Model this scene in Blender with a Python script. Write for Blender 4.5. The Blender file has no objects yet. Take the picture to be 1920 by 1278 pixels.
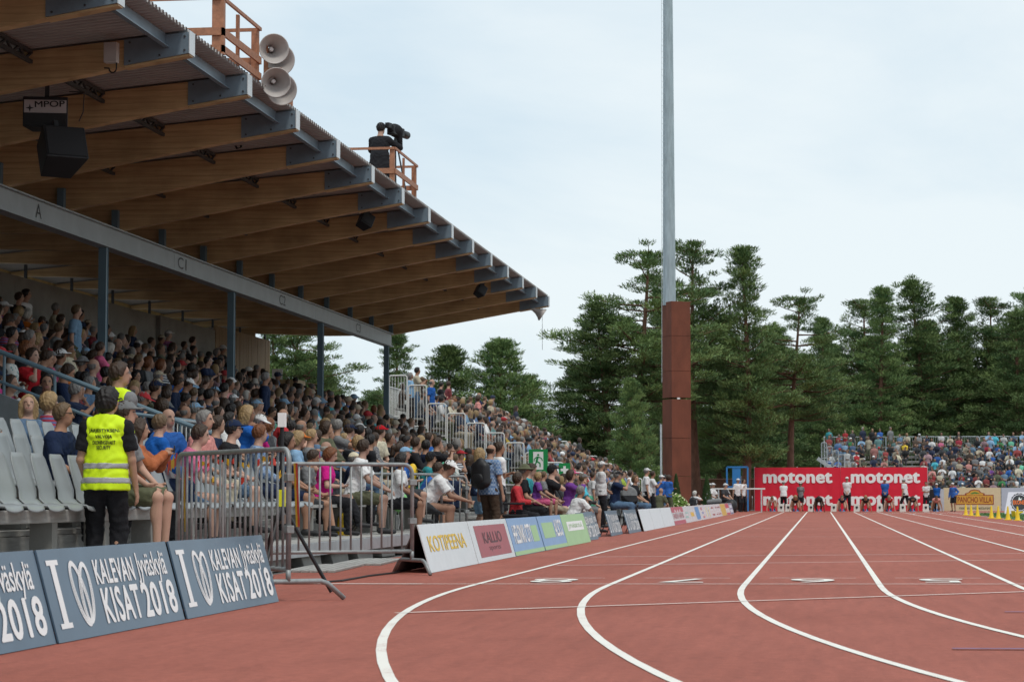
import bpy, bmesh, math, random
import numpy as np
from mathutils import Vector, Matrix, Euler
from mathutils.bvhtree import BVHTree

R = math.radians
random.seed(7)
rng = np.random.default_rng(11)
scene = bpy.context.scene
col = scene.collection

# ------------------------------------------------------------------ camera
FPX, CAMH = 4270.0, 0.80            # focal length in photo pixels, camera height in metres
PITCH = math.atan(292 / FPX)
YAW = math.atan(578 / FPX * math.cos(PITCH))
cam_data = bpy.data.cameras.new('camera')
cam_data.sensor_width = 36.0
cam_data.lens = FPX * 36.0 / 1920.0
cam_data.clip_start = 0.1
cam_data.clip_end = 3000.0
cam_data.dof.use_dof = True
cam_data.dof.focus_distance = 27.0
cam_data.dof.aperture_fstop = 9.0
cam = bpy.data.objects.new('camera', cam_data)
col.objects.link(cam)
cam.location = (0, 0, CAMH)
cam.rotation_euler = (math.pi / 2 + PITCH, 0, YAW)
scene.camera = cam

# ------------------------------------------------------------------ sky, sun, exposure
SUN_EL, SUN_AZ = R(62), R(148)      # azimuth clockwise from +Y (the running direction)
world = bpy.data.worlds.new('World')
scene.world = world
world.use_nodes = True
wn, wl = world.node_tree.nodes, world.node_tree.links
wn.clear()
w_out = wn.new('ShaderNodeOutputWorld')
w_bg = wn.new('ShaderNodeBackground')
w_bg.inputs['Strength'].default_value = 0.1
w_sky = wn.new('ShaderNodeTexSky')
w_sky.sky_type = 'NISHITA'
w_sky.sun_disc = False
w_sky.sun_elevation = SUN_EL
w_sky.sun_rotation = SUN_AZ
w_tc = wn.new('ShaderNodeTexCoord')
w_map = wn.new('ShaderNodeMapping')
w_map.inputs['Scale'].default_value = (1.0, 1.0, 2.6)
w_map.inputs['Rotation'].default_value = (0.0, 0.25, 0.4)
w_n1 = wn.new('ShaderNodeTexNoise')
w_n1.inputs['Scale'].default_value = 2.8
w_n1.inputs['Detail'].default_value = 9
w_n1.inputs['Roughness'].default_value = 0.55
w_n1.inputs['Distortion'].default_value = 0.5
w_ramp = wn.new('ShaderNodeValToRGB')          # the overcast: blue-grey to white cloud
w_ramp.color_ramp.elements[0].position = 0.38
w_ramp.color_ramp.elements[0].color = (6.15, 7.4, 8.25, 1)
w_ramp.color_ramp.elements[1].position = 0.60
w_ramp.color_ramp.elements[1].color = (7.9, 8.65, 8.95, 1)
w_mix = wn.new('ShaderNodeMix')
w_mix.data_type = 'RGBA'
w_mix.inputs[0].default_value = 0.9
wl.new(w_tc.outputs['Generated'], w_map.inputs['Vector'])
wl.new(w_map.outputs['Vector'], w_n1.inputs['Vector'])
wl.new(w_n1.outputs['Fac'], w_ramp.inputs['Fac'])
wl.new(w_sky.outputs['Color'], w_mix.inputs[6])
wl.new(w_ramp.outputs['Color'], w_mix.inputs[7])
wl.new(w_mix.outputs[2], w_bg.inputs['Color'])
wl.new(w_bg.outputs['Background'], w_out.inputs['Surface'])

sun_data = bpy.data.lights.new('sun', 'SUN')
sun_data.energy = 1.5
sun_data.angle = R(10)
sun_data.color = (1.0, 0.95, 0.87)
sun = bpy.data.objects.new('sun', sun_data)
col.objects.link(sun)
sd = Vector((math.sin(SUN_AZ) * math.cos(SUN_EL), math.cos(SUN_AZ) * math.cos(SUN_EL), math.sin(SUN_EL)))
sun.rotation_euler = sd.to_track_quat('Z', 'Y').to_euler()
sun.location = sd * 60

vs = scene.view_settings
vs.view_transform = 'Standard'
vs.look = 'None'
vs.exposure = 0.16
vs.gamma = 1.0
vs.use_curve_mapping = False

# ------------------------------------------------------------------ helpers
_fw = np.array([-math.sin(YAW) * math.cos(PITCH), math.cos(YAW) * math.cos(PITCH), math.sin(PITCH)])
_rt = np.array([math.cos(YAW), math.sin(YAW), 0.0])
_up = np.cross(_rt, _fw)

def at(px, py, Y):
    """The point at distance Y down the track that a photo pixel shows."""
    d = _fw + _rt * (px - 960) / FPX + _up * (639 - py) / FPX
    t = Y / d[1]
    return Vector((d[0] * t, Y, CAMH + d[2] * t))

def ground(px, py, z=0.0):
    d = _fw + _rt * (px - 960) / FPX + _up * (639 - py) / FPX
    t = (z - CAMH) / d[2]
    return Vector((d[0] * t, d[1] * t, z))

def proj(p):
    q = np.array([p[0], p[1], p[2] - CAMH])
    w = q @ _fw
    return 960 + FPX * (q @ _rt) / w, 639 - FPX * (q @ _up) / w

MATS = {}
def mat(name, color, rough=0.7, noise=0.12, scale=6.0, bump=0.0, bscale=40.0, metal=0.0, spec=0.4, stretch=(1, 1, 1), coord='Object'):
    """A procedural surface: base colour varied by noise, optional fine relief."""
    if name in MATS:
        return MATS[name]
    m = bpy.data.materials.new(name)
    m.use_nodes = True
    n, l = m.node_tree.nodes, m.node_tree.links
    b = n['Principled BSDF']
    b.inputs['Roughness'].default_value = rough
    b.inputs['Metallic'].default_value = metal
    b.inputs['Specular IOR Level'].default_value = spec
    tc = n.new('ShaderNodeTexCoord')
    mp = n.new('ShaderNodeMapping')
    mp.inputs['Scale'].default_value = stretch
    l.new(tc.outputs[coord], mp.inputs['Vector'])
    c = np.array(color[:3])
    if noise > 0:
        t = n.new('ShaderNodeTexNoise')
        t.inputs['Scale'].default_value = scale
        t.inputs['Detail'].default_value = 6
        t.inputs['Roughness'].default_value = 0.6
        l.new(mp.outputs['Vector'], t.inputs['Vector'])
        r = n.new('ShaderNodeValToRGB')
        r.color_ramp.elements[0].position = 0.3
        r.color_ramp.elements[1].position = 0.7
        r.color_ramp.elements[0].color = (*np.clip(c * (1 - noise), 0, 1), 1)
        r.color_ramp.elements[1].color = (*np.clip(c * (1 + noise), 0, 1), 1)
        l.new(t.outputs['Fac'], r.inputs['Fac'])
        l.new(r.outputs['Color'], b.inputs['Base Color'])
    else:
        b.inputs['Base Color'].default_value = (*c, 1)
    if bump > 0:
        t2 = n.new('ShaderNodeTexNoise')
        t2.inputs['Scale'].default_value = bscale
        t2.inputs['Detail'].default_value = 4
        l.new(mp.outputs['Vector'], t2.inputs['Vector'])
        bp = n.new('ShaderNodeBump')
        bp.inputs['Strength'].default_value = bump
        bp.inputs['Distance'].default_value = 0.02
        l.new(t2.outputs['Fac'], bp.inputs['Height'])
        l.new(bp.outputs['Normal'], b.inputs['Normal'])
    MATS[name] = m
    return m

def tag(o, label=None, cat=None, group=None, kind=None):
    if label: o['label'] = label
    if cat: o['category'] = cat
    if group: o['group'] = group
    if kind: o['kind'] = kind
    return o

def thing(name, label, cat, loc=(0, 0, 0), rz=0.0, group=None):
    o = bpy.data.objects.new(name, None)
    o.empty_display_size = 0.2
    col.objects.link(o)
    o.location = loc
    o.rotation_euler = (0, 0, rz)
    return tag(o, label, cat, group)

def link(name, me, parent=None, loc=None, rot=None):
    o = bpy.data.objects.new(name, me)
    col.objects.link(o)
    if parent is not None:
        o.parent = parent
    if loc is not None: o.location = loc
    if rot is not None: o.rotation_euler = rot
    return o

class MB:
    """Collects boxes, bars, tubes and sheets; build() links them as one mesh object."""
    def __init__(self):
        self.v, self.f = [], []
    def add(self, verts, faces):
        k = len(self.v)
        self.v += [tuple(p) for p in verts]
        self.f += [tuple(i + k for i in f) for f in faces]
        return self
    def box(self, lo, hi):
        x0, y0, z0 = lo; x1, y1, z1 = hi
        return self.add([(x0,y0,z0),(x1,y0,z0),(x1,y1,z0),(x0,y1,z0),(x0,y0,z1),(x1,y0,z1),(x1,y1,z1),(x0,y1,z1)],
                        [(0,3,2,1),(4,5,6,7),(0,1,5,4),(1,2,6,5),(2,3,7,6),(3,0,4,7)])
    def bar(self, a, b, w, h, up=(0, 0, 1)):
        a, b = Vector(a), Vector(b)
        d = (b - a).normalized()
        u = Vector(up)
        if abs(d.dot(u)) > 0.98: u = Vector((0, 1, 0))
        s = d.cross(u).normalized()
        t = s.cross(d).normalized()
        vs_ = []
        for p in (a, b):
            for i, j in ((-1,-1),(1,-1),(1,1),(-1,1)):
                vs_.append(p + s * i * w / 2 + t * j * h / 2)
        return self.add(vs_, [(0,1,2,3),(7,6,5,4),(0,4,5,1),(1,5,6,2),(2,6,7,3),(3,7,4,0)])
    def tube(self, pts, r, n=8, cap=True):
        pts = [Vector(p) for p in pts]
        rs = r if isinstance(r, (list, tuple)) else [r] * len(pts)
        vs_, fs = [], []
        ref = None
        for i, p in enumerate(pts):
            d = (pts[min(i + 1, len(pts) - 1)] - pts[max(i - 1, 0)]).normalized()
            if ref is None:
                ref = Vector((0, 0, 1)) if abs(d.z) < 0.9 else Vector((1, 0, 0))
            s = d.cross(ref).normalized()
            t = s.cross(d).normalized()
            ref = t
            for k in range(n):
                a = 2 * math.pi * k / n
                vs_.append(p + (s * math.cos(a) + t * math.sin(a)) * rs[i])
        for i in range(len(pts) - 1):
            for k in range(n):
                k2 = (k + 1) % n
                fs.append((i * n + k, i * n + k2, (i + 1) * n + k2, (i + 1) * n + k))
        if cap:
            fs.append(tuple(range(n)))
            fs.append(tuple(reversed(range((len(pts) - 1) * n, len(pts) * n))))
        return self.add(vs_, fs)
    def prism(self, poly, y0, y1):
        """A polygon in the XZ plane pushed from y0 to y1."""
        n = len(poly)
        vs_ = [(x, y0, z) for x, z in poly] + [(x, y1, z) for x, z in poly]
        fs = [tuple(range(n)), tuple(reversed(range(n, 2 * n)))]
        fs += [(i, n + i, n + (i + 1) % n, (i + 1) % n) for i in range(n)]
        return self.add(vs_, fs)
    def lathe(self, prof, n=20, center=(0, 0, 0), M=None):
        vs_, fs = [], []
        for r, z in prof:
            for k in range(n):
                a = 2 * math.pi * k / n
                vs_.append(Vector((r * math.cos(a), r * math.sin(a), z)))
        for i in range(len(prof) - 1):
            for k in range(n):
                k2 = (k + 1) % n
                fs.append((i * n + k, i * n + k2, (i + 1) * n + k2, (i + 1) * n + k))
        if M is not None: vs_ = [M @ v for v in vs_]
        vs_ = [v + Vector(center) for v in vs_]
        return self.add(vs_, fs)
    def mesh(self, name, m=None, smooth=False):
        me = bpy.data.meshes.new(name)
        me.from_pydata(self.v, [], self.f)
        if m is not None: me.materials.append(m)
        me.update()
        bm = bmesh.new(); bm.from_mesh(me)
        bmesh.ops.recalc_face_normals(bm, faces=bm.faces)
        bm.to_mesh(me); bm.free()
        if smooth:
            me.shade_smooth()
        return me
    def build(self, name, m, parent=None, smooth=False, bevel=0.0, loc=None, rot=None, off=None):
        """off: world-space vertices of a part are made relative to its thing by subtracting this."""
        if off is not None:
            self.v = [(x - off[0], y - off[1], z - off[2]) for x, y, z in self.v]
        o = link(name, self.mesh(name, m, smooth), parent, loc, rot)
        if bevel > 0:
            bv = o.modifiers.new('bevel', 'BEVEL')
            bv.width = bevel; bv.segments = 2; bv.limit_method = 'ANGLE'
        return o

def copy_tree(o, parent=None):
    c = o.copy()
    col.objects.link(c)
    if parent is not None: c.parent = parent
    for ch in list(o.children):
        copy_tree(ch, c)
    return c

def text_mesh(s, w=None, h=None, bold=0.0, shear=0.0, space=1.0):
    """Flat lettering in the XY plane, its lower left corner at the origin, fitted to w x h."""
    cu = bpy.data.curves.new('lettering', 'FONT')
    cu.body = s
    cu.size = 1.0
    cu.shear = shear
    cu.space_character = space
    cu.resolution_u = 4
    o = bpy.data.objects.new('lettering', cu)
    col.objects.link(o)
    dg = bpy.context.evaluated_depsgraph_get()
    me = bpy.data.meshes.new_from_object(o.evaluated_get(dg))
    bpy.data.objects.remove(o)
    bpy.data.curves.remove(cu)
    n = len(me.vertices)
    co = np.empty(n * 3); me.vertices.foreach_get('co', co); co = co.reshape(-1, 3)
    lo, hi = co.min(0), co.max(0)
    co -= lo
    sx = w / (hi[0] - lo[0]) if w else None
    sy = h / (hi[1] - lo[1]) if h else None
    co[:, 0] *= sx or sy
    co[:, 1] *= sy or sx
    co[:, 2] = 0
    me.vertices.foreach_set('co', co.ravel())
    me.materials.clear()
    me.update()
    if bold > 0:                                  # heavier strokes: the same outline again, slightly shifted, each layer half a millimetre up
        F = [tuple(p.vertices) for p in me.polygons]
        bx, by = bold * (sx or sy), bold * (sy or sx) * 0.7
        V, FF = [], []
        for k, (ox, oy) in enumerate(((0, 0), (-bx, 0), (bx, 0), (0, by), (0, -by), (-bx * 0.7, by * 0.7), (bx * 0.7, by * 0.7), (bx * 0.7, -by * 0.7), (-bx * 0.7, -by * 0.7))):
            FF += [tuple(i + k * n for i in f) for f in F]
            V += [(x + ox, y + oy, 0.00012 * k) for x, y, _ in co]
        me2 = bpy.data.meshes.new('lettering')
        me2.from_pydata(V, [], FF)
        bpy.data.meshes.remove(me)
        me = me2
    return me

def lettering(s, m, parent, M, w=None, h=None, bold=0.0, shear=0.0, name='lettering', space=1.0):
    me = text_mesh(s, w, h, bold, shear, space)
    me.materials.append(m)
    o = link(name, me, parent)
    o.matrix_local = M
    return o

def frame(origin, xdir, ydir):
    """Matrix whose local X and Y run along the two given directions from origin."""
    x = Vector(xdir).normalized(); y = Vector(ydir).normalized(); z = x.cross(y)
    return Matrix((( x.x, y.x, z.x, origin[0]), (x.y, y.y, z.y, origin[1]), (x.z, y.z, z.z, origin[2]), (0, 0, 0, 1)))

# ------------------------------------------------------------------ materials
def track_material():
    m = bpy.data.materials.new('track_rubber')
    m.use_nodes = True
    n, l = m.node_tree.nodes, m.node_tree.links
    b = n['Principled BSDF']
    b.inputs['Roughness'].default_value = 0.85
    b.inputs['Specular IOR Level'].default_value = 0.3
    tc = n.new('ShaderNodeTexCoord')
    def noise(scale, detail, stretch=(1, 1, 1), rough=0.6):
        mp = n.new('ShaderNodeMapping'); mp.inputs['Scale'].default_value = stretch
        l.new(tc.outputs['Object'], mp.inputs['Vector'])
        t = n.new('ShaderNodeTexNoise'); t.inputs['Scale'].default_value = scale
        t.inputs['Detail'].default_value = detail; t.inputs['Roughness'].default_value = rough
        l.new(mp.outputs['Vector'], t.inputs['Vector'])
        return t.outputs['Fac']
    def ramp(f, p0, c0, p1, c1):
        r = n.new('ShaderNodeValToRGB')
        r.color_ramp.elements[0].position = p0; r.color_ramp.elements[0].color = (*c0, 1)
        r.color_ramp.elements[1].position = p1; r.color_ramp.elements[1].color = (*c1, 1)
        l.new(f, r.inputs['Fac']); return r.outputs['Color']
    def mult(a, c, f=1.0):
        x = n.new('ShaderNodeMix'); x.data_type = 'RGBA'; x.blend_type = 'MULTIPLY'
        x.inputs[0].default_value = f
        l.new(a, x.inputs[6]); l.new(c, x.inputs[7]); return x.outputs[2]
    base = ramp(noise(0.55, 8, (1, 0.5, 1)), 0.3, (0.305, 0.087, 0.059), 0.72, (0.385, 0.117, 0.083))
    grain = ramp(noise(190, 2), 0.33, (0.60, 0.58, 0.58), 0.66, (1.34, 1.38, 1.38))
    streak = ramp(noise(3.0, 5, (3.2, 0.25, 1)), 0.25, (0.86, 0.86, 0.86), 0.6, (1.04, 1.04, 1.04))
    spots = ramp(noise(30, 2), 0.72, (1, 1, 1), 0.78, (1.4, 1.5, 1.45))
    stains = ramp(noise(2.3, 7, (1, 0.6, 1), 0.75), 0.56, (1, 1, 1), 0.74, (0.80, 0.78, 0.78))
    mid = ramp(noise(15, 6, rough=0.75), 0.30, (0.78, 0.77, 0.77), 0.70, (1.18, 1.19, 1.19))
    c = mult(mult(mult(mult(mult(base, grain), streak), spots), stains), mid)
    l.new(c, b.inputs['Base Color'])
    bp = n.new('ShaderNodeBump'); bp.inputs['Strength'].default_value = 0.5; bp.inputs['Distance'].default_value = 0.004
    l.new(noise(220, 2), bp.inputs['Height']); l.new(bp.outputs['Normal'], b.inputs['Normal'])
    return m
M_TRACK = track_material()
M_WHITE_LINE = None
M_BLUE_LINE = None
M_ASPHALT = mat('grey_asphalt', (0.13, 0.125, 0.12), 0.9, 0.25, 1.2, 0.4, 90)
M_GRASS = mat('grass_blades', (0.055, 0.13, 0.025), 0.8, 0.35, 3.0)
M_GALV = mat('galvanised_steel', (0.52, 0.56, 0.58), 0.38, 0.16, 5, 0.05, 30, metal=0.35)
M_BARRIER = mat('weathered_zinc', (0.29, 0.305, 0.305), 0.5, 0.2, 14, 0.1, 60, metal=0.35)
M_WHITERAIL = mat('white_powder_coat', (0.72, 0.72, 0.70), 0.5, 0.06, 8)
M_STEELBLUE = mat('blue_grey_steel_paint', (0.12, 0.19, 0.235), 0.45, 0.10, 3, 0.03, 20)
M_GIRDER = mat('pale_steel_paint', (0.34, 0.39, 0.41), 0.45, 0.10, 2.0)
M_STEELEND = mat('steel_end_plate', (0.20, 0.26, 0.31), 0.38, 0.14, 3, 0.04, 14, metal=0.3)
M_GLULAM = None
M_CONCRETE = mat('cast_concrete', (0.27, 0.26, 0.24), 0.85, 0.16, 1.6, 0.2, 22)
M_ROOFSHEET = mat('corrugated_sheet', (0.34, 0.325, 0.315), 0.55, 0.10, 2, metal=0.1)
M_TERRACE = mat('terrace_concrete', (0.19, 0.19, 0.185), 0.85, 0.2, 2, 0.2, 30)
M_PLANK = mat('grey_deck_plank', (0.36, 0.35, 0.33), 0.75, 0.22, 5, 0.15, 30, stretch=(6, 0.6, 6))
M_PLANKWARM = mat('cladding_timber', (0.30, 0.20, 0.105), 0.7, 0.3, 3, 0.15, 20, stretch=(8, 8, 0.5))
M_REDWOOD = mat('stained_platform_timber', (0.35, 0.155, 0.085), 0.6, 0.28, 4, 0.2, 30, stretch=(3, 3, 3))
M_SEAT = mat('grey_seat_plastic', (0.275, 0.295, 0.30), 0.42, 0.07, 3, spec=0.5)
M_BLACK = mat('black_plastic', (0.015, 0.015, 0.017), 0.5, 0.2, 8)
M_DARKMETAL = mat('dark_metal', (0.06, 0.065, 0.07), 0.5, 0.2, 8, metal=0.3)
M_HORN = mat('cream_horn', (0.46, 0.43, 0.41), 0.5, 0.06, 6)
M_CORTEN = mat('rust_red_cladding', (0.155, 0.045, 0.024), 0.75, 0.22, 2.2, 0.15, 30, stretch=(1, 1, 0.4))
M_WHITE = mat('white_print', (0.84, 0.84, 0.83), 0.55, 0.04, 3)
M_SLATE = mat('slate_blue_print', (0.082, 0.130, 0.185), 0.30, 0.10, 2.2, 0.06, 3)
M_RED = mat('red_banner', (0.66, 0.012, 0.038), 0.55, 0.07, 1.2, 0.15, 2.0)
M_CABLE = mat('black_cable', (0.012, 0.012, 0.012), 0.6, 0)

def worn_paint(name, c, lo, hi):
    m = bpy.data.materials.new(name)                # road paint that lets the rubber granules show where it is worn
    m.use_nodes = True
    n, l = m.node_tree.nodes, m.node_tree.links
    b = n['Principled BSDF']; b.inputs['Roughness'].default_value = 0.85
    tc = n.new('ShaderNodeTexCoord')
    f = []
    for sc, dt in ((140, 2), (1.6, 5)):
        t = n.new('ShaderNodeTexNoise'); t.inputs['Scale'].default_value = sc; t.inputs['Detail'].default_value = dt
        l.new(tc.outputs['Object'], t.inputs['Vector']); f.append(t.outputs['Fac'])
    ad = n.new('ShaderNodeMath'); ad.operation = 'ADD'
    l.new(f[0], ad.inputs[0]); l.new(f[1], ad.inputs[1])
    r = n.new('ShaderNodeValToRGB')
    r.color_ramp.elements[0].position = lo; r.color_ramp.elements[0].color = (*c, 1)
    r.color_ramp.elements[1].position = hi; r.color_ramp.elements[1].color = (0.42, 0.20, 0.165, 1)
    hf_ = n.new('ShaderNodeMath'); hf_.operation = 'MULTIPLY'; hf_.inputs[1].default_value = 0.5
    l.new(ad.outputs[0], hf_.inputs[0]); l.new(hf_.outputs[0], r.inputs['Fac'])
    l.new(r.outputs['Color'], b.inputs['Base Color'])
    return m
M_WHITE_LINE = worn_paint('white_line_paint', (0.80, 0.77, 0.71), 0.55, 0.72)
M_BLUE_LINE = mat('blue_line_paint', (0.17, 0.13, 0.24), 0.85, 0.25, 14)
def wood_material():
    m = bpy.data.materials.new('glulam_timber')
    m.use_nodes = True
    n, l = m.node_tree.nodes, m.node_tree.links
    b = n['Principled BSDF']; b.inputs['Roughness'].default_value = 0.55
    tc = n.new('ShaderNodeTexCoord')
    mp = n.new('ShaderNodeMapping'); mp.inputs['Scale'].default_value = (0.35, 1.0, 7.0)
    l.new(tc.outputs['Object'], mp.inputs['Vector'])
    t = n.new('ShaderNodeTexNoise'); t.inputs['Scale'].default_value = 3.0; t.inputs['Detail'].default_value = 7
    l.new(mp.outputs['Vector'], t.inputs['Vector'])
    w = n.new('ShaderNodeTexWave'); w.bands_direction = 'Z'; w.inputs['Scale'].default_value = 3.4
    w.inputs['Distortion'].default_value = 1.6
    l.new(tc.outputs['Object'], w.inputs['Vector'])
    r = n.new('ShaderNodeValToRGB')
    r.color_ramp.elements[0].position = 0.28; r.color_ramp.elements[0].color = (0.43, 0.275, 0.13, 1)
    r.color_ramp.elements[1].position = 0.75; r.color_ramp.elements[1].color = (0.64, 0.45, 0.235, 1)
    l.new(t.outputs['Fac'], r.inputs['Fac'])
    r2 = n.new('ShaderNodeValToRGB')
    r2.color_ramp.elements[0].position = 0.02; r2.color_ramp.elements[0].color = (0.84, 0.82, 0.80, 1)
    r2.color_ramp.elements[1].position = 0.14; r2.color_ramp.elements[1].color = (1, 1, 1, 1)
    l.new(w.outputs['Fac'], r2.inputs['Fac'])
    x = n.new('ShaderNodeMix'); x.data_type = 'RGBA'; x.blend_type = 'MULTIPLY'; x.inputs[0].default_value = 1
    l.new(r.outputs['Color'], x.inputs[6]); l.new(r2.outputs['Color'], x.inputs[7])
    oi = n.new('ShaderNodeObjectInfo')
    mv = n.new('ShaderNodeMapping'); mv.inputs['Scale'].default_value = (0.9, 1, 0.8)
    l.new(tc.outputs['Object'], mv.inputs['Vector']); l.new(oi.outputs['Location'], mv.inputs['Location'])
    t3 = n.new('ShaderNodeTexNoise'); t3.inputs['Scale'].default_value = 1.5; t3.inputs['Detail'].default_value = 6
    l.new(mv.outputs['Vector'], t3.inputs['Vector'])
    r3 = n.new('ShaderNodeValToRGB')                     # each beam weathered in its own way
    r3.color_ramp.elements[0].position = 0.3; r3.color_ramp.elements[0].color = (0.72, 0.70, 0.68, 1)
    r3.color_ramp.elements[1].position = 0.6; r3.color_ramp.elements[1].color = (1.05, 1.05, 1.05, 1)
    l.new(t3.outputs['Fac'], r3.inputs['Fac'])
    x2 = n.new('ShaderNodeMix'); x2.data_type = 'RGBA'; x2.blend_type = 'MULTIPLY'; x2.inputs[0].default_value = 1
    l.new(x.outputs[2], x2.inputs[6]); l.new(r3.outputs['Color'], x2.inputs[7])
    l.new(x2.outputs[2], b.inputs['Base Color'])
    return m
M_GLULAM = wood_material()
# ------------------------------------------------------------------ ground, track and painted lines
FIN = 21.0                                  # finish line
BEND = 20.6                                 # where the near bend starts
LANE0, LANE = -3.13, 1.22                   # outermost line, lane width
XC = LANE0 + 8 * LANE + 36.5                # centre of the bends
def sheet(name, m, pts, z, parent=None):
    mb = MB(); mb.add([(x, y, z) for x, y in pts], [tuple(range(len(pts)))])
    return mb.build(name, m, parent)
gnd_o = sheet('ground', M_ASPHALT, [(-900, -300), (900, -300), (900, 1500), (-900, 1500)], -0.012)
tag(gnd_o, 'grey asphalt ground around the stadium', 'ground', kind='structure')
track_o = sheet('track', M_TRACK, [(-5.6, -12), (60, -12), (60, 134), (-5.6, 134)], 0.0)
tag(track_o, 'red rubber running track with white lane lines', 'track', kind='structure')

def ribbon(pts, w, z):
    """A painted stripe of width w along a polyline."""
    pts = [Vector((p[0], p[1], 0)) for p in pts]
    L, Rr = [], []
    for i, p in enumerate(pts):
        d = (pts[min(i + 1, len(pts) - 1)] - pts[max(i - 1, 0)]).normalized()
        s = Vector((-d.y, d.x, 0)) * w / 2
        L.append((p.x + s.x, p.y + s.y, z)); Rr.append((p.x - s.x, p.y - s.y, z))
    n = len(pts)
    mb = MB(); mb.add(L + Rr, [(i, i + 1, n + i + 1, n + i) for i in range(n - 1)])
    return mb
Z1 = 0.004
for k in range(9):
    x = LANE0 + k * LANE
    rad = XC - x
    pts = []
    for i in range(48, -1, -1):             # the near bend
        a = R(i * 1.1)
        pts.append((XC - rad * math.cos(a), BEND - rad * math.sin(a)))
    pts += [(x, BEND + 4 * i) for i in range(1, 25)] + [(x, 122.2)]
    ribbon(pts, 0.055, Z1).build('lane_line', M_WHITE_LINE, track_o)
    if k >= 4:                              # the far bend leaves the straight
        pts = []
        for i in range(0, 40):
            a = R(i * 1.2)
            pts.append((XC - rad * math.cos(a), 105.4 + rad * math.sin(a)))
        ribbon(pts[3:], 0.055, Z1 + 0.003).build('lane_line', M_WHITE_LINE, track_o)
def stripe(a, b, w, m=M_WHITE_LINE, z=0.008, name='cross_line'):
    return ribbon([a, b], w, z).build(name, m, track_o)
stripe((-4.9, 20.55), (-3.62, 20.66), 0.09)
stripe((-3.62, 20.66), (6.7, 22.0), 0.05, name='finish_line')
stripe((-2.9, 15.48), (6.7, 24.2), 0.045)
stripe((-3.04, 30.2), (6.7, 34.6), 0.045)
stripe((-3.04, 26.4), (6.7, 31.9), 0.045)
stripe((-3.1, 121.2), (6.7, 121.2), 0.06, name='start_line')
for (x0, x1, y) in [(-2.0, 5.0, 46), (-2.0, 5.5, 58), (-2.2, 6.0, 88), (-2.4, 6.3, 101)]:
    stripe((x0, y), (x1, y + 0.5), 0.035)
stripe((0.68, 12.25), (1.35, 12.3), 0.06, M_BLUE_LINE, name='blue_mark')
stripe((1.26, 16.2), (1.7, 16.23), 0.06, M_BLUE_LINE, name='blue_mark')
for i, dgt in enumerate('87654321'):        # lane numbers read by the runner coming home
    cx = LANE0 + (i + 0.5) * LANE
    y = 21.15 + i * 0.16
    lettering(dgt, M_WHITE_LINE, track_o, frame((cx + 0.21, y + 0.97, 0.009), (-1, 0, 0), (0, -1, 0)), 0.42, 0.95, 0.0, name='lane_number')
    stripe((cx - 0.42, y + 1.15), (cx + 0.42, y + 1.23), 0.03)

# infield grass behind the cones
gpts = [(6.95, 96.0)]
for i in range(0, 34):
    a = R(i * 1.5)
    gpts.append((XC - 36.3 * math.cos(a), 105.4 + 36.3 * math.sin(a)))
gpts = [(60, -5), (XC - 36.3, 20.6)] + gpts[1:] + [(60, 134)]
mbg = sheet('lawn', M_GRASS, [(XC - 36.3 + 0.0, 22)] + gpts[2:] + [(60, 22)], 0.010)
tag(mbg, 'green infield lawn inside the track', 'lawn', kind='structure')
# short blades along the edge of the infield that the picture shows
bv, bf = [], []
for i in range(5200):
    y = rng.uniform(74, 112); x = rng.uniform(6.95, 6.95 + 5.5) + max(0, y - 105.4) ** 2 / 73
    h = rng.uniform(0.025, 0.07); a = rng.uniform(0, 6.28); w = 0.012
    k = len(bv)
    bv += [(x - w * math.cos(a), y - w * math.sin(a), 0.011), (x + w * math.cos(a), y + w * math.sin(a), 0.011), (x + rng.uniform(-.02, .02), y + rng.uniform(-.02, .02), 0.011 + h)]
    bf.append((k, k + 1, k + 2))
gm = MB(); gm.add(bv, bf)
tag(gm.build('grass', M_GRASS), 'short grass at the edge of the infield', 'grass', kind='stuff')

# ------------------------------------------------------------------ roofed grandstand
XT, ZT = -8.23, 6.94                        # tip of the roof beams
S = 3.1                                     # beam spacing
BY = [69.4 - S * k for k in range(27)]      # beam positions along the track
XCOL = -13.15
COLY = [68.6 - 9.3 * k for k in range(9)]
XWALL = -17.0
gs = thing('grandstand', 'long roofed grandstand with glulam beams, steel columns and concrete back wall', 'grandstand')
def ztop(x): return ZT + 0.09 * (x - XT)
def zbot(x):
    if x > XCOL: return 6.66 + 0.175 * (x - XT)
    return 6.66 + 0.175 * (XCOL - XT)
XJ = -9.12
beam_me = MB().prism([(XJ, zbot(XJ)), (-11.2, zbot(-11.2)), (XCOL, zbot(XCOL)), (-15.2, zbot(XCOL)), (-17.6, zbot(XCOL) + 0.10), (-18.6, zbot(XCOL) + 0.12), (-18.6, ztop(-18.6)), (-14, ztop(-14)), (XJ, ztop(XJ))], -0.10, 0.10).mesh('roof_beam', M_GLULAM)
end_me = MB().prism([(XT, zbot(XT)), (XJ, zbot(XJ) + 0.012), (XJ, ztop(XJ)), (XT, ztop(XT))], -0.115, 0.115)
end_me = end_me.mesh('steel_end', M_STEELEND)
lip_me = MB().prism([(XT + 0.012, zbot(XT) - 0.01), (XT, zbot(XT) - 0.01), (XT, ztop(XT) + 0.02), (XT + 0.012, ztop(XT) + 0.02)], -0.13, 0.13).mesh('end_cap', mat('skylit_cap', (0.62, 0.66, 0.68), 0.4, 0.05, metal=0.2))  # end face paler than the steel sides: skylight put into the cap colour
strip_me = MB().prism([(XT, zbot(XT) - 0.028), (XJ, zbot(XJ) - 0.02), (XJ, zbot(XJ) + 0.008), (XT, zbot(XT) - 0.002)], -0.09, 0.09).mesh('soffit_strip', M_GLULAM)
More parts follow.
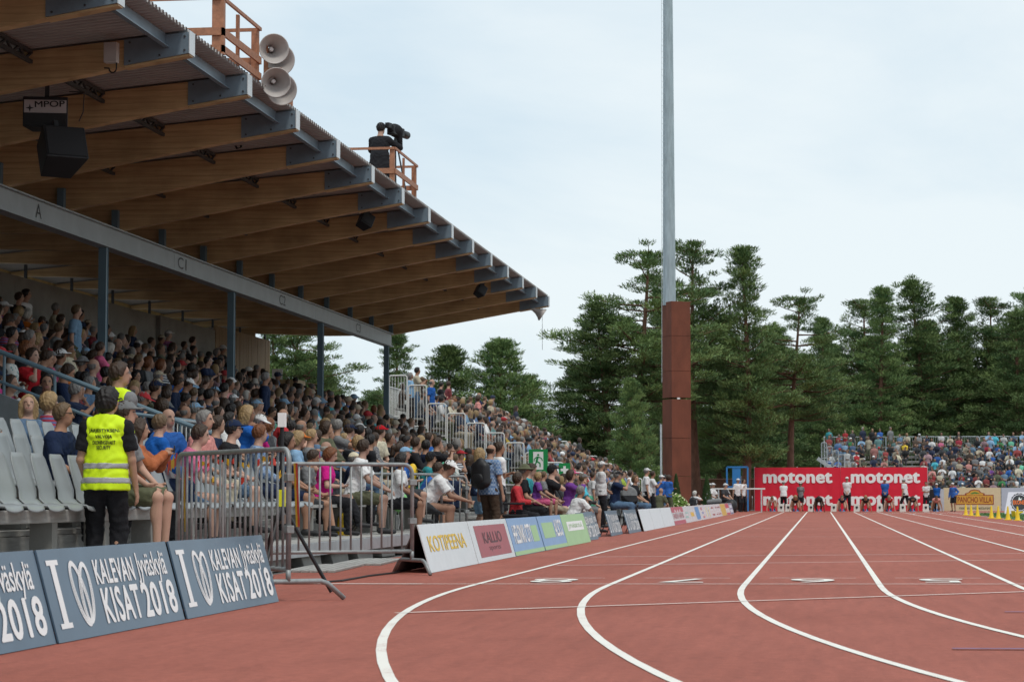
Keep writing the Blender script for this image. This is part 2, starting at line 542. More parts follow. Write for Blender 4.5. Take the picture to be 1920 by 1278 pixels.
post_me = MB().box((-0.06, -0.06, 0), (0.06, 0.06, 0.36)).mesh('bearing_post', M_STEELBLUE)
bolt_me = MB().lathe([(0.001, 0.0), (0.016, 0.0), (0.016, 0.012), (0.001, 0.014)], 6, M=Matrix.Rotation(R(90), 3, 'X')).mesh('bolt', M_DARKMETAL)
for i, y in enumerate(BY):
    b = link('roof_beam', beam_me, gs, (0, y, 0))
    if 7 < i < 15:
        for bx_ in (XT - 0.06, XT - 0.40, XJ + 0.08):
            for dz in (0.05, -0.05):
                link('bolt', bolt_me, b, (bx_, -0.116, (ztop(bx_) if dz < 0 else zbot(bx_)) + dz))
    link('steel_end', end_me, b)
    link('end_cap', lip_me, b)
    link('soffit_strip', strip_me, b)
    link('bearing_post', post_me, gs, (XCOL + 0.02, y - 0.17, 5.828))
# corrugated roof sheet: ribs run across the stand, so the eaves edge shows the profile
prof = []
per = 0.155
yy = BY[-1] - 0.6
while yy < BY[0] + 0.18:
    prof += [(yy, 0.0), (yy + 0.05, 0.0), (yy + 0.072, 0.05), (yy + 0.128, 0.05)]
    yy += per
def corr(x0, x1, lift, name):
    mb = MB(); vs_, fs = [], []
    n = len(prof)
    for x in (x0, x1):
        for y, z in prof: vs_.append((x, y, ztop(x) + lift + z))
    fs = [(i, i + 1, n + i + 1, n + i) for i in range(n - 1)]
    vs2 = [(x, y, z + 0.008) for x, y, z in vs_]
    mb.add(vs_, fs); mb.add(vs2, fs)
    return mb.build(name, M_ROOFSHEET, gs)
corr(XT - 0.06, -14.0, 0.03, 'roof_sheet')
corr(-14.02, -18.9, 0.032, 'roof_sheet')
MB().box((-18.72, BY[-1], 5.80), (-18.66, BY[0] + 0.1, 6.04)).build('eaves_board', mat('honey_timber', (0.50, 0.33, 0.14), 0.6, 0.2, 3), gs)
# purlins, eaves channel and cross bracing between the beams
for i in range(15):
    y0, y1 = BY[i + 1] + 0.12, BY[i] - 0.12
    mb = MB(); x = XT - 0.34
    mb.box((x, y0, ztop(x) - 0.17), (x + 0.012, y1, ztop(x) + 0.024))
    mb.box((x + 0.014, y0, ztop(x) - 0.17), (x + 0.075, y1, ztop(x) - 0.158))
    mb.build('eaves_channel', M_STEELEND, gs)
    for x in (-10.4, -12.2):
        mb = MB()
        mb.bar((x, y0, ztop(x) - 0.02), (x, y1, ztop(x) - 0.02), 0.05, 0.05)
        mb.bar((x, y0, ztop(x) - 0.15), (x, y1, ztop(x) - 0.15), 0.05, 0.05)
        n = 12
        for k in range(n):
            a = y0 + (y1 - y0) * k / n; c = y0 + (y1 - y0) * (k + 1) / n
            mb.bar((x, a, ztop(x) - 0.15 if k % 2 else ztop(x) - 0.03), (x, c, ztop(x) - 0.03 if k % 2 else ztop(x) - 0.15), 0.03, 0.03)
        mb.build('purlin', M_DARKMETAL, gs)
# long steel girder, an I-section with stiffeners, and its columns
ysec = [-12.0, 4.0, 18.0, 32.0, 45.2, 58.4, 69.15]
for a, b in zip(ysec, ysec[1:]):
    mb = MB()
    mb.box((XCOL - 0.012, a, 5.44), (XCOL + 0.05, b - 0.01, 5.80))
    mb.box((XCOL - 0.13, a, 5.80), (XCOL + 0.13, b - 0.01, 5.825))
    mb.box((XCOL - 0.13, a, 5.415), (XCOL + 0.13, b - 0.01, 5.44))
    mb.build('girder', M_GIRDER, gs)
for s, px, py in (('A', 66, 398), ('C1', 336, 494), ('C2', 525, 564), ('C3', 668, 618)):
    d = at(px, py, 1.0)
    y = XCOL / d.x
    w = 0.16 if len(s) == 1 else 0.34
    lettering(s, M_BLACK, gs, frame((XCOL + 0.055, y - w / 2 * 1.7, 5.51), (0, 1, 0), (0, 0, 1)), w * 1.9, 0.24, 0.0)
for y in COLY:
    mb = MB()
    mb.box((XCOL - 0.075, y - 0.075, 1.9), (XCOL + 0.075, y - 0.065, 5.414))
    mb.box((XCOL - 0.075, y + 0.065, 1.9), (XCOL + 0.075, y + 0.075, 5.414))
    mb.box((XCOL - 0.062, y - 0.064, 1.9), (XCOL + 0.062, y + 0.064, 5.414))
    mb.build('column', M_STEELBLUE, gs)
# back wall: concrete panels, then a timber-clad room at the far end
for k in range(-5, 9):
    a = 14.0 + k * 5.43; b = a + 5.42
    rec = 0.12 if k == 7 else 0.0
    MB().box((XWALL - 0.25 - rec, a, 0), (XWALL - rec, b, 5.52)).build('wall_panel', M_CONCRETE, gs, bevel=0.01)
y = 62.9
while y < 69.2:
    MB().box((XWALL - 0.06, y, 2.6), (XWALL + rng.uniform(0.0, 0.012), y + 0.19, 5.66)).build('cladding_board', M_PLANKWARM, gs)
    y += 0.195
MB().box((XWALL - 0.4, 62.9, 0), (XWALL - 0.062, 69.2, 5.6)).build('room_wall', M_CONCRETE, gs)
MB().box((XWALL - 3.2, 69.0, 0), (XWALL - 0.42, 69.2, 5.9)).build('room_wall', M_PLANKWARM, gs)
# posts of the clerestory above the back wall
for y in BY[:12]:
    MB().box((XWALL - 0.2, y - 0.03, 5.522), (XWALL - 0.14, y + 0.03, 5.86)).build('clerestory_post', M_DARKMETAL, gs)
# terraces under the roof
ROWS = 9
def row_x(r): return -9.95 - 0.8 * r
def row_floor(r): return 1.0 + 0.29 * r
for r in range(ROWS):
    x1 = -9.5 - 0.8 * r
    x0 = x1 - 0.8 if r < ROWS - 1 else XWALL
    MB().box((x0, -12.0, 0 if r < 1 else row_floor(r) - 0.6), (x1, 69.6, row_floor(r))).build('terrace_step', M_TERRACE, gs)
    MB().box((row_x(r) - 0.17, 16.0, row_floor(r) + 0.39), (row_x(r) + 0.17, 69.5, row_floor(r) + 0.43)).build('bench', M_PLANK, gs)
# front edge wall and rail of the roofed stand
MB().box((-9.5, -12.0, 0), (-9.40, 69.6, 1.05)).build('front_wall', M_CONCRETE, gs)
mb = MB()
mb.tube([(-9.45, 29.2, 1.95), (-9.45, 69.5, 1.95)], 0.028, 8)
mb.build('front_rail', M_STEELBLUE, gs)
y = 29.2
while y < 69.6:
    MB().tube([(-9.45, y, 1.05), (-9.45, y, 1.93)], 0.022, 6).build('rail_post', M_STEELBLUE, gs)
    y += 1.9
# sloping stair wall with its blue-grey rail at the near end
YS = 28.2
MB().prism([(-7.6, 0.72), (-7.6, 1.02), (-11.3, 2.45), (-11.3, 1.0), (-9.6, 0.8)], YS - 0.06, YS + 0.06).build('stair_wall', mat('stair_wall_paint', (0.20, 0.22, 0.23), 0.7, 0.1), gs)
mb = MB(); mb.tube([(-7.55, YS, 1.56), (-8.1, YS, 1.76), (-11.4, YS, 3.02)], 0.032, 8); mb.build('stair_rail', M_STEELBLUE, gs)
mb = MB(); mb.tube([(-7.7, YS, 1.22), (-11.4, YS, 2.64)], 0.022, 8); mb.build('stair_rail', M_STEELBLUE, gs)
for k in range(6):
    x = -7.7 - 0.68 * k
    zb = 1.02 + (-7.6 - x) * 0.386
    MB().tube([(x, YS, zb - 0.02), (x, YS, zb + 0.55)], 0.02, 6).build('rail_post', M_STEELBLUE, gs)
# commentary desk at the far end of the stand
dk = thing('commentary_desk', 'pale plywood commentary desk at the far top corner of the grandstand', 'desk', (-16.0, 67.4, row_floor(7)))
mply = mat('birch_plywood', (0.46, 0.33, 0.19), 0.6, 0.12, 2)
MB().box((-0.45, -0.6, 0.0), (-0.41, 0.6, 1.25)).build('side_panel', mply, dk)
MB().box((0.41, -0.6, 0.0), (0.45, 0.6, 1.25)).build('side_panel', mply, dk)
MB().box((-0.409, -0.6, 0.0), (0.409, -0.56, 1.25)).build('front_panel', mply, dk)
MB().box((-0.47, -0.63, 1.252), (0.47, 0.5, 1.28)).build('desk_top', mply, dk)
mb = MB(); mb.box((-0.30, -0.62, 1.285), (0.02, -0.6, 1.6)); mb.build('notice_sheet', M_WHITE, dk)

# ------------------------------------------------------------------ lower stand in front: decks, seats, benches
ls = thing('lower_stand', 'low stepped seating deck between the track and the roofed grandstand', 'seating deck')
DECK = [(-5.80, -6.98, 0.28), (-6.98, -7.78, 0.50), (-7.78, -8.62, 0.72), (-8.62, -9.39, 0.80)]
LROW_X = [-6.60, -7.40, -8.20]
LROW_F = [0.28, 0.50, 0.72]
for k, (x1, x0, z) in enumerate(DECK):
    n = max(3, int(round((x1 - x0) / 0.2)))
    for j in range(n):
        a = x0 + (x1 - x0) * j / n; b = x0 + (x1 - x0) * (j + 1) / n - 0.008
        yb = 15.5
        yend = 37.0 if k == 0 else 70.6
        while yb < yend - 0.1:
            ye = min(yb + rng.uniform(3.4, 4.4), yend)
            MB().box((a, yb, z - 0.045), (b, ye - 0.006, z + rng.uniform(-0.003, 0.003))).build('deck_plank', M_PLANK, ls)
            yb = ye
    if k: MB().box((x1 + 0.002, 15.5, DECK[k - 1][2] - 0.3), (x1 + 0.022, 70.6, z - 0.05)).build('riser', M_PLANK, ls)
mb = MB(); mb.box((-5.80, 15.5, 0.13), (-5.74, 37.0, 0.275)); mb.build('edge_beam', M_GALV, ls)
y = 16.0
while y < 36:
    mb = MB(); mb.add([(-6.6, y, 0), (-5.78, y, 0), (-5.78, y + 0.9, 0), (-6.6, y + 0.9, 0), (-6.7, y - 0.08, 0.225), (-5.83, y - 0.08, 0.225), (-5.83, y + 0.98, 0.225), (-6.7, y + 0.98, 0.225)],
                      [(0,3,2,1),(4,5,6,7),(0,1,5,4),(1,2,6,5),(2,3,7,6),(3,0,4,7)])
    mb.build('footing_block', M_CONCRETE, ls, bevel=0.01)
    y += 1.55
for r in range(3):                          # steel beam that carries the plastic seats, benches farther along
    mb = MB()
    mb.box((LROW_X[r] - 0.12, 15.6, LROW_F[r] + 0.30), (LROW_X[r] + 0.12, 28.0, LROW_F[r] + 0.41))
    mb.build('seat_beam', M_PLANK, ls, bevel=0.008)
    y = 15.9
    while y < 28:
        MB().box((LROW_X[r] - 0.1, y, LROW_F[r] + 0.004), (LROW_X[r] + 0.1, y + 0.14, LROW_F[r] + 0.299)).build('seat_support', M_CONCRETE, ls)
        y += 1.45
    MB().box((LROW_X[r] - 0.17, 28.5, LROW_F[r] + 0.38), (LROW_X[r] + 0.17, 70.4 if r else 36.9, LROW_F[r] + 0.42)).build('bench', M_PLANK, ls)
    y = 28.7
    while y < (70.3 if r else 36.5):
        MB().box((LROW_X[r] - 0.14, y, LROW_F[r] + 0.004), (LROW_X[r] + 0.14, y + 0.06, LROW_F[r] + 0.379)).build('bench_support', M_CONCRETE, ls)
        y += 1.9
MB().box((LROW_X[0] - 0.17, 43.2, 0.38), (LROW_X[0] + 0.17, 70.4, 0.42)).build('bench', M_PLANK, ls)
y = 43.4
while y < 70.3:
    MB().box((LROW_X[0] - 0.14, y, 0.0), (LROW_X[0] + 0.14, y + 0.06, 0.379)).build('bench_support', M_GALV, ls)
    y += 1.9
# grey bucket seats: a curved shell, profile in XZ swept across Y
def seat_mesh():
    pr = [(0.30, 0.405), (0.285, 0.435), (0.16, 0.45), (0.0, 0.435), (-0.08, 0.445), (-0.135, 0.49), (-0.17, 0.58), (-0.215, 0.72), (-0.26, 0.86), (-0.275, 0.905)]
    W = [0.19, 0.20, 0.215, 0.215, 0.215, 0.215, 0.21, 0.20, 0.175, 0.13]
    mb = MB(); vs_, fs = [], []
    nu = 9
    for layer in (0, 1):
        for (x, z), w in zip(pr, W):
            for j in range(nu):
                t = -1 + 2 * j / (nu - 1)
                dish = 0.03 * t * t
                back = z > 0.5
                px_ = x + (dish * 1.2 if back else 0) - layer * (0.014 if back else 0.0)
                pz_ = z + (0 if back else dish * 0.6) - layer * (0.004 if back else 0.014)
                vs_.append((px_, t * w, pz_))
    n = len(pr); o2 = n * nu
    for i in range(n - 1):
        for j in range(nu - 1):
            a = i * nu + j
            fs.append((a, a + 1, a + nu + 1, a + nu))
            fs.append((o2 + a, o2 + a + nu, o2 + a + nu + 1, o2 + a + 1))
    for i in range(n - 1):
        for j in (0, nu - 1):
            a = i * nu + j; fs.append((a, a + nu, o2 + a + nu, o2 + a))
    for j in range(nu - 1):
        for i in (0, n - 1):
            a = i * nu + j; fs.append((a, a + 1, o2 + a + 1, o2 + a))
    mb.add(vs_, fs)
    return mb.mesh('seat_shell', M_SEAT, smooth=True)
seat_me = seat_mesh()
brk_me = MB().box((-0.10, -0.10, 0.412), (0.10, 0.10, 0.424)).mesh('bracket', M_DARKMETAL)
ORD = ['first', 'second', 'third', 'fourth', 'fifth', 'sixth', 'seventh', 'eighth', 'ninth', 'tenth', 'eleventh', 'twelfth', 'thirteenth', 'fourteenth', 'fifteenth', 'sixteenth', 'seventeenth', 'eighteenth', 'nineteenth', 'twentieth', 'twenty-first', 'twenty-second', 'twenty-third', 'twenty-fourth']
seats = []
for r, rn in ((0, 'front'), (1, 'second'), (2, 'third')):
    y = [17.35, 19.6, 22.2][r]
    i = 0
    while y < 27.9:
        s = thing('stadium_seat', f'grey plastic seat, {ORD[i]} from the left in the {rn} row of the deck', 'seat', (LROW_X[r], y, LROW_F[r]), 0, 'grey plastic seats on the deck')
        link('seat_shell', seat_me, s); link('bracket', brk_me, s)
        y += 0.5; i += 1
# ------------------------------------------------------------------ on and under the roof
def roof_platform(label, x0, x1, y0, y1, zt, tall=None):
    t = thing('roof_platform', label, 'platform', (x1, y0, ztop(x1) + 0.09))
    off = (x1, y0, ztop(x1) + 0.09)
    zb = ztop(x1) + 0.09
    def P(mb, name): return mb.build(name, M_REDWOOD, t, off=off)
    for (x, y) in ((x1, y0), (x1, y1), (x0, y0), (x0, y1)):
        top = zt if not (tall and (x, y) == (x1, y0)) else tall
        w = 0.10 if not (tall and (x, y) == (x1, y0)) else 0.17
        P(MB().box((x - w / 2, y - 0.05, min(zb, ztop(x) + 0.09)), (x + w / 2, y + 0.05, top)), 'post')
    P(MB().box((x1 - 0.022, (y0 + y1) / 2 - 0.025, zb), (x1 + 0.022, (y0 + y1) / 2 + 0.045, zt - 0.01)), 'post')
    for z, h in ((zt, 0.05), (zt - 0.48, 0.11), (zb + 0.08, 0.10)):
        P(MB().box((x1 + 0.052, y0 - 0.05, z - h / 2), (x1 + 0.085, y1 + 0.06, z + h / 2)), 'rail')
        P(MB().box((x0, y0 - 0.085, z - h / 2), (x1 + 0.05, y0 - 0.052, z + h / 2)), 'rail')
        P(MB().box((x0, y1 + 0.052, z - h / 2), (x1 + 0.05, y1 + 0.085, z + h / 2)), 'rail')
    n = int((x1 - x0) / 0.16)
    for k in range(n):
        a = x0 + (x1 - x0) * k / n
        P(MB().box((a, y0 - 0.05, zb - 0.03), (a + 0.145, y1 + 0.05, zb)), 'deck_board')
    return t
roof_platform('brown timber platform with tall post on the roof beside the horn loudspeakers', -11.2, -8.36, 30.95, 33.05, 7.82, 9.4)
roof_platform('brown timber platform on the roof where the camera operator stands', -11.4, -8.9, 47.0, 49.6, 8.14)

def horn(name, label, loc, az, el, r=0.23):
    t = thing(name, label, 'loudspeaker', loc, 0, 'horn loudspeakers')
    d = Vector((math.cos(az) * math.cos(el), math.sin(az) * math.cos(el), math.sin(el)))
    M = d.to_track_quat('Z', 'Y').to_matrix()
    pr = [(0.052, -0.30), (0.075, -0.30), (0.085, -0.16), (0.08, -0.12), (0.10, 0.0), (0.15, 0.11), (0.21, 0.19), (r, 0.215), (r + 0.006, 0.225), (r - 0.008, 0.224), (0.20, 0.19), (0.14, 0.11), (0.085, 0.0), (0.05, -0.10)]
    MB().lathe(pr, 28, M=M).build('horn_bell', M_HORN, t, smooth=True)
    MB().lathe([(0.002, 0.02), (0.028, 0.015), (0.035, -0.01), (0.03, -0.09)], 14, M=M).build('centre_plug', M_WHITE, t, smooth=True)
    return t
h1 = at(509, 93, 33.6); h2 = at(513, 153, 33.6)
horn('horn_loudspeaker', 'upper cream horn loudspeaker facing the camera on the roof edge', h1, R(-66), R(-8), 0.225)
horn('horn_loudspeaker', 'lower cream horn loudspeaker facing the camera on the roof edge', h2, R(-66), R(-14), 0.225)
horn('horn_loudspeaker', 'cream horn loudspeaker turned down the track behind the facing pair', h1 + Vector((-0.02, 0.34, -0.10)), R(-60), R(-8), 0.24)
horn('horn_loudspeaker', 'cream horn loudspeaker turned down the track behind the lower facing horn', h2 + Vector((-0.02, 0.34, -0.06)), R(-60), R(-10), 0.24)
hb = thing('horn_bracket', 'dark rusty bracket that holds the horn loudspeakers to the roof edge', 'bracket', (-8.33, 33.6, 7.0))
MB().bar((0, 0, 0.0), (0, 0, 0.75), 0.06, 0.06).build('upright', M_REDWOOD, hb)
MB().bar((0.0, 0.0, 0.7), (0.22, 0.1, 0.75), 0.05, 0.05).build('cross_arm', M_REDWOOD, hb)
MB().bar((0.0, 0.0, 0.30), (0.22, 0.1, 0.32), 0.05, 0.05).build('cross_arm', M_REDWOOD, hb)
e = at(543, 186, 36.4)
cb = thing('clamp_bracket', 'rusty brown clamp bracket on the fourth visible beam end', 'bracket', e)
MB().box((-0.16, -0.03, 0.0), (0.03, 0.03, 0.05)).build('arm', M_REDWOOD, cb)
MB().box((-0.015, -0.035, -0.42), (0.05, 0.035, -0.002)).build('upright', M_REDWOOD, cb)
e = at(1007, 583, 69.4)
eh = horn('horn_loudspeaker', 'grey horn loudspeaker hanging under the last beam end', e, R(10), R(-35), 0.2)
MB().bar((0, 0, 0.05), (0.04, 0, 0.36), 0.03, 0.03).build('hanger', M_DARKMETAL, eh)
MB().tube([(0.16, 0, 0.3), (0.165, 0, -1.2)], 0.006, 5).build('cord', M_CABLE, eh)

def box_speaker(label, c, size, rot, sign=None):
    t = thing('box_loudspeaker', label, 'loudspeaker', c)
    t.rotation_euler = rot
    w, d, h = size
    mb = MB()
    pf = [(-w / 2, -d / 2), (w / 2, -d / 2), (w * 0.36, d / 2), (-w * 0.36, d / 2)]
    vs_ = [(x, y, -h / 2) for x, y in pf] + [(x, y, h / 2) for x, y in pf]
    mb.add(vs_, [(0,3,2,1),(4,5,6,7),(0,1,5,4),(1,2,6,5),(2,3,7,6),(3,0,4,7)])
    mb.build('cabinet', M_BLACK, t, bevel=0.012)
    MB().box((-w / 2 + 0.03, -d / 2 - 0.012, -h / 2 + 0.03), (w / 2 - 0.03, -d / 2 - 0.002, h / 2 - 0.03)).build('grille', mat('speaker_grille', (0.02, 0.02, 0.022), 0.6, 0.2, 120, 0.3, 160), t)
    if sign:
        sp = MB().box((-w / 2 + 0.02, -d / 2 - 0.02, -0.02), (w / 2 - 0.02, -d / 2 - 0.0125, 0.16)).build('sign_panel', mat('dull_white_print', (0.46, 0.42, 0.42), 0.6, 0.05), t)
        lettering(sign, M_BLACK, t, frame((-w / 2 + 0.17, -d / 2 - 0.023, 0.055), (1, 0, 0.06), (0, 0, 1)), w * 0.66, 0.085, 0.015)
        st = MB()
        pts = []
        for k in range(8):
            a = k * math.pi / 4; rr = 0.06 if k % 2 == 0 else 0.018
            pts.append((-w / 2 + 0.10 + rr * math.cos(a), -d / 2 - 0.023, 0.045 + rr * math.sin(a)))
        st.add(pts, [tuple(range(8))]); st.build('star_emblem', M_BLACK, t)
    MB().bar((0, 0.0, h / 2), (0, 0.0, h / 2 + 0.25), 0.06, 0.06).build('bracket', M_DARKMETAL, t)
    return t
box_speaker('black box loudspeaker with a white star sign under the near roof beams', at(88, 215, 30.5), (0.62, 0.5, 0.42), (0, 0, R(14)), 'MPOP')
b2 = box_speaker('tilted black box loudspeaker hanging below the one with the sign', at(112, 285, 30.0), (0.60, 0.55, 0.50), (R(-24), 0, R(38)))
MB().bar((0.1, 0.1, 0.18), (0.3, 0.2, -0.15), 0.05, 0.02).build('arm', M_DARKMETAL, b2)
box_speaker('small black loudspeaker hanging under the middle roof beams', at(684, 414, 46.0), (0.30, 0.26, 0.30), (R(-20), R(30), R(35)))
box_speaker('small black loudspeaker hanging under the far roof beams', at(900, 545, 61.5), (0.28, 0.26, 0.30), (R(-20), R(35), R(35)))
e = at(209, 100, 28.4 + 0.30)
jb = thing('junction_box', 'pale grey junction box on the side of the second visible beam', 'box', e)
MB().box((-0.09, -0.06, -0.13), (0.09, 0.06, 0.14)).build('casing', M_HORN, jb, bevel=0.01)
pts = [(-0.10, 0.02, -0.19)] + [(0.02 + 0.05 * math.cos(a), 0, -0.20 - 0.06 * math.sin(a)) for a in np.linspace(math.pi, 0, 8)] + [(0.07, 0, -0.13)]
MB().tube(pts, 0.011, 6).build('cable_loop', M_CABLE, jb)
# cables along the beams
def cable(label, pix, Y, r=0.012):
    pts = [at(px, py, Y) for px, py in pix]
    o = MB().tube(pts, r, 6, True).build('cable', M_CABLE)
    tag(o, label, 'cable', 'cables under the roof')
cable('black cable along the lower edge of the fourth visible beam ending in a loop', [(0, 333), (70, 320), (176, 303), (300, 282), (380, 266), (420, 260), (437, 266), (445, 279), (452, 276), (452, 263)], 37.9, 0.02)
cable('thin black cable along the top of the fourth visible beam up to the clamp bracket', [(180, 238), (330, 229), (430, 221), (470, 232), (500, 233), (528, 220), (540, 208)], 37.9, 0.012)
cable('thin black cable hanging from the beam beside the loudspeaker with the sign', [(130, 172), (158, 173), (156, 210), (148, 228)], 30.3, 0.008)
# a furry microphone on the beam end below the camera platform
mt = thing('microphone', 'grey furry windshield microphone on the roof edge below the camera platform', 'microphone', at(674, 322, 44.0))
fv, ff = [], []
ax = Vector((0.35, 0.2, 0.75)).normalized()
for i in range(1500):
    t = rng.uniform(-0.16, 0.16); a = rng.uniform(0, 6.283)
    s = ax.orthogonal().normalized(); q = ax.cross(s)
    rad = 0.10 * math.sqrt(max(0.05, 1 - (t / 0.18) ** 2))
    nrm = s * math.cos(a) + q * math.sin(a)
    p = ax * t + nrm * rad * 0.7
    tip = p + nrm * rad * 0.55 + Vector((rng.uniform(-.02, .02), rng.uniform(-.02, .02), -0.025))
    side = nrm.cross(ax) * 0.006
    k = len(fv); fv += [p - side, p + side, tip]; ff.append((k, k + 1, k + 2))
MB().add(fv, ff).build('windshield', mat('grey_fur', (0.33, 0.32, 0.29), 0.9, 0.3, 40), mt)
mb = MB(); M = ax.to_track_quat('Z', 'Y').to_matrix()
mb.lathe([(0.002, -0.16), (0.06, -0.13), (0.085, 0), (0.06, 0.13), (0.002, 0.16)], 14, M=M); mb.build('core', mat('grey_fur', (0.33, 0.32, 0.29)), mt, smooth=True)
MB().tube([(0.05, 0.03, 0.15), (-0.12, 0.0, 0.22), (-0.2, 0.0, 0.30)], 0.02, 6).build('clamp', M_BLACK, mt)

# ------------------------------------------------------------------ crowd barriers
def barrier(label, a, b, bars=20, top=1.22, feet=True, m=None, group='crowd control barriers'):
    m = m or M_BARRIER
    a, b = Vector(a), Vector(b)
    d = b - a; L = d.length; rz = math.atan2(d.y, d.x)
    t = thing('crowd_barrier', label, 'barrier', a, rz, group)
    r = 0.021
    zb = 0.24
    cr = 0.10
    pts = [(0, 0, zb)] + [(0, 0, top - cr)] + [(cr - cr * math.cos(q), 0, top - cr + cr * math.sin(q)) for q in np.linspace(0.3, 1.57, 5)]
    pts += [(L - cr + cr * math.sin(q), 0, top - cr + cr * math.cos(q)) for q in np.linspace(0, 1.57, 6)] + [(L, 0, zb)]
    MB().tube(pts, r, 10).build('frame', m, t, smooth=True)
    MB().tube([(0.0, 0, zb), (L, 0, zb)], r * 0.95, 10).build('bottom_rail', m, t, smooth=True)
    bm_ = MB().tube([(0, 0, zb), (0, 0, top - 0.02)], 0.0105, 7).mesh('upright', m, smooth=True)
    for k in range(bars):
        x = L * (k + 1) / (bars + 1)
        link('upright', bm_, t, (x, 0, 0))
    if feet:
        for x in (0.0, L):
            w = 0.33
            pts = [(x, -w - 0.14, 0.012), (x, -w, 0.13), (x, -w + 0.06, 0.15), (x, w - 0.06, 0.15), (x, w, 0.13), (x, w + 0.14, 0.012)]
            MB().tube(pts, 0.02, 8).build('foot', m, t, smooth=True)
            MB().tube([(x, 0, 0.15), (x, 0, zb)], 0.022, 8).build('stub', m, t, smooth=True)
    for z in (0.55, 0.95):
        MB().box((L - 0.035, -0.03, z - 0.03), (L + 0.045, 0.03, z + 0.03)).build('clasp', m, t, bevel=0.005)
    return t
bar1 = barrier('grey steel crowd barrier hung with red and yellow bunting beside the slate boards', (-5.54, 19.3, 0), (-4.07, 17.25, 0), 21, 1.17)
bar2 = barrier('grey steel crowd barrier in front of the seated spectators, next to the white board', (-5.62, 22.4, 0), (-4.2, 23.35, 0), 14, 1.135)
# bunting strip of red and yellow film tied along the first barrier
bu = thing('bunting', 'red and yellow plastic bunting wound along the crowd barrier top rail', 'bunting', (-5.54, 19.3, 0))
dv = Vector((-4.07, 17.25, 0)) - Vector((-5.54, 19.3, 0)); dl = dv.length; dv.normalize()
m_by = mat('yellow_film', (0.85, 0.50, 0.02), 0.4, 0.05); m_br = mat('red_film', (0.72, 0.05, 0.02), 0.4, 0.05)
sd_ = Vector((-dv.y, dv.x, 0))
def film(pts, w, m):
    mb = MB(); vs_ = []
    for p, ww in zip(pts, w): vs_ += [p + Vector((0, 0, ww)), p - Vector((0, 0, ww))]
    mb.add(vs_, [(2 * i, 2 * i + 1, 2 * i + 3, 2 * i + 2) for i in range(len(pts) - 1)])
    mb.build('pennant', m, bu)
for k in range(15):
    s = dl * (0.14 + 0.8 * (k + rng.uniform(-0.4, 0.4)) / 14)
    z = 1.08 + rng.uniform(-0.03, 0.02) - (0.12 if k % 5 == 3 else 0)
    pts = [dv * (s + 0.014 * j) + sd_ * (0.02 + 0.02 * math.sin(k * 2 + j * 1.1)) + Vector((0, 0, z + 0.012 * math.sin(j * 1.9 + k))) for j in range(6)]
    film(pts, [rng.uniform(0.008, 0.03) for _ in pts], m_by if k % 2 else m_br)
for (s, n, m) in ((0.05, 9, m_by), (0.10, 8, m_br), (dl + 0.04, 8, m_by), (dl + 0.075, 8, m_br)):
    pts = [dv * (s + 0.008 * j) + sd_ * 0.03 + Vector((0, 0, 1.06 - 0.07 * j)) for j in range(n)]
    mb = MB(); vs_ = []
    for p in pts: vs_ += [p + dv * 0.022, p - dv * 0.022]
    mb.add(vs_, [(2 * i, 2 * i + 1, 2 * i + 3, 2 * i + 2) for i in range(len(pts) - 1)]); mb.build('streamer', m, bu)
for k, m in ((0, m_br), (1, m_by), (2, m_br)):
    pts = [-dv * (0.02 + 0.085 * k + 0.017 * j) + Vector((0, 0, 1.12 - 0.02 * (k + j / 5) + 0.01 * math.sin(j))) for j in range(6)]
    film(pts, [0.05 + 0.012 * math.sin(j * 1.2 + k) for j in range(6)], m)
# white tape strip and tag on the barrier
tp = thing('tape_strip', 'white tape strip hanging vertically on the crowd barrier with bunting', 'tape', Vector((-5.54, 19.3, 0)) + dv * 1.02 + sd_ * 0.03, math.atan2(dv.y, dv.x))
MB().box((-0.02, -0.003, 0.30), (0.02, 0.003, 1.09)).build('strip', M_WHITE, tp)
# tripod stand behind the first barrier
tr = thing('tripod_stand', 'black tripod stand with yellow label behind the crowd barrier', 'tripod', (-4.45, 18.6, 0))
MB().tube([(0, 0, 0.6), (0, 0, 1.38)], 0.018, 8).build('pole', M_BLACK, tr)
for a in (0.3, 2.4, 4.5):
    MB().tube([(0, 0, 0.75), (0.42 * math.cos(a), 0.42 * math.sin(a), 0.01)], 0.016, 8).build('leg', M_BLACK, tr)
MB().box((-0.03, -0.03, 1.381), (0.03, 0.03, 1.50)).build('head_box', M_WHITE, tr)
MB().box((-0.03, -0.035, 0.72), (0.04, -0.022, 0.86)).build('yellow_label', mat('yellow_tag', (0.7, 0.72, 0.02), 0.5, 0.05), tr)
# flat mats and a cable on the ground by the deck
for k, (y, lab) in enumerate(((24.9, 'grey slatted mat on the ground below the deck edge, nearer one'), (27.4, 'grey slatted mat on the ground below the deck edge, farther one'))):
    g = thing('ground_mat', lab, 'mat', (-5.45, y, 0.004), R(4), 'mats below the deck')
    for j in range(6):
        MB().box((-0.28 + j * 0.095, -1.2, 0), (-0.28 + j * 0.095 + 0.08, 1.2, 0.02)).build('slat', M_PLANK, g)
o = MB().tube([ground(px, py) + Vector((0, 0, 0.012)) for px, py in ((560, 1092), (590, 1094), (640, 1090), (690, 1081), (740, 1075), (770, 1068))], 0.01, 6).build('ground_cable', M_CABLE)
tag(o, 'black cable lying on the track between the two barriers', 'cable')
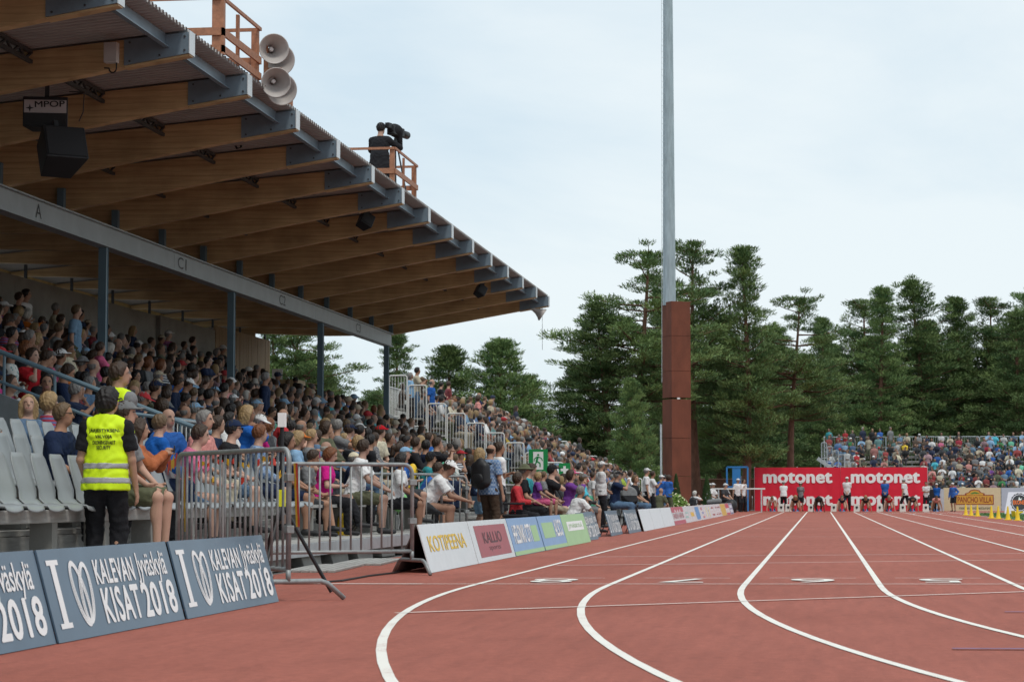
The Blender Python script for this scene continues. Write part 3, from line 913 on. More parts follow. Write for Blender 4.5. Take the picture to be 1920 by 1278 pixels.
# ------------------------------------------------------------------ advertising boards along the track
LEAN = R(16)
def board(label, y0, y1, x=-4.06, h=0.525, m=None, lean=LEAN, rz=0.0, back=True, name='advertising_board', group=None):
    """A leaning board whose face looks over the track; local X runs along its length, local Y up its face."""
    t = thing(name, label, 'board', (x, y0, 0.004), rz, group)
    L = y1 - y0
    up = Vector((-math.sin(lean), 0, math.cos(lean)))
    n = Vector((math.cos(lean), 0, math.sin(lean)))
    th = 0.012
    mb = MB()
    vs_ = []
    for yy in (0.006, L - 0.006):
        for q in (Vector((0, 0, 0)), up * h, up * h - n * th, -n * th + Vector((0, 0, 0.006))):
            vs_.append(q + Vector((0, yy, 0)))
    mb.add(vs_, [(0, 1, 2, 3), (4, 7, 6, 5), (0, 4, 5, 1), (1, 5, 6, 2), (2, 6, 7, 3), (3, 7, 4, 0)])
    mb.build('panel', m or M_WHITE, t)
    if back:
        zt_ = h * math.cos(lean)
        mb = MB()
        p = up * h - n * 0.016
        mb.add([(p.x, 0.02, p.z), (p.x, L - 0.02, p.z), (p.x - 0.22, L - 0.02, 0.0), (p.x - 0.22, 0.02, 0.0), (p.x - 0.012, 0.02, p.z), (p.x - 0.012, L - 0.02, p.z), (p.x - 0.232, L - 0.02, 0.0), (p.x - 0.232, 0.02, 0.0)],
               [(0, 1, 2, 3), (4, 7, 6, 5), (0, 4, 5, 1), (1, 5, 6, 2), (2, 6, 7, 3), (3, 7, 4, 0)])
        mb.build('back_leaf', mat('dark_board_back', (0.07, 0.05, 0.045), 0.7, 0.1), t)
    else:
        p = up * h * 0.8 - n * 0.018
        for yy in (L * 0.25, L * 0.75):
            MB().bar((p.x, yy, p.z), (p.x - 0.16, yy, 0.0), 0.02, 0.02).build('strut', M_DARKMETAL, t)
    F = lambda u, v, e=0.003: frame((up * v + n * e) + Vector((0, u, 0)), (0, 1, 0), up)
    return t, F, L, h
def patch(t, F, u0, u1, v0, v1, m, e=0.002, name='print_field'):
    mb = MB(); mb.add([(0, 0, 0), (u1 - u0, 0, 0), (u1 - u0, v1 - v0, 0), (0, v1 - v0, 0)], [(0, 1, 2, 3)])
    o = mb.build(name, m, t); o.matrix_local = F(u0, v0, e)
    return o
def kisat(t, F, L, h):
    """The slogan of the slate boards: serif I, outline heart, two lines of words."""
    k = L / 2.45; kv = h / 0.62
    mb = MB()
    for a, b, c, d in ((0.0, 0.19, 0.0, 0.035), (0.055, 0.135, 0.035, 0.425), (0.0, 0.19, 0.425, 0.46)):
        mb.add([(a * k, c * kv, 0), (b * k, c * kv, 0), (b * k, d * kv, 0), (a * k, d * kv, 0)], [(0, 1, 2, 3)])
    mb.build('serif_letter', M_WHITE, t).matrix_local = F(0.10 * k, 0.085 * kv)
    for sg in (-1, 1):                              # the heart is drawn by two bundles of crossing loops
        for q, (ax, ay) in enumerate(((0.105, 0.228), (0.087, 0.216), (0.070, 0.203))):
            tl = R(13) * -sg
            pts = []
            for i in range(41):
                w = 2 * math.pi * i / 40
                x, y = ax * math.cos(w), ay * (1.0 if sg < 0 else 0.94) * math.sin(w)
                pts.append(((x * math.cos(tl) - y * math.sin(tl) + sg * 0.052) * k, (x * math.sin(tl) + y * math.cos(tl) + 0.232) * kv))
            ribbon(pts, 0.0115, 0.0003 * (q + (sg > 0) * 3)).build('heart_outline', M_WHITE, t).matrix_local = F(0.60 * k, 0.07 * kv)
    lettering('KALEVAN', M_WHITE, t, F(0.88 * k, 0.352 * kv), 0.74 * k, 0.168 * kv, 0.030, space=1.08)
    lettering('Jyväskylä', M_WHITE, t, F(1.69 * k, 0.312 * kv), 0.62 * k, 0.235 * kv, 0.016)
    lettering('KISAT', M_WHITE, t, F(0.90 * k, 0.075 * kv), 0.70 * k, 0.242 * kv, 0.030, space=1.12)
    lettering('2018', M_WHITE, t, F(1.67 * k, 0.07 * kv), 0.68 * k, 0.246 * kv, 0.032, space=1.08)
for i, (y0, y1, lab) in enumerate(((9.55, 12.05, 'slate blue board with white slogan cut off by the picture edge, nearest one'),
                                   (12.055, 14.55, 'slate blue board with heart and slogan in front of the security guard'),
                                   (14.575, 17.12, 'slate blue board with heart and slogan in front of the crowd barrier'))):
    t, F, L, h = board(lab, y0, y1, -4.13 + 0.01 * i, 0.525, M_SLATE, R(15.5), group='slate blue slogan boards')
    kisat(t, F, L, h)
M_PBLUE = mat('sky_blue_print', (0.22, 0.36, 0.58), 0.45, 0.05)
M_PGREEN = mat('pale_green_print', (0.36, 0.56, 0.28), 0.5, 0.05)
M_PRED = mat('crimson_print', (0.36, 0.03, 0.04), 0.35, 0.12)
M_PYEL = mat('yellow_print', (0.75, 0.50, 0.03), 0.5, 0.1)
M_PDARK = mat('dark_red_print', (0.09, 0.015, 0.02), 0.5, 0.1)
M_PGREY = mat('white_gloss_board', (0.74, 0.77, 0.78), 0.25, 0.04, spec=0.6)
M_PROSE = mat('rose_red_print', (0.45, 0.07, 0.10), 0.5, 0.08)
t, F, L, h = board('glossy white board with yellow lettering beside the second barrier', 23.7, 27.05, m=M_PGREY)
lettering('KOTIPEENA', M_PYEL, t, F(0.35, 0.22), 2.5, 0.17, 0.02)
t, F, L, h = board('white board with a crimson field and dark lettering', 27.09, 30.45, m=M_PGREY)
patch(t, F, 0.35, 3.1, 0.06, 0.46, M_PRED, name='crimson_field')
lettering('KALLIO', M_PDARK, t, F(0.9, 0.23, 0.004), 1.6, 0.14, 0.02)
lettering('sports', M_PDARK, t, F(1.2, 0.12, 0.004), 1.0, 0.07, 0.0)
t, F, L, h = board('sky blue board with tall white lettering and a green foot', 30.5, 33.75, m=M_PBLUE)
patch(t, F, 0, L, 0.004, 0.06, M_PGREEN, name='green_band'); patch(t, F, 2.3, 3.0, 0.16, 0.40, M_PGREEN, name='green_field')
lettering('HELSINKI CITY', M_WHITE, t, F(0.3, 0.17, 0.004), 1.95, 0.25, 0.03)
t, F, L, h = board('blue board with green and white lettering before the plain green one', 33.85, 36.9, m=M_PBLUE)
patch(t, F, 0, L, 0.004, 0.06, M_PGREEN, name='green_band'); patch(t, F, 0.3, 1.75, 0.18, 0.42, M_PGREEN, name='green_field')
lettering('ALSCO', M_WHITE, t, F(1.85, 0.19, 0.004), 1.0, 0.26, 0.035)
t, F, L, h = board('pale green board with a white lettering strip', 36.94, 40.6, m=M_PGREEN)
patch(t, F, 0.6, 3.1, 0.24, 0.40, M_WHITE, name='white_strip')
lettering('JYVÄSKYLÄ', M_PGREEN, t, F(0.8, 0.27, 0.004), 2.1, 0.10, 0.02)
for i, (y0, y1, x, w) in enumerate(((40.9, 43.2, -4.22, 'first'), (43.3, 46.0, -4.32, 'second'), (46.2, 49.4, -4.20, 'third'), (49.6, 53.0, -4.12, 'fourth'))):
    t, F, L, h = board(f'small slate slogan board, {w} of the four beside the kneeling photographer', y0, y1, x, 0.53, M_SLATE, R(16), R((-1.2, 1.5, 0.8, 0)[i]), back=False, group='slate slogan boards beside the photographer')
    kisat(t, F, L, h)
M_PBLANK = mat('blank_white_board', (0.70, 0.74, 0.76), 0.4, 0.05)
for i, (y0, y1, w) in enumerate(((53.1, 56.4, 'first'), (56.45, 60.2, 'second'), (60.25, 64.4, 'third'))):
    board(f'blank white board, {w} of the three after the slate boards', y0, y1, m=M_PBLANK, group='blank white boards')
t, F, L, h = board('white board with rose red head and foot bands', 64.5, 70.0, m=M_PGREY)
patch(t, F, 0, L, 0.36, 0.522, M_PROSE, name='red_band'); patch(t, F, 0, L, 0.004, 0.12, M_PROSE, name='red_band')
lettering('HARVIA HARVIA', M_PROSE, t, F(0.3, 0.17, 0.004), L - 0.6, 0.17, 0.0)
lettering('A A A', M_WHITE, t, F(1.2, 0.35, 0.005), L - 2.4, 0.10, 0.0)
far = [('white board with faint green marks beside the rose red banded board', 70.05, 73.0, [(0.5, 2.0, 0.18, 0.24, (0.3, 0.5, 0.45)), (0.8, 2.2, 0.34, 0.38, (0.3, 0.5, 0.45))]),
       ('grey white board with an orange patch', 73.05, 76.2, [(0.5, 2.3, 0.20, 0.36, (0.72, 0.42, 0.03))]),
       ('white board with a blue field', 76.25, 79.4, [(0.3, 2.7, 0.05, 0.55, (0.10, 0.25, 0.50))]),
       ('white board with small red and blue round emblems', 79.45, 83.0, [(0.8, 1.6, 0.40, 0.52, (0.5, 0.1, 0.15)), (1.2, 2.1, 0.24, 0.32, (0.2, 0.25, 0.5)), (1.3, 2.4, 0.07, 0.15, (0.5, 0.1, 0.12))]),
       ('white board with pale yellow stripes', 83.05, 87.2, [(0.6, 1.1, 0.08, 0.5, (0.75, 0.66, 0.35)), (1.6, 2.0, 0.08, 0.5, (0.6, 0.65, 0.7)), (2.5, 3.0, 0.08, 0.5, (0.75, 0.66, 0.35))]),
       ('white board with two small dark red bars', 87.25, 91.0, [(0.6, 2.4, 0.42, 0.48, (0.35, 0.05, 0.05)), (0.8, 2.6, 0.10, 0.17, (0.35, 0.05, 0.05))]),
       ('white board with six small dark red bars', 91.05, 96.0, [(0.4 + 1.5 * k, 1.3 + 1.5 * k, v, v + 0.06, (0.35, 0.05, 0.05)) for k in range(3) for v in (0.10, 0.42)]),
       ('golden yellow board near the start', 96.05, 101.0, [(0.1, 4.8, 0.01, 0.59, (0.62, 0.38, 0.06))]),
       ('red and white board near the start', 101.05, 105.0, [(0.1, 3.8, 0.36, 0.59, (0.5, 0.05, 0.08)), (0.1, 3.8, 0.01, 0.12, (0.5, 0.05, 0.08))]),
       ('grey violet lettered board last in the line', 105.05, 109.0, [(0.1, 3.8, 0.01, 0.59, (0.20, 0.20, 0.30)), (0.4, 3.4, 0.34, 0.5, (0.6, 0.6, 0.66)), (0.4, 3.4, 0.1, 0.26, (0.6, 0.6, 0.66))])]
for lab, y0, y1, ps in far:
    t, F, L, h = board(lab, y0, y1, m=M_PGREY)
    for j, (a, b, c, d, cc) in enumerate(ps):
        patch(t, F, a, min(b, L), c * 0.87, d * 0.87, mat('board_ink_%d_%d_%d' % tuple(int(q * 99) for q in cc), cc, 0.5, 0.06), 0.002 + 0.0015 * j)

# ------------------------------------------------------------------ floodlight mast with its rust-red casing
MY = 104.0
mast = thing('floodlight_mast', 'tall galvanised floodlight mast rising from a square rust-red casing', 'mast', (-6.46, MY, 0))
def sq(z0, z1, w, rz, n='casing'):
    c, s = math.cos(rz), math.sin(rz)
    q = [(c * a - s * b, s * a + c * b) for a, b in ((-w, -w), (w, -w), (w, w), (-w, w))]
    mb = MB(); mb.add([(x, y, z0) for x, y in q] + [(x, y, z1) for x, y in q], [(0,3,2,1),(4,5,6,7),(0,1,5,4),(1,2,6,5),(2,3,7,6),(3,0,4,7)])
    return mb.build(n, M_CORTEN, mast, bevel=0.006)
rzm = R(30)
for z0, z1 in ((0.0, 1.72), (1.735, 3.45), (3.465, 5.22)):
    sq(z0, z1, 0.485, rzm)
for z0, z1 in ((5.30, 6.5), (6.512, 8.1), (8.112, 9.68)):
    sq(z0, z1, 0.482, rzm)
mb = MB(); mb.lathe([(0.30, 9.55), (0.30, 9.7), (0.215, 25), (0.20, 30)], 28); mb.build('pole', mat('mast_zinc', (0.34, 0.40, 0.43), 0.4, 0.2, 3, 0.05, 20, metal=0.3, stretch=(3, 3, 0.4)), mast, smooth=True, loc=(-0.32, 0.1, 0.0))
lad = MB()
lad.bar((-0.66, -0.1, 6.0), (-0.58, -0.1, 30), 0.02, 0.02)
z = 9.8
while z < 30:
    lad.bar((-0.66 + 0.08 * (z - 6) / 24, -0.1, z), (-0.45 + 0.05 * (z - 6) / 24, -0.08, z), 0.014, 0.014); z += 0.28
lad.build('ladder', M_GALV, mast)
MB().tube([(-0.70, -0.25, 0), (-0.70, -0.25, 4.1)], 0.05, 8).build('cable_duct', M_GALV, mast)
for dx in (0.12,):
    MB().box((dx - 0.06, -0.50, 5.225), (dx + 0.06, -0.35, 5.295)).build('spacer', M_WHITE, mast)

# ------------------------------------------------------------------ red start wall, side boards, cones
MOT = 130.0
mw = thing('banner_wall', 'wide red banner wall with white lettering behind the starters', 'banner', (-3.68, MOT, 0))
for k in range(2):
    mb = MB()
    nseg = 26
    vs_, fs = [], []
    for i in range(nseg + 1):
        for z in (0.01, 0.6, 1.22, 1.235, 1.8, 2.46):
            vs_.append((k * 4.83 + 4.82 * i / nseg, 0.018 * math.sin(i * 1.7 + z * 2 + k) * (1 if z not in (0.01, 2.46) else 0.3), z))
    for i in range(nseg):
        for j in range(5):
            a = i * 6 + j; fs.append((a, a + 6, a + 7, a + 1))
    mb.add(vs_, fs); mb.build('banner_sheet', M_RED, mw, smooth=True)
for x in (0.0, 2.4, 4.82, 7.25, 9.65):
    MB().box((x - 0.03, 0.06, 0), (x + 0.03, 0.12, 2.5)).build('frame_post', M_GALV, mw)
for x, w in ((0.46, 3.92), (5.38, 3.88)):
    for z in (1.60, 0.34):
        lettering('motonet', M_WHITE, mw, frame((x + 0.06, -0.03, z), (1, 0, 0), (0, 0, 1)), w - 0.12, 0.55, 0.045, space=1.04)
pv = thing('advertising_board', 'cream board with a red-brown restaurant sign beside the red wall', 'board', (7.2, 132.0, 0))
m_cream = mat('cream_print', (0.62, 0.53, 0.34), 0.6, 0.05)
MB().box((-0.25, 0, 0.01), (2.95, 0.04, 1.32)).build('panel', m_cream, pv)
m_ochre = mat('ochre_print', (0.60, 0.33, 0.05), 0.6, 0.06); m_brown = mat('maroon_print', (0.24, 0.025, 0.02), 0.6, 0.05)
MB().box((0.42, -0.008, 0.36), (2.55, -0.002, 0.92)).build('sign_border', m_brown, pv)
MB().box((0.47, -0.014, 0.40), (2.50, -0.009, 0.88)).build('sign_field', m_ochre, pv)
arch = [(0.95, 0.90), (2.05, 0.90), (2.05, 1.0), (1.85, 1.06), (1.75, 1.18), (1.5, 1.23), (1.25, 1.18), (1.15, 1.06), (0.95, 1.0)]
MB().prism(arch, -0.0075, -0.0025).build('sign_arch', m_brown, pv)
MB().prism([(1.5 + (x - 1.5) * 0.86, 0.90 + (z - 0.90) * 0.86) for x, z in arch], -0.013, -0.0085).build('arch_field', m_ochre, pv)
MB().prism([(1.22, 0.99), (1.5, 1.09), (1.8, 1.0), (1.6, 0.97), (1.5, 1.0), (1.35, 0.955)], -0.018, -0.0135).build('leaf_emblem', mat('leaf_print', (0.08, 0.25, 0.05), 0.6), pv)
lettering('PANCHO VILLA', m_brown, pv, frame((0.54, -0.017, 0.48), (1, 0, 0), (0, 0, 1)), 1.9, 0.32, 0.012)
lettering('mexican food restaurant', mat('green_ink', (0.05, 0.07, 0.03), 0.6), pv, frame((0.62, -0.004, 0.10), (1, 0, 0), (0, 0, 1)), 1.75, 0.17, 0.012)
kb = thing('advertising_board', 'dark board with cyan and pink lettering between the officials', 'board', (5.95, 131.2, 0))
MB().box((0, 0, 0.01), (0.98, 0.04, 1.25)).build('panel', mat('grey_board', (0.45, 0.5, 0.55), 0.6), kb)
MB().prism([(0.05, 0.05), (0.55, 0.05), (0.42, 1.22), (0.05, 1.22)], -0.006, -0.002).build('dark_field', M_BLACK, kb)
lettering('KH', mat('cyan_print', (0.10, 0.48, 0.65), 0.5), kb, frame((0.02, -0.01, 0.2), (1, 0, 0), (0, 0, 1)), 0.52, 0.36, 0.04)
MB().prism([(0.42, 0.5), (0.52, 0.5), (0.60, 1.2), (0.48, 1.2)], -0.012, -0.007).build('pink_stroke', mat('pink_print', (0.6, 0.04, 0.3), 0.5), kb)
MB().prism([(0.53, 0.3), (0.62, 0.3), (0.70, 1.2), (0.61, 1.2)], -0.012, -0.007).build('cyan_stroke', mat('cyan_print', (0.10, 0.48, 0.65), 0.5), kb)
pb = thing('advertising_board', 'pale blue plain board behind the tilted white emblem board', 'board', (10.18, 132.0, 0))
MB().box((0, 0, 0.01), (12.0, 0.04, 1.32)).build('panel', mat('pale_blue_print', (0.42, 0.48, 0.56), 0.6, 0.04), pb)
eb = thing('advertising_board', 'tilted white board with a round black emblem on the grass edge', 'board', (8.45, 108.0, 0.01))
eb.rotation_euler = (R(-16), 0, 0)
MB().prism([(0.0, 0.0), (4.2, 0.0), (4.2, 1.06), (0.22, 1.06)], 0, 0.03).build('panel', mat('lilac_white_print', (0.74, 0.70, 0.78), 0.6, 0.03), eb)
def disc(r, n, jag, e, m, name, cx=0.72, cz=0.55):
    MB().add([(cx + (r + (jag if k % 2 else 0)) * 0.92 * math.cos(2 * math.pi * k / n), -e, cz + (r + (jag if k % 2 else 0)) * math.sin(2 * math.pi * k / n)) for k in range(n)], [tuple(range(n))]).build(name, m, eb)
disc(0.43, 32, 0.035, 0.004, M_BLACK, 'emblem_rim'); disc(0.40, 40, 0, 0.007, mat('lilac_white_print', (0.74, 0.70, 0.78)), 'emblem_ring'); disc(0.37, 40, 0, 0.010, mat('charcoal_print', (0.035, 0.035, 0.04), 0.6), 'emblem_disc')
lettering('EKONEN', mat('orange_print', (0.80, 0.16, 0.02), 0.5), eb, frame((0.42, -0.014, 0.46), (1, 0, 0), (0, 0, 1)), 0.62, 0.19, 0.04)
MB().prism([(0.66, 0.66), (0.70, 0.83), (0.75, 0.72), (0.84, 0.76), (0.78, 0.66)], -0.017, -0.013).build('flame_emblem', M_WHITE, eb)
M_CONE = mat('yellow_cone', (0.78, 0.52, 0.015), 0.45, 0.06)
cone_b = MB().box((-0.13, -0.13, 0), (0.13, 0.13, 0.025)).mesh('base', M_CONE)
cone_m = MB().lathe([(0.095, 0.024), (0.08, 0.05), (0.026, 0.44), (0.02, 0.47), (0.002, 0.47)], 16).mesh('shell', M_CONE, smooth=True)
for i, (px, py, w) in enumerate(((1811, 966, 'leftmost of the row'), (1821, 967, 'second from the left'), (1833, 968, 'third from the left'), (1859, 972, 'fourth from the left, after the gap'), (1872, 973, 'fifth from the left'), (1890, 975, 'sixth from the left'), (1908, 976, 'rightmost of the row'))):
    c = thing('traffic_cone', f'yellow cone on the track inner edge, {w}', 'cone', ground(px, py) + Vector((0, 0, 0.012)), 0, 'yellow cones on the inner edge')
    link('base', cone_b, c); link('shell', cone_m, c)
c = thing('traffic_cone', 'yellow cone lying on its side behind the rightmost cone', 'cone', ground(1900, 969) + Vector((0, 0, 0.125)), 0)
c.rotation_euler = (0, R(80), R(30))
link('base', cone_b, c); link('shell', cone_m, c)
# white lane boxes and starting blocks
M_BOXW = mat('white_box', (0.66, 0.65, 0.60), 0.6, 0.06)
for i in range(8):
    cx = LANE0 + (i + 0.5) * LANE
    nm = ['leftmost', 'second from the left', 'third from the left', 'fourth from the left', 'fifth from the left', 'sixth from the left', 'seventh from the left', 'rightmost'][i]
    b = thing('lane_box', f'white lane marker box behind the starters, {nm}', 'box', (cx + (0.42 if i in (0,) else -0.42), 124.3, 0), 0, 'white lane marker boxes')
    MB().add([(-0.17, -0.15, 0), (0.17, -0.15, 0), (0.17, 0.15, 0), (-0.17, 0.15, 0), (-0.15, -0.12, 0.42), (0.15, -0.12, 0.42), (0.15, 0.12, 0.42), (-0.15, 0.12, 0.42)], [(0,3,2,1),(4,5,6,7),(0,1,5,4),(1,2,6,5),(2,3,7,6),(3,0,4,7)]).build('casing', M_BOXW, b, bevel=0.015)
    MB().prism([(-0.06, 0.30), (0.06, 0.30), (0.06, 0.22), (0.0, 0.14), (-0.06, 0.22)], -0.155, -0.125).build('shield_emblem', M_BLACK, b)
    s = thing('starting_block', f'metal starting block with blue pedals in lane {8 - i}, {nm}', 'starting block', (cx, 121.85, 0.004), 0, 'starting blocks')
    MB().box((-0.03, -0.1, 0.0), (0.03, 0.75, 0.04)).build('rail', M_GALV, s)
    for dx, dy in ((-0.10, 0.15), (0.10, 0.45)):
        MB().add([(dx - 0.055, dy, 0.03), (dx + 0.055, dy, 0.03), (dx + 0.055, dy + 0.03, 0.03), (dx - 0.055, dy + 0.03, 0.03), (dx - 0.055, dy + 0.10, 0.17), (dx + 0.055, dy + 0.10, 0.17), (dx + 0.055, dy + 0.13, 0.16), (dx - 0.055, dy + 0.13, 0.16)], [(0,3,2,1),(4,5,6,7),(0,1,5,4),(1,2,6,5),(2,3,7,6),(3,0,4,7)]).build('pedal', mat('blue_pedal', (0.05, 0.18, 0.45), 0.5), s)

# ------------------------------------------------------------------ open bleachers past the roofed stand
def rail_panel(t, a, b, h0, h1, m, bars, name='railing_panel'):
    """A hooped railing section between two floor points."""
    a, b = Vector(a), Vector(b)
    mb = MB()
    d = (b - a).normalized()
    cr = 0.07
    U = Vector((0, 0, 1))
    A0, A1, B1, B0 = a + U * h0, a + U * h1, b + U * h1, b + U * h0
    pts = [A0, A1 - U * cr, A1 + d * cr * 0.3 - U * cr * 0.3, A1 + d * cr, B1 - d * cr, B1 - d * cr * 0.3 - U * cr * 0.3, B1 - U * cr, B0]
    mb.tube(pts, 0.024, 7)
    mb.tube([A0 + U * 0.08, B0 + U * 0.08], 0.018, 6)
    for k in range(1, bars + 1):
        p = a.lerp(b, k / (bars + 1))
        mb.tube([p + U * (h0 + 0.08), p + U * (h1 - 0.01)], 0.009, 5, False)
    return mb.build(name, m, t)
bl = thing('bleacher', 'open bleacher with white hooped railings past the end of the roof', 'bleacher')
BROWS = 10
BL0, BL1 = 72.0, 96.0
def brow_x(r): return -7.75 - 0.63 * r
def brow_f(r): return 0.40 + 0.315 * r
for r in range(BROWS):
    x = brow_x(r)
    MB().box((x - 0.31, BL0, brow_f(r) - 0.05), (x + 0.31, BL1, brow_f(r))).build('floor_plank', M_PLANK, bl)
    MB().box((x - 0.16, BL0 + 0.1, brow_f(r) + 0.36), (x + 0.14, BL1 - 0.1, brow_f(r) + 0.41)).build('bench', M_PLANK, bl)
    rail_panel(bl, (x + 0.30, BL0 - 0.04, brow_f(r)), (x - 0.28, BL0 - 0.04, brow_f(r)), 0.06, 1.17 if r < 8 else 1.45, M_WHITERAIL, 5)
    rail_panel(bl, (x + 0.30, BL1 + 0.04, brow_f(r)), (x - 0.28, BL1 + 0.04, brow_f(r)), 0.06, 1.17, M_WHITERAIL, 5)
    for y in (BL0 + 0.2, 80.0, 88.0, BL1 - 0.2):
        MB().box((x - 0.03, y, 0), (x + 0.03, y + 0.06, brow_f(r) - 0.052)).build('support', M_GALV, bl)
for y in (BL0 - 0.08, BL1 + 0.08):
    MB().bar((-7.4, y, 0.25), (-13.9, y, 3.45), 0.05, 0.2).build('stringer', M_GALV, bl)
y = BL0
while y < BL1 - 1:
    rail_panel(bl, (-13.75, y, brow_f(9)), (-13.75, y + 1.95, brow_f(9)), 0.06, 1.1, M_WHITERAIL, 14)
    y += 2.0
sg = thing('exit_sign', 'green emergency exit sign with a running figure on the bleacher railing', 'sign', at(1008, 862, 71.2) + Vector((-0.28, 0, -0.40)))
M_SGREEN = mat('sign_green', (0.01, 0.26, 0.07), 0.5, 0.04)
MB().box((0, 0, 0), (0.60, 0.02, 0.74)).build('panel', M_SGREEN, sg)
MB().box((0.14, -0.008, 0.10), (0.46, -0.002, 0.66)).build('white_field', M_WHITE, sg)
fig = MB()
fig.lathe([(0.001, 0), (0.035, 0)], 12, (0.30, -0.012, 0.56), Matrix.Rotation(R(90), 3, 'X'))
for a, b, w in (((0.29, 0.51), (0.25, 0.36), 0.07), ((0.25, 0.36), (0.36, 0.30), 0.045), ((0.36, 0.30), (0.36, 0.18), 0.04), ((0.25, 0.36), (0.20, 0.24), 0.045), ((0.20, 0.24), (0.12, 0.22), 0.04), ((0.30, 0.50), (0.40, 0.46), 0.03), ((0.40, 0.46), (0.44, 0.38), 0.028), ((0.27, 0.50), (0.18, 0.44), 0.03), ((0.18, 0.44), (0.17, 0.36), 0.028)):
    fig.bar((a[0], -0.012, a[1]), (b[0], -0.012, b[1]), w, 0.004, up=(0, 1, 0))
fig.build('running_figure', M_SGREEN, sg)
sg = thing('first_aid_sign', 'green first aid sign with a white cross on the bleacher railing', 'sign', at(1049, 875, 70.9) + Vector((-0.02, 0, -0.30)))
MB().box((0, 0, 0), (0.36, 0.02, 0.42)).build('panel', M_SGREEN, sg)
MB().box((0.06, -0.008, 0.17), (0.30, -0.002, 0.25)).build('white_cross', M_WHITE, sg)
MB().box((0.14, -0.0085, 0.09), (0.22, -0.0025, 0.33)).build('white_cross', M_WHITE, sg)
# railings with bars along the front of the lower stand
for i, (a, b, lab) in enumerate((((-6.9, 33.6, 0.0), (-5.9, 35.4, 0.0), 'grey barrier behind the man in the white cap'), ((-7.1, 37.6, 0.0), (-6.0, 38.6, 0.0), 'grey barrier beside the man with the black backpack'), ((-8.75, 30.2, 0.8), (-8.75, 32.6, 0.8), 'grey barrier along the walkway above the white shirt man'), ((-8.75, 33.0, 0.8), (-8.75, 35.5, 0.8), 'grey barrier along the walkway, second one'), ((-8.75, 36.0, 0.8), (-8.75, 38.5, 0.8), 'grey barrier along the walkway, third one'))):
    barrier(lab, a, b, 10, 1.15 if i < 2 else 1.05, feet=True)

# ------------------------------------------------------------------ end stand behind the red wall
es = thing('end_stand', 'open stand behind the red wall with metal railings along its top', 'bleacher')
EROWS = 11
def erow_y(r): return 146.0 + 0.78 * r
def erow_f(r): return 0.45 + 0.325 * r
EX0, EX1 = 0.35, 24.0
for r in range(EROWS):
    y = erow_y(r)
    x0 = EX0 if r > 4 else EX0 + 1.6
    MB().box((x0, y - 0.38, erow_f(r) - 0.05), (EX1, y + 0.38, erow_f(r))).build('floor_plank', M_PLANK, es)
    MB().box((x0, y - 0.12, erow_f(r) + 0.36), (EX1, y + 0.18, erow_f(r) + 0.41)).build('bench', M_PLANK, es)
    for x in (0.6 if r > 4 else 2.0, 6.0, 12.0, 18.0, 23.8):
        MB().box((x, y - 0.03, 0), (x + 0.06, y + 0.03, erow_f(r) - 0.052)).build('support', M_GALV, es)
    MB().box((x0, y - 0.40, erow_f(r) - 0.36), (EX1, y - 0.385, erow_f(r) - 0.2)).build('riser', M_PLANK, es)
yt = erow_y(EROWS - 1) + 0.45
x = 0.3
while x < 24:
    rail_panel(es, (x, yt, erow_f(10)), (x + 2.0, yt, erow_f(10)), 0.06, 1.1, M_GALV, 14); x += 2.05
for r in range(EROWS):
    xx = EX0 - 0.06 if r > 4 else EX0 + 1.5 - 0.25 * 0
    if r > 4: xx = EX0 - 0.06
    rail_panel(es, (xx, erow_y(r) - 0.36, erow_f(r)), (xx, erow_y(r) + 0.36, erow_f(r)), 0.06, 1.12, M_GALV, 4)
# flight of landing steps at the left end with slanting stringer
for k in range(6):
    x = 0.1 + 0.36 * k; z = 3.1 - 0.25 * k
    MB().box((x, 144.6, z - 0.05), (x + 0.34, 145.6, z)).build('stair_tread', M_GALV, es)
    rail_panel(es, (x, 144.55, z), (x + 0.33, 144.55, z), 0.05, 1.1, M_GALV, 3)
MB().bar((-0.15, 144.57, 3.22), (2.4, 144.57, 1.4), 0.05, 0.24).build('stringer', M_GALV, es)
MB().tube([(0.05, 144.7, 0), (0.05, 144.7, 3.0)], 0.04, 6).build('support', M_GALV, es)

# ------------------------------------------------------------------ timber fence, frames, planting by the mast
fn = thing('timber_fence', 'long brown timber fence behind the mast and planting', 'fence', (-22, 133.0, 0))
M_FENCE = mat('fence_timber', (0.20, 0.105, 0.065), 0.75, 0.25, 4, 0.2, 20, stretch=(4, 4, 0.6))
bd_me = MB().box((0, 0, 0.05), (0.135, 0.025, 1.80)).mesh('fence_board', M_FENCE)
k = 0
while k * 0.15 < 18.6:
    link('fence_board', bd_me, fn, (3.4 + k * 0.15, 0.004 * (k % 3), 0)); k += 1
MB().box((3.3, -0.06, 1.805), (22.1, 0.08, 1.86)).build('cap_rail', mat('cap_timber', (0.42, 0.26, 0.19), 0.7, 0.15), fn)
for x in (5.4, 9.4, 13.4, 17.4, 20.9):
    MB().box((x, -0.16, 0), (x + 0.12, -0.062, 2.0)).build('fence_post', M_GALV, fn)
bf_ = thing('blue_gate_frame', 'bright blue steel frame left of the red wall', 'frame', (-5.12, 127.0, 0))
M_BLUEP = mat('bright_blue_paint', (0.03, 0.20, 0.50), 0.4, 0.06)
for a, b in (((0, 0, 0), (0, 0, 2.45)), ((1.15, 0, 0), (1.15, 0, 2.45)), ((0, 0, 2.45), (1.15, 0, 2.45)), ((0, 0, 1.35), (1.15, 0, 1.35))):
    MB().bar(a, b, 0.09, 0.09).build('tube', M_BLUEP, bf_)
MB().box((0.30, -0.02, 1.4), (0.75, 0.02, 2.40)).build('panel', M_BLUEP, bf_)
wr = thing('white_rail', 'white rail on a post beside the mast planting', 'rail', (-5.9, 118.0, 0))
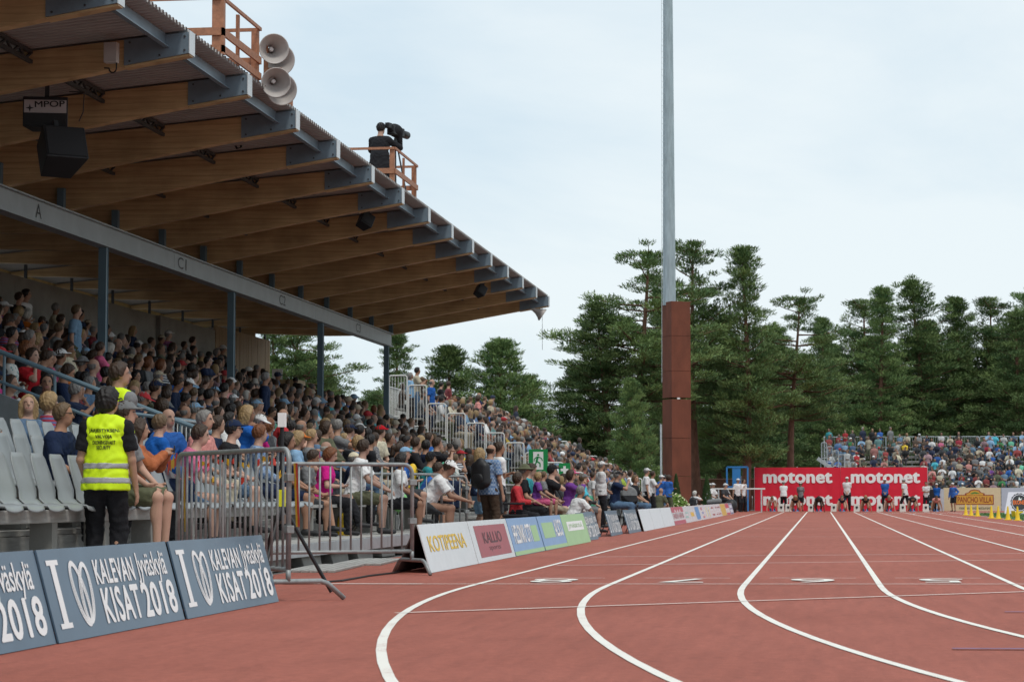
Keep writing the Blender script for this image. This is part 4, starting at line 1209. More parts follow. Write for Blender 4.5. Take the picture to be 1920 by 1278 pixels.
MB().bar((0.35, 0, 1.22), (3.1, 0, 1.22), 0.06, 0.07).build('top_bar', M_WHITERAIL, wr)
for x in (0.7, 2.9):
    MB().tube([(x, 0, 0), (x, 0, 1.2)], 0.04, 8).build('post', M_GALV, wr)
M_THUJA = mat('thuja_green', (0.045, 0.095, 0.025), 0.8, 0.4, 9)
def conifer(label, loc, h, r):
    t = thing('thuja_shrub', label, 'shrub', loc, 0, 'clipped thuja shrubs')
    MB().tube([(0, 0, 0), (0, 0, h * 0.5)], [0.03, 0.01], 6).build('stem', M_FENCE, t)
    v, f = [], []
    for i in range(2600):
        z = rng.uniform(0.04, 1) ** 1.2; a = rng.uniform(0, 6.283)
        rr = r * (1 - z) ** 0.75 * rng.uniform(0.65, 1.08) * (1 if z > 0.12 else z / 0.12)
        p = Vector((rr * math.cos(a), rr * math.sin(a), z * h)); d = Vector((math.cos(a) * 0.35, math.sin(a) * 0.35, 1)) * rng.uniform(0.05, 0.12)
        s = Vector((-math.sin(a), math.cos(a), 0)) * 0.018
        k = len(v); v += [p - s, p + s, p + d]; f.append((k, k + 1, k + 2))
    MB().add(v, f).build('foliage', M_THUJA, t)
conifer('slim pointed thuja shrub just right of the mast casing', (-6.28 + 0.0, 100.5, 0), 1.75, 0.33)
conifer('slim pointed thuja shrub farther right of the mast by the white rail', (-5.52, 112.5, 0), 1.85, 0.36)
conifer('small pointed thuja shrub left of the mast casing', (-8.9, 114.0, 0), 2.0, 0.55)
fb = thing('flower_bush', 'yellow-green flowering bush in front of the mast casing', 'bush', at(1257, 960, 92.0).xy.to_3d())
M_BUSH = mat('bush_leaf', (0.13, 0.22, 0.035), 0.7, 0.4, 12); M_PETAL = mat('cream_petals', (0.7, 0.68, 0.45), 0.7, 0.1)
for nm, mm, cnt, sz in (('foliage', M_BUSH, 2600, 0.07), ('blossom', M_PETAL, 130, 0.06)):
    v, f = [], []
    for i in range(cnt):
        d = rng.normal(size=3); d /= np.linalg.norm(d); d[2] = abs(d[2])
        p = Vector(d * np.array([0.85, 0.6, 0.88]) * (rng.uniform(0.5, 1) if nm == 'foliage' else 1.0)) + Vector((0, 0, 0.08))
        u = Vector(rng.normal(size=3)).normalized() * sz; w = u.orthogonal().normalized() * sz * 0.5
        k = len(v); v += [p - u, p + w, p + u, p - w]; f.append((k, k + 1, k + 2, k + 3))
    MB().add(v, f).build(nm, mm, fb)
# ------------------------------------------------------------------ pine trees
def needle_material():
    m = bpy.data.materials.new('pine_needles')
    m.use_nodes = True
    n, l = m.node_tree.nodes, m.node_tree.links
    b = n['Principled BSDF']; b.inputs['Roughness'].default_value = 0.65; b.inputs['Specular IOR Level'].default_value = 0.25
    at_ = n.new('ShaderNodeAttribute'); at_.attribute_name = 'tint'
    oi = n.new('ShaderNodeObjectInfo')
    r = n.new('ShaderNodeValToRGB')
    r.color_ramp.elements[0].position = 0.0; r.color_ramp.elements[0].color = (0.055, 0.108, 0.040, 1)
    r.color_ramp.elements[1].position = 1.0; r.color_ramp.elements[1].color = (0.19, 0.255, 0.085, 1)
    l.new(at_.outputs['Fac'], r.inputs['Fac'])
    hv = n.new('ShaderNodeHueSaturation')
    mr = n.new('ShaderNodeMapRange'); mr.inputs[3].default_value = 0.8; mr.inputs[4].default_value = 1.35
    l.new(oi.outputs['Random'], mr.inputs[0]); l.new(mr.outputs[0], hv.inputs['Value'])
    l.new(r.outputs['Color'], hv.inputs['Color'])
    l.new(hv.outputs['Color'], b.inputs['Base Color'])
    return m
M_NEEDLE = needle_material()
M_BARK = mat('pine_bark', (0.17, 0.085, 0.055), 0.85, 0.35, 5, 0.3, 25, stretch=(2, 2, 0.5))
def pine_meshes(h, base, wid, seed, style):
    """Trunk with limbs and a crown of needle tufts; style 'old' is open and flat-layered, 'young' is conical, 'full' dense."""
    g = np.random.default_rng(seed)
    mb = MB()
    lean = g.normal(0, 0.012, 2)
    def trunk(z):
        s = z / h
        return np.array([lean[0] * z + 0.12 * math.sin(s * 5 + seed), lean[1] * z + 0.12 * math.cos(s * 4 + seed), z])
    zs = np.linspace(0, h * 0.97, 14)
    r0 = 0.011 * h + 0.06
    mb.tube([trunk(z) for z in zs], [max(0.025, r0 * (1 - 0.9 * z / h)) for z in zs], 8)
    clumps = []
    z = h * base
    while z < h * 0.985:
        s = (z / h - base) / (1 - base)
        if style == 'young': L = wid * (1 - s) ** 0.85 + 0.25
        elif style == 'full': L = wid * (1 - s) ** 0.72 * (0.75 + 0.25 * min(1, s * 4)) * g.uniform(0.6, 1.15) + 0.22
        else: L = wid * math.sqrt(max(0.05, 1 - ((s - 0.34) / 0.69) ** 2)) * (1 - 0.45 * s ** 3) * g.uniform(0.65, 1.15) + 0.25
        nb = int(g.integers(3, 6))
        a0 = g.uniform(0, 6.28)
        for k in range(nb):
            if style == 'old' and g.random() < 0.22: continue
            a = a0 + 6.283 * k / nb + g.normal(0, 0.25)
            l_ = L * g.uniform(0.55, 1.2)
            rise = {'old': g.uniform(0.0, 0.55), 'young': g.uniform(0.25, 0.6), 'full': g.uniform(0.05, 0.5)}[style] * (0.6 + 0.8 * s)
            p0 = trunk(z)
            d = np.array([math.cos(a), math.sin(a), rise])
            mid = p0 + d * l_ * 0.5 + np.array([0, 0, -0.06 * l_])
            end = p0 + d * l_ + np.array([0, 0, 0.05 * l_])
            rb = max(0.012, 0.022 * l_ * (1 if style != 'old' else 1.3))
            mb.tube([p0, mid, end], [rb, rb * 0.65, 0.008], 5, False)
            nc = max(2, int(l_ * (2.4 if style != 'old' else 2.6)))
            for c in range(nc):
                t = 0.30 + 0.72 * (c + g.random()) / nc
                q = p0 + (end - p0) * t + g.normal(0, 1, 3) * np.array([0.26, 0.26, 0.13]) * (0.35 + 0.25 * l_)
                sz = g.uniform(0.26, 0.56) * (0.75 + 0.12 * l_)
                clumps.append((q, sz, d))
        z += g.uniform(0.32, 0.66) * (0.034 * h + 0.12) * (1.25 if style == 'old' else 1.0)
    for _ in range(5):
        clumps.append((trunk(h * g.uniform(0.94, 1.0)), 0.32, np.array([0, 0, 1.0])))
    # needle tufts
    V, T = [], []
    for q, sz, d in clumps:
        n = int(100 * (sz / 0.45) ** 1.4)
        off = g.normal(0, 1, (n, 3)); off /= np.maximum(0.4, np.linalg.norm(off, axis=1))[:, None]
        off *= (g.random((n, 1)) ** 0.4) * sz * np.array([1.0, 1.0, 0.62])
        p = q + off
        dr = off / sz * 0.8 + np.array([0, 0, 1.0]) + g.normal(0, 0.45, (n, 3)) + d * 0.4
        dr /= np.linalg.norm(dr, axis=1)[:, None]
        ln = g.uniform(0.11, 0.24, (n, 1))
        sd_ = np.cross(dr, g.normal(0, 1, (n, 3))); sd_ /= np.linalg.norm(sd_, axis=1)[:, None]
        w = g.uniform(0.014, 0.030, (n, 1))
        V.append(np.stack([p - sd_ * w, p + sd_ * w, p + dr * ln + sd_ * w * 0.5, p + dr * ln - sd_ * w * 0.5], 1).reshape(-1, 3))
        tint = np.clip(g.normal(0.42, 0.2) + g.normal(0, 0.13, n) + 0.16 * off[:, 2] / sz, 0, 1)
        T.append(np.repeat(tint, 4))
    V = np.concatenate(V); T = np.concatenate(T)
    me = bpy.data.meshes.new('crown')
    nq = len(V) // 4
    me.vertices.add(len(V)); me.vertices.foreach_set('co', V.ravel().astype(np.float32))
    me.loops.add(len(V)); me.loops.foreach_set('vertex_index', np.arange(len(V), dtype=np.int32))
    me.polygons.add(nq); me.polygons.foreach_set('loop_start', np.arange(0, len(V), 4, dtype=np.int32))
    me.update(calc_edges=True)
    at_ = me.attributes.new('tint', 'FLOAT', 'POINT'); at_.data.foreach_set('value', T.astype(np.float32))
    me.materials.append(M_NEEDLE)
    return mb.mesh('trunk', M_BARK, True), me
PINES = {
    'old1': (18, pine_meshes(18, 0.42, 2.9, 3, 'old')), 'old2': (18, pine_meshes(18, 0.34, 2.4, 8, 'old')),
    'full1': (18, pine_meshes(18, 0.14, 3.2, 21, 'full')), 'full2': (18, pine_meshes(18, 0.18, 2.6, 34, 'full')),
    'young1': (12, pine_meshes(12, 0.06, 3.0, 41, 'young')), 'young2': (12, pine_meshes(12, 0.10, 2.6, 47, 'young')),
}
def tree(kind, px, top, Y, label, wide=1.0, rz=None, group='pine trees around the stadium'):
    hh, (tm, cm) = PINES[kind]
    p = at(px, top, Y)
    s = p.z / hh
    t = thing('pine_tree', label, 'tree', (p.x, Y, 0), random.uniform(0, 6.28) if rz is None else rz, group)
    wide *= {'old': 1.25, 'full': 1.36, 'young': 1.0}[kind[:-1]]
    t.scale = (s * wide, s * wide, s)
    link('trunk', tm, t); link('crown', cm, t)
TREES = [
    ('full2', 515, 585, 99, 'dense pine at the left of the opening under the roof end', 1.1),
    ('young1', 578, 668, 103, 'bushy young pine in the opening under the roof end', 1.5),
    ('old1', 548, 560, 100, 'open pine seen under the roof end left of the third column', 1.25),
    ('young2', 610, 700, 104, 'low pine under the roof end beside the third column', 1.2),
    ('full2', 748, 622, 112, 'spreading pine beside the last column of the roof', 1.25),
    ('young1', 848, 652, 118, 'conical young pine left of the pair over the bleacher', 1.6),
    ('young1', 935, 640, 116, 'taller conical young pine over the bleacher', 1.6),
    ('young2', 990, 705, 121, 'lower young pine at the right end of the bleacher trees', 1.6),
    ('young2', 700, 735, 125, 'low bushy pine behind the last column of the roof', 1.8),
    ('young1', 1082, 690, 126, 'bushy pine at the left foot of the tall group', 1.5),
    ('full1', 1138, 560, 124, 'dense pine at the left edge of the tall group', 1.35),
    ('old1', 1195, 472, 126, 'tall open pine with bare reddish trunk just left of the mast', 1.35),
    ('young1', 1185, 712, 113, 'young pine in front of the bare trunk left of the mast', 1.0),
    ('full2', 1238, 545, 140, 'dense pine behind the mast', 1.0),
    ('old2', 1306, 450, 132, 'tall slender pine just right of the mast', 1.15),
    ('full2', 1345, 600, 138, 'dense lower pine between the two tall slender ones', 1.1),
    ('full2', 1396, 462, 130, 'tall pointed pine, second to the right of the mast', 1.0),
    ('old1', 1478, 556, 137, 'round-topped open pine right of the tall pointed one', 1.2),
    ('full1', 1436, 640, 156, 'dense pine filling the gap above the left end of the red wall', 1.15),
    ('full2', 1545, 596, 161, 'dark pine left of the end stand', 1.0),
    ('old2', 1612, 560, 166, 'pine with thin top above the end stand stairs', 1.25),
    ('full2', 1655, 540, 163, 'tall spiky pine above the left part of the end stand', 1.0),
    ('full1', 1727, 518, 168, 'biggest dense pine above the end stand', 1.15),
    ('full2', 1798, 558, 170, 'pointed pine right of the biggest dense one', 1.1),
    ('old2', 1852, 556, 172, 'slim pine near the right picture edge', 1.1),
    ('full1', 1900, 580, 166, 'dense pine at the right picture edge', 1.15),
    ('old1', 1945, 545, 170, 'open pine cut by the right picture edge', 1.15),
]
for i, px in enumerate(range(1262, 1990, 60)):
    TREES.append((['full1', 'full2', 'young1'][i % 3], px + random.uniform(-12, 12), 632 + random.uniform(-30, 45), 184 + random.uniform(-4, 16), 'dark back-row pine, ' + ORD[i] + ' from the left in the wood', 1.35))
for k, px, top, Y, lab, wd in TREES:
    tree(k, px, top, Y, lab, wd)
# ------------------------------------------------------------------ people: smooth-union bodies turned into one surface each
def v3(*a): return np.array(a if len(a) > 1 else a[0], float)
def unit(a):
    a = np.asarray(a, float); return a / max(1e-9, np.linalg.norm(a))
def cap(a, b, r1, r2, flat=False): return ('c', v3(a), v3(b), r1, r2, flat)
def ell(c, rad, M=None): return ('e', v3(c), v3(rad), np.eye(3) if M is None else M, 0, 0)
def prim_d(p, X):
    if p[0] == 'c':
        _, a, b, r1, r2, flat = p
        ab = b - a; L2 = max(1e-9, ab @ ab)
        t = (X - a) @ ab / L2
        tc = np.clip(t, 0, 1)
        d = np.linalg.norm(X - (a + tc[..., None] * ab), axis=-1) - (r1 + (r2 - r1) * tc)
        if flat:
            q = X - (a + np.clip(t, 0, 9)[..., None] * ab)
            d = np.maximum(np.linalg.norm(q, axis=-1) - (r1 + (r2 - r1) * np.clip(t, 0, 1.2)), (t - 1) * math.sqrt(L2))
        return d
    _, c, rad, M, _, _ = p
    q = (X - c) @ M
    k0 = np.linalg.norm(q / rad, axis=-1); k1 = np.linalg.norm(q / (rad * rad), axis=-1)
    return k0 * (k0 - 1.0) / np.maximum(k1, 1e-6)
def prim_box(p, infl):
    if p[0] == 'c':
        r = max(p[3], p[4]) + infl
        return np.minimum(p[1], p[2]) - r, np.maximum(p[1], p[2]) + r
    r = p[2].max() + infl
    return p[1] - r, p[1] + r
def smin(a, b, k):
    h = np.clip(0.5 + 0.5 * (a - b) / k, 0, 1)
    return a + (b - a) * h - k * h * (1 - h)
def field_at(prims, X, infl=0.0, k=0.03):
    D = np.full(X.shape[:-1], 9.0)
    for p in prims: D = smin(D, prim_d(p, X) - infl, k)
    return D
def nets(prims, vox, infl=0.0, k=0.03, cuts=()):
    """Surface of a smooth union of primitives, cut by half-spaces (point, outward normal); returns vertices and quads."""
    pad = infl + 2.5 * vox
    bx = [prim_box(p, pad) for p in prims]
    lo = np.min([b[0] for b in bx], 0); hi = np.max([b[1] for b in bx], 0)
    n = np.ceil((hi - lo) / vox).astype(int) + 2
    D = np.full(n, 9.0, np.float32)
    for p, (a, b) in zip(prims, bx):
        i0 = np.maximum(0, np.floor((a - lo - k) / vox).astype(int)); i1 = np.minimum(n, np.ceil((b - lo + k) / vox).astype(int) + 2)
        ax = [lo[q] + vox * np.arange(i0[q], i1[q]) for q in range(3)]
        X = np.stack(np.meshgrid(*ax, indexing='ij'), -1)
        sl = tuple(slice(i0[q], i1[q]) for q in range(3))
        D[sl] = smin(D[sl], prim_d(p, X) - infl, k)
    if cuts:
        ax = [lo[q] + vox * np.arange(n[q]) for q in range(3)]
        X = np.stack(np.meshgrid(*ax, indexing='ij'), -1)
        for c in cuts:
            if callable(c): D = np.maximum(D, c(X))
            else: D = np.maximum(D, (X - c[0]) @ unit(c[1]))
    c8 = [(i, j, l) for i in (0, 1) for j in (0, 1) for l in (0, 1)]
    sl = lambda o: D[o[0]:n[0] - 1 + o[0], o[1]:n[1] - 1 + o[1], o[2]:n[2] - 1 + o[2]]
    neg = sum((sl(o) < 0).astype(np.int8) for o in c8)
    mask = (neg > 0) & (neg < 8)
    idx = np.full(mask.shape, -1, np.int64); idx[mask] = np.arange(mask.sum())
    cell = np.argwhere(mask)
    vals = {o: sl(o)[mask] for o in c8}
    acc = np.zeros((len(cell), 3)); cnt = np.zeros(len(cell))
    for o in c8:
        for q in range(3):
            if o[q] == 0:
                o2 = tuple(o[w] + (1 if w == q else 0) for w in range(3))
                a, b = vals[o], vals[o2]
                cr = (a < 0) != (b < 0)
                t = np.where(cr, a / np.where(cr, a - b, 1), 0)
                pt = np.array(o, float) + t[:, None] * (np.array(o2) - np.array(o))
                acc[cr] += pt[cr]; cnt[cr] += 1
    V = (cell + acc / cnt[:, None]) * vox + lo
    F = []
    s = D < 0
    for q in range(3):
        u, w = [(1, 2), (2, 0), (0, 1)][q]
        a = [slice(0, n[i]) for i in range(3)]; b = [slice(0, n[i]) for i in range(3)]
        a[q] = slice(0, n[q] - 1); b[q] = slice(1, n[q])
        for z in (u, w):
            a[z] = slice(1, n[z] - 1); b[z] = slice(1, n[z] - 1)
        A, B = s[tuple(a)], s[tuple(b)]
        for flip, m in ((False, A & ~B), (True, ~A & B)):
            e = np.argwhere(m)
            if not len(e): continue
            e[:, u] += 1; e[:, w] += 1
            def cid(du, dw):
                c = e.copy(); c[:, u] -= du; c[:, w] -= dw
                return idx[c[:, 0], c[:, 1], c[:, 2]]
            qd = np.stack([cid(1, 1), cid(0, 1), cid(0, 0), cid(1, 0)], 1)
            F.append(qd[:, ::-1] if flip else qd)
    F = np.concatenate(F)
    return V, F[(F >= 0).all(1)]
def raw_mesh(name, V, F, nmat=1, smooth=True):
    me = bpy.data.meshes.new(name)
    me.vertices.add(len(V)); me.vertices.foreach_set('co', V.ravel().astype(np.float32))
    me.loops.add(F.size); me.loops.foreach_set('vertex_index', F.ravel().astype(np.int32))
    me.polygons.add(len(F)); me.polygons.foreach_set('loop_start', np.arange(0, F.size, F.shape[1], dtype=np.int32))
    me.update(calc_edges=True)
    if smooth: me.shade_smooth()
    for _ in range(nmat): me.materials.append(None)
    return me

def ik(a, t, l1, l2, pole):
    a, t = v3(a), v3(t)
    d = t - a; L = np.linalg.norm(d)
    if L > (l1 + l2) * 0.995:
        t = a + d / L * (l1 + l2) * 0.995; d = t - a; L = np.linalg.norm(d)
    x = (l1 * l1 - l2 * l2 + L * L) / (2 * L)
    h = math.sqrt(max(0, l1 * l1 - x * x))
    u = d / L
    p = v3(pole); p = p - u * (p @ u); p = unit(p)
    return a + u * x + p * h, t

def pose(sit=True, lean=8, twist=0, yaw=0, nod=0, tilt=0, arms='lap', seat=0.45, feet=None, hands=None, torso=None, female=False, poles=None, wide=1.0):
    """Joints of a figure that faces +X, its left side at +Y, feet at z = 0."""
    J = {'sit': sit, 'wide': wide, 'female': female}
    P = v3(0, 0, seat + 0.10) if sit else v3(0, 0, 0.94)
    a = R(lean)
    U = v3(math.sin(a), 0, math.cos(a))
    if torso: P = v3(torso[0]); U = unit(torso[1])
    S = v3(-math.sin(R(twist)), math.cos(R(twist)), 0)
    Fd = unit(np.cross(S, U))
    sw = 0.148 if female else 0.166
    N = P + U * 0.52
    J.update(P=P, U=U, S=S, F=Fd, N=N)
    J['SL'] = P + U * 0.455 + S * sw; J['SR'] = P + U * 0.455 - S * sw
    # head frame
    hy = R(yaw)
    hf0 = v3(math.cos(hy), math.sin(hy), 0)
    nd = R(nod)
    hf = hf0 * math.cos(nd) - v3(0, 0, 1) * math.sin(nd)
    hu = v3(0, 0, 1) * math.cos(nd) + hf0 * math.sin(nd)
    hl = np.cross(hu, hf)
    if tilt: hu = unit(hu + hl * math.tan(R(tilt))); hl = unit(np.cross(hu, hf))
    Uh = unit(U * 0.5 + v3(0, 0, 1) * 0.5 + hf0 * 0.12) if not torso else unit(U * 0.8 + hu * 0.3)
    J['H'] = N + Uh * 0.085 + hu * 0.085 + hf * 0.015
    J['hf'], J['hu'], J['hl'] = hf, hu, hl
    k = 0.52 if sit else 0
    A = {'lap': [(0.36, 0.13, P[2] + 0.09), (0.36, -0.13, P[2] + 0.09)],
         'clasp': [(0.34, 0.03, P[2] + 0.10), (0.34, -0.03, P[2] + 0.10)],
         'phone': [(0.34, 0.06, P[2] + 0.50), (0.34, -0.06, P[2] + 0.50)],
         'clap': [(0.30, 0.04, P[2] + 0.36), (0.30, -0.04, P[2] + 0.36)],
         'cross': [(0.19, -0.12, P[2] + 0.24), (0.19, 0.12, P[2] + 0.20)],
         'chin': [(0.32, -0.10, P[2] + 0.10), (0.20, -0.05, P[2] + 0.50)],
         'hang': [(0.05, 0.27, P[2] - 0.10), (0.05, -0.27, P[2] - 0.10)],
         'front': [(0.19, 0.03, P[2] + 0.02), (0.19, -0.03, P[2] + 0.02)],
         'hip': [(0.02, 0.20, P[2] + 0.06), (0.10, -0.26, P[2] - 0.08)],
         'behind': [(-0.16, 0.05, P[2] + 0.0), (-0.16, -0.05, P[2] + 0.0)],
         'book': [(0.30, 0.10, P[2] + 0.20), (0.30, -0.10, P[2] + 0.20)],
         'elbows': [(0.52, 0.03, P[2] + 0.10), (0.52, -0.03, P[2] + 0.10)]}[arms]
    hands = hands or A
    pl = poles or ([(-1, 0.3, 0), (-1, -0.3, 0)] if arms in ('hang', 'front', 'hip') else [(-0.4, 0.9, -0.6), (-0.4, -0.9, -0.6)])
    J['EL'], J['WL'] = ik(J['SL'], hands[0], 0.285, 0.26, pl[0])
    J['ER'], J['WR'] = ik(J['SR'], hands[1], 0.285, 0.26, pl[1])
    J['HL'] = P + v3(0, 0.09, -0.03); J['HR'] = P + v3(0, -0.09, -0.03)
    if feet is None:
        feet = [(0.40, 0.13, 0.085), (0.42, -0.12, 0.085)] if sit else [(0.03, 0.11, 0.085), (-0.03, -0.11, 0.085)]
    J['KL'], J['AL'] = ik(J['HL'], feet[0], 0.425, 0.42, (1, 0.1, 0.25))
    J['KR'], J['AR'] = ik(J['HR'], feet[1], 0.425, 0.42, (1, -0.1, 0.25))
    J['foot'] = feet
    return J

def body_prims(J, hand_detail=False):
    P, U, S, Fd, w = J['P'], J['U'], J['S'], J['F'], J['wide']
    M = np.stack([Fd, S, U], 1)
    sy = 0.92 if J['female'] else 1.0
    tor = [ell(P + U * 0.36, (0.112 * w, 0.156 * sy * w, 0.19), M), ell(P + U * 0.15, (0.108 * w * w, 0.148 * sy * w, 0.17), M), ell(P + U * 0.0 - v3(0, 0, 0.0), (0.118 * w, 0.165 * w, 0.125), M),
           cap(J['SL'] - S * 0.02, J['SR'] + S * 0.02, 0.054, 0.054), cap(J['N'] + U * 0.01, J['SL'] + U * 0.0, 0.05, 0.042), cap(J['N'] + U * 0.01, J['SR'], 0.05, 0.042)]
    if J['female']: tor.append(ell(P + U * 0.36 + Fd * 0.075, (0.055, 0.125, 0.07), M))
    H, hf, hu, hl = J['H'], J['hf'], J['hu'], J['hl']
    HM = np.stack([hf, hl, hu], 1)
    head = [ell(H + hu * 0.025 - hf * 0.008, (0.092, 0.073, 0.090), HM), ell(H - hu * 0.045 + hf * 0.026, (0.059, 0.053, 0.068), HM),
            cap(J['N'] - U * 0.05, H - hu * 0.05 - hf * 0.015, 0.062, 0.052)]
    feat = [cap(H + hf * 0.080 + hu * 0.012, H + hf * 0.100 - hu * 0.022, 0.009, 0.014), ell(H + hl * 0.073 - hu * 0.008 - hf * 0.005, (0.020, 0.011, 0.032), HM), ell(H - hl * 0.073 - hu * 0.008 - hf * 0.005, (0.020, 0.011, 0.032), HM)]
    limbs, armL = [], []
    for s in 'LR':
        armL += [cap(J['S' + s], J['E' + s], 0.051 * w ** 0.5, 0.040), cap(J['E' + s], J['W' + s], 0.041, 0.027)]
        sg = 1 if s == 'L' else -1
        d = unit(J['W' + s] - J['E' + s])
        ax = v3(1, 0, 0) if abs(d[0]) < 0.75 else v3(0, sg, 0)
        wd = unit(ax - d * (ax @ d)); nm = np.cross(d, wd)
        MM = np.stack([d, wd, nm], 1)
        armL.append(ell(J['W' + s] + d * 0.05, (0.056, 0.042, 0.02), MM))
        inward = v3(0, -sg, 0) if abs(d[1]) < 0.8 else v3(-1, 0, 0)
        nm = nm if nm @ inward > 0 else -nm
        if hand_detail:
            for q, (o, ln) in enumerate(((0.032, 0.066), (0.011, 0.075), (-0.011, 0.070), (-0.031, 0.055))):
                b0 = J['W' + s] + d * 0.085 + wd * o
                b1 = b0 + unit(d + nm * 0.25) * ln * 0.5; b2 = b1 + unit(d + nm * 0.75) * ln * 0.55
                armL += [cap(b0, b1, 0.0105, 0.0098), cap(b1, b2, 0.0098, 0.008)]
            b0 = J['W' + s] + d * 0.03 + wd * 0.036; b1 = b0 + unit(d * 0.7 + wd * 0.6 + nm * 0.3) * 0.045
            armL += [cap(b0, b1, 0.013, 0.0115), cap(b1, b1 + unit(d + nm * 0.5) * 0.032, 0.0115, 0.009)]
        else:
            armL.append(cap(J['W' + s] + d * 0.08, J['W' + s] + unit(d + nm * 0.3) * 0.155, 0.026, 0.016))
            b0 = J['W' + s] + d * 0.03 + wd * 0.032
            armL.append(cap(b0, b0 + unit(d * 0.8 + wd * 0.6) * 0.06, 0.013, 0.010))
        limbs += [cap(J['H' + s], J['K' + s], 0.088 * w ** 0.5, 0.056), cap(J['K' + s], J['A' + s], 0.054, 0.037),
                  ell(J['K' + s] * 0.66 + J['A' + s] * 0.34 - v3(0.018, 0, 0), (0.05, 0.05, 0.11))]
        A = J['A' + s]; fd = J.get('fdir', v3(1, 0.18 * sg, -0.06))
        limbs += [cap(A - v3(0.03, 0, 0.035), A + fd * 0.16 - v3(0, 0, 0.042), 0.040, 0.034)]
    return tor, head, feat, armL, limbs

def crease(V, F, amp, seed=0.0):
    """Cloth folds: push vertices along their normals by a warped wave field."""
    a, b, c, d = (V[F[:, i]] for i in range(4))
    fn = np.cross(c - a, d - b)
    N = np.zeros_like(V)
    for i in range(4): np.add.at(N, F[:, i], fn)
    N /= np.maximum(1e-12, np.linalg.norm(N, axis=1))[:, None]
    x, y, z = V[:, 0], V[:, 1], V[:, 2]
    w = np.sin(34 * z + 11 * y + 5 * np.sin(15 * y + 9 * x + seed) + seed) * np.sin(13 * x + 17 * y + 6 * np.sin(11 * z + seed)) + 0.6 * np.sin(52 * y - 24 * z + 5 * np.sin(21 * x + 9 * z) + seed) * np.sin(9 * z + 14 * x)
    return V + N * (amp * w)[:, None]
def build_person(J, vox=0.02, sleeve='short', legs='long', hand_detail=False, loose=0.015, hem=None):
    tor, head, feat, arm, limbs = body_prims(J, hand_detail)
    P, U, N = J['P'], J['U'], J['N']
    V, F = nets(tor + head + arm + limbs, vox, -0.004, 0.028)
    if vox < 0.026:                                                          # nose and ears stay crisp
        V, F = nets(tor + head + arm + limbs + feat, vox, -0.002, 0.02)
    body = raw_mesh('person_body', V, F, 4)
    cen = V[F].mean(1)
    mi = np.zeros(len(F), np.int32)
    H, hf, hu, hl = J['H'], J['hf'], J['hu'], J['hl']
    for sg in (1, -1):
        e = H + hf * 0.078 + hu * 0.018 + hl * 0.031 * sg
        dd = (cen - e); 
        mi[(np.abs(dd @ hl) < 0.016) & (np.abs(dd @ hu) < 0.008) & (np.abs(dd @ hf) < 0.04)] = 1
    e = H + hf * 0.085 - hu * 0.058
    dd = cen - e
    mi[(np.abs(dd @ hl) < 0.026) & (np.abs(dd @ hu) < 0.009) & (np.abs(dd @ hf) < 0.03)] = 2
    for s in 'LR':
        A = J['A' + s]
        dd = cen - A
        mi[(dd[:, 2] < 0.015) & (np.abs(dd[:, 0]) < 0.24) & (np.abs(dd[:, 1]) < 0.09) & (dd[:, 2] > -0.12)] = 3
    body.polygons.foreach_set('material_index', mi)
    out = {'body': body, 'J': J}
    # shirt
    sl = []
    for s in 'LR':
        Sx, E, W = J['S' + s], J['E' + s], J['W' + s]
        if sleeve == 'short': sl.append(cap(Sx, Sx + (E - Sx) * 0.68, 0.053, 0.058, True))
        elif sleeve == 'long': sl += [cap(Sx, E, 0.053, 0.047), cap(E, E + (W - E) * 0.97, 0.046, 0.036, True)]
    hemz = hem if hem is not None else (-0.10 if not J['sit'] else -0.05)
    tor2 = [tor[0], ell(P + U * 0.13, (tor[1][2][0] * 1.06, tor[1][2][1] * 1.06, 0.19), tor[1][3]), ell(P - U * 0.02, (tor[2][2][0] * 1.04, tor[2][2][1] * 1.04, 0.17), tor[2][3]), ell(P - U * 0.09, (tor[2][2][0] * 1.02, tor[2][2][1] * 1.06, 0.16), tor[2][3])] + tor[3:]
    if hem is not None and hem < -0.12: tor2.append(cap(P + U * 0.05, P + U * (hem - 0.06), 0.15, 0.20))
    nk = N + U * 0.012
    V, F = nets(tor2 + sl, vox, loose, 0.035, [(nk, U), (P + U * hemz, -U)])
    out['shirt'] = raw_mesh('shirt', crease(V, F, 0.0042, P[2] * 7 + J['WL'][0] * 9), F)
    # trousers
    tr = [tor[2]]
    for s in 'LR':
        Hh, K, A = J['H' + s], J['K' + s], J['A' + s]
        if legs == 'long': tr += [cap(Hh, K, 0.094, 0.064), cap(K, K + (A - K) * 0.97, 0.064, 0.052, True)]
        elif legs == 'short': tr += [cap(Hh, Hh + (K - Hh) * 0.93, 0.096, 0.078, True)]
        elif legs == 'brief': tr += [cap(Hh, Hh + (K - Hh) * 0.18, 0.090, 0.088, True)]
    V, F = nets(tr, vox, 0.012, 0.03, [(P + U * (0.10 if legs != 'brief' else 0.03), U)])
    out['trousers'] = raw_mesh('trousers', crease(V, F, 0.0050, 2.0 + J['WR'][2] * 9), F)
    out['head'] = Matrix(((hf[0], hl[0], hu[0], H[0]), (hf[1], hl[1], hu[1], H[1]), (hf[2], hl[2], hu[2], H[2]), (0, 0, 0, 1)))
    return out

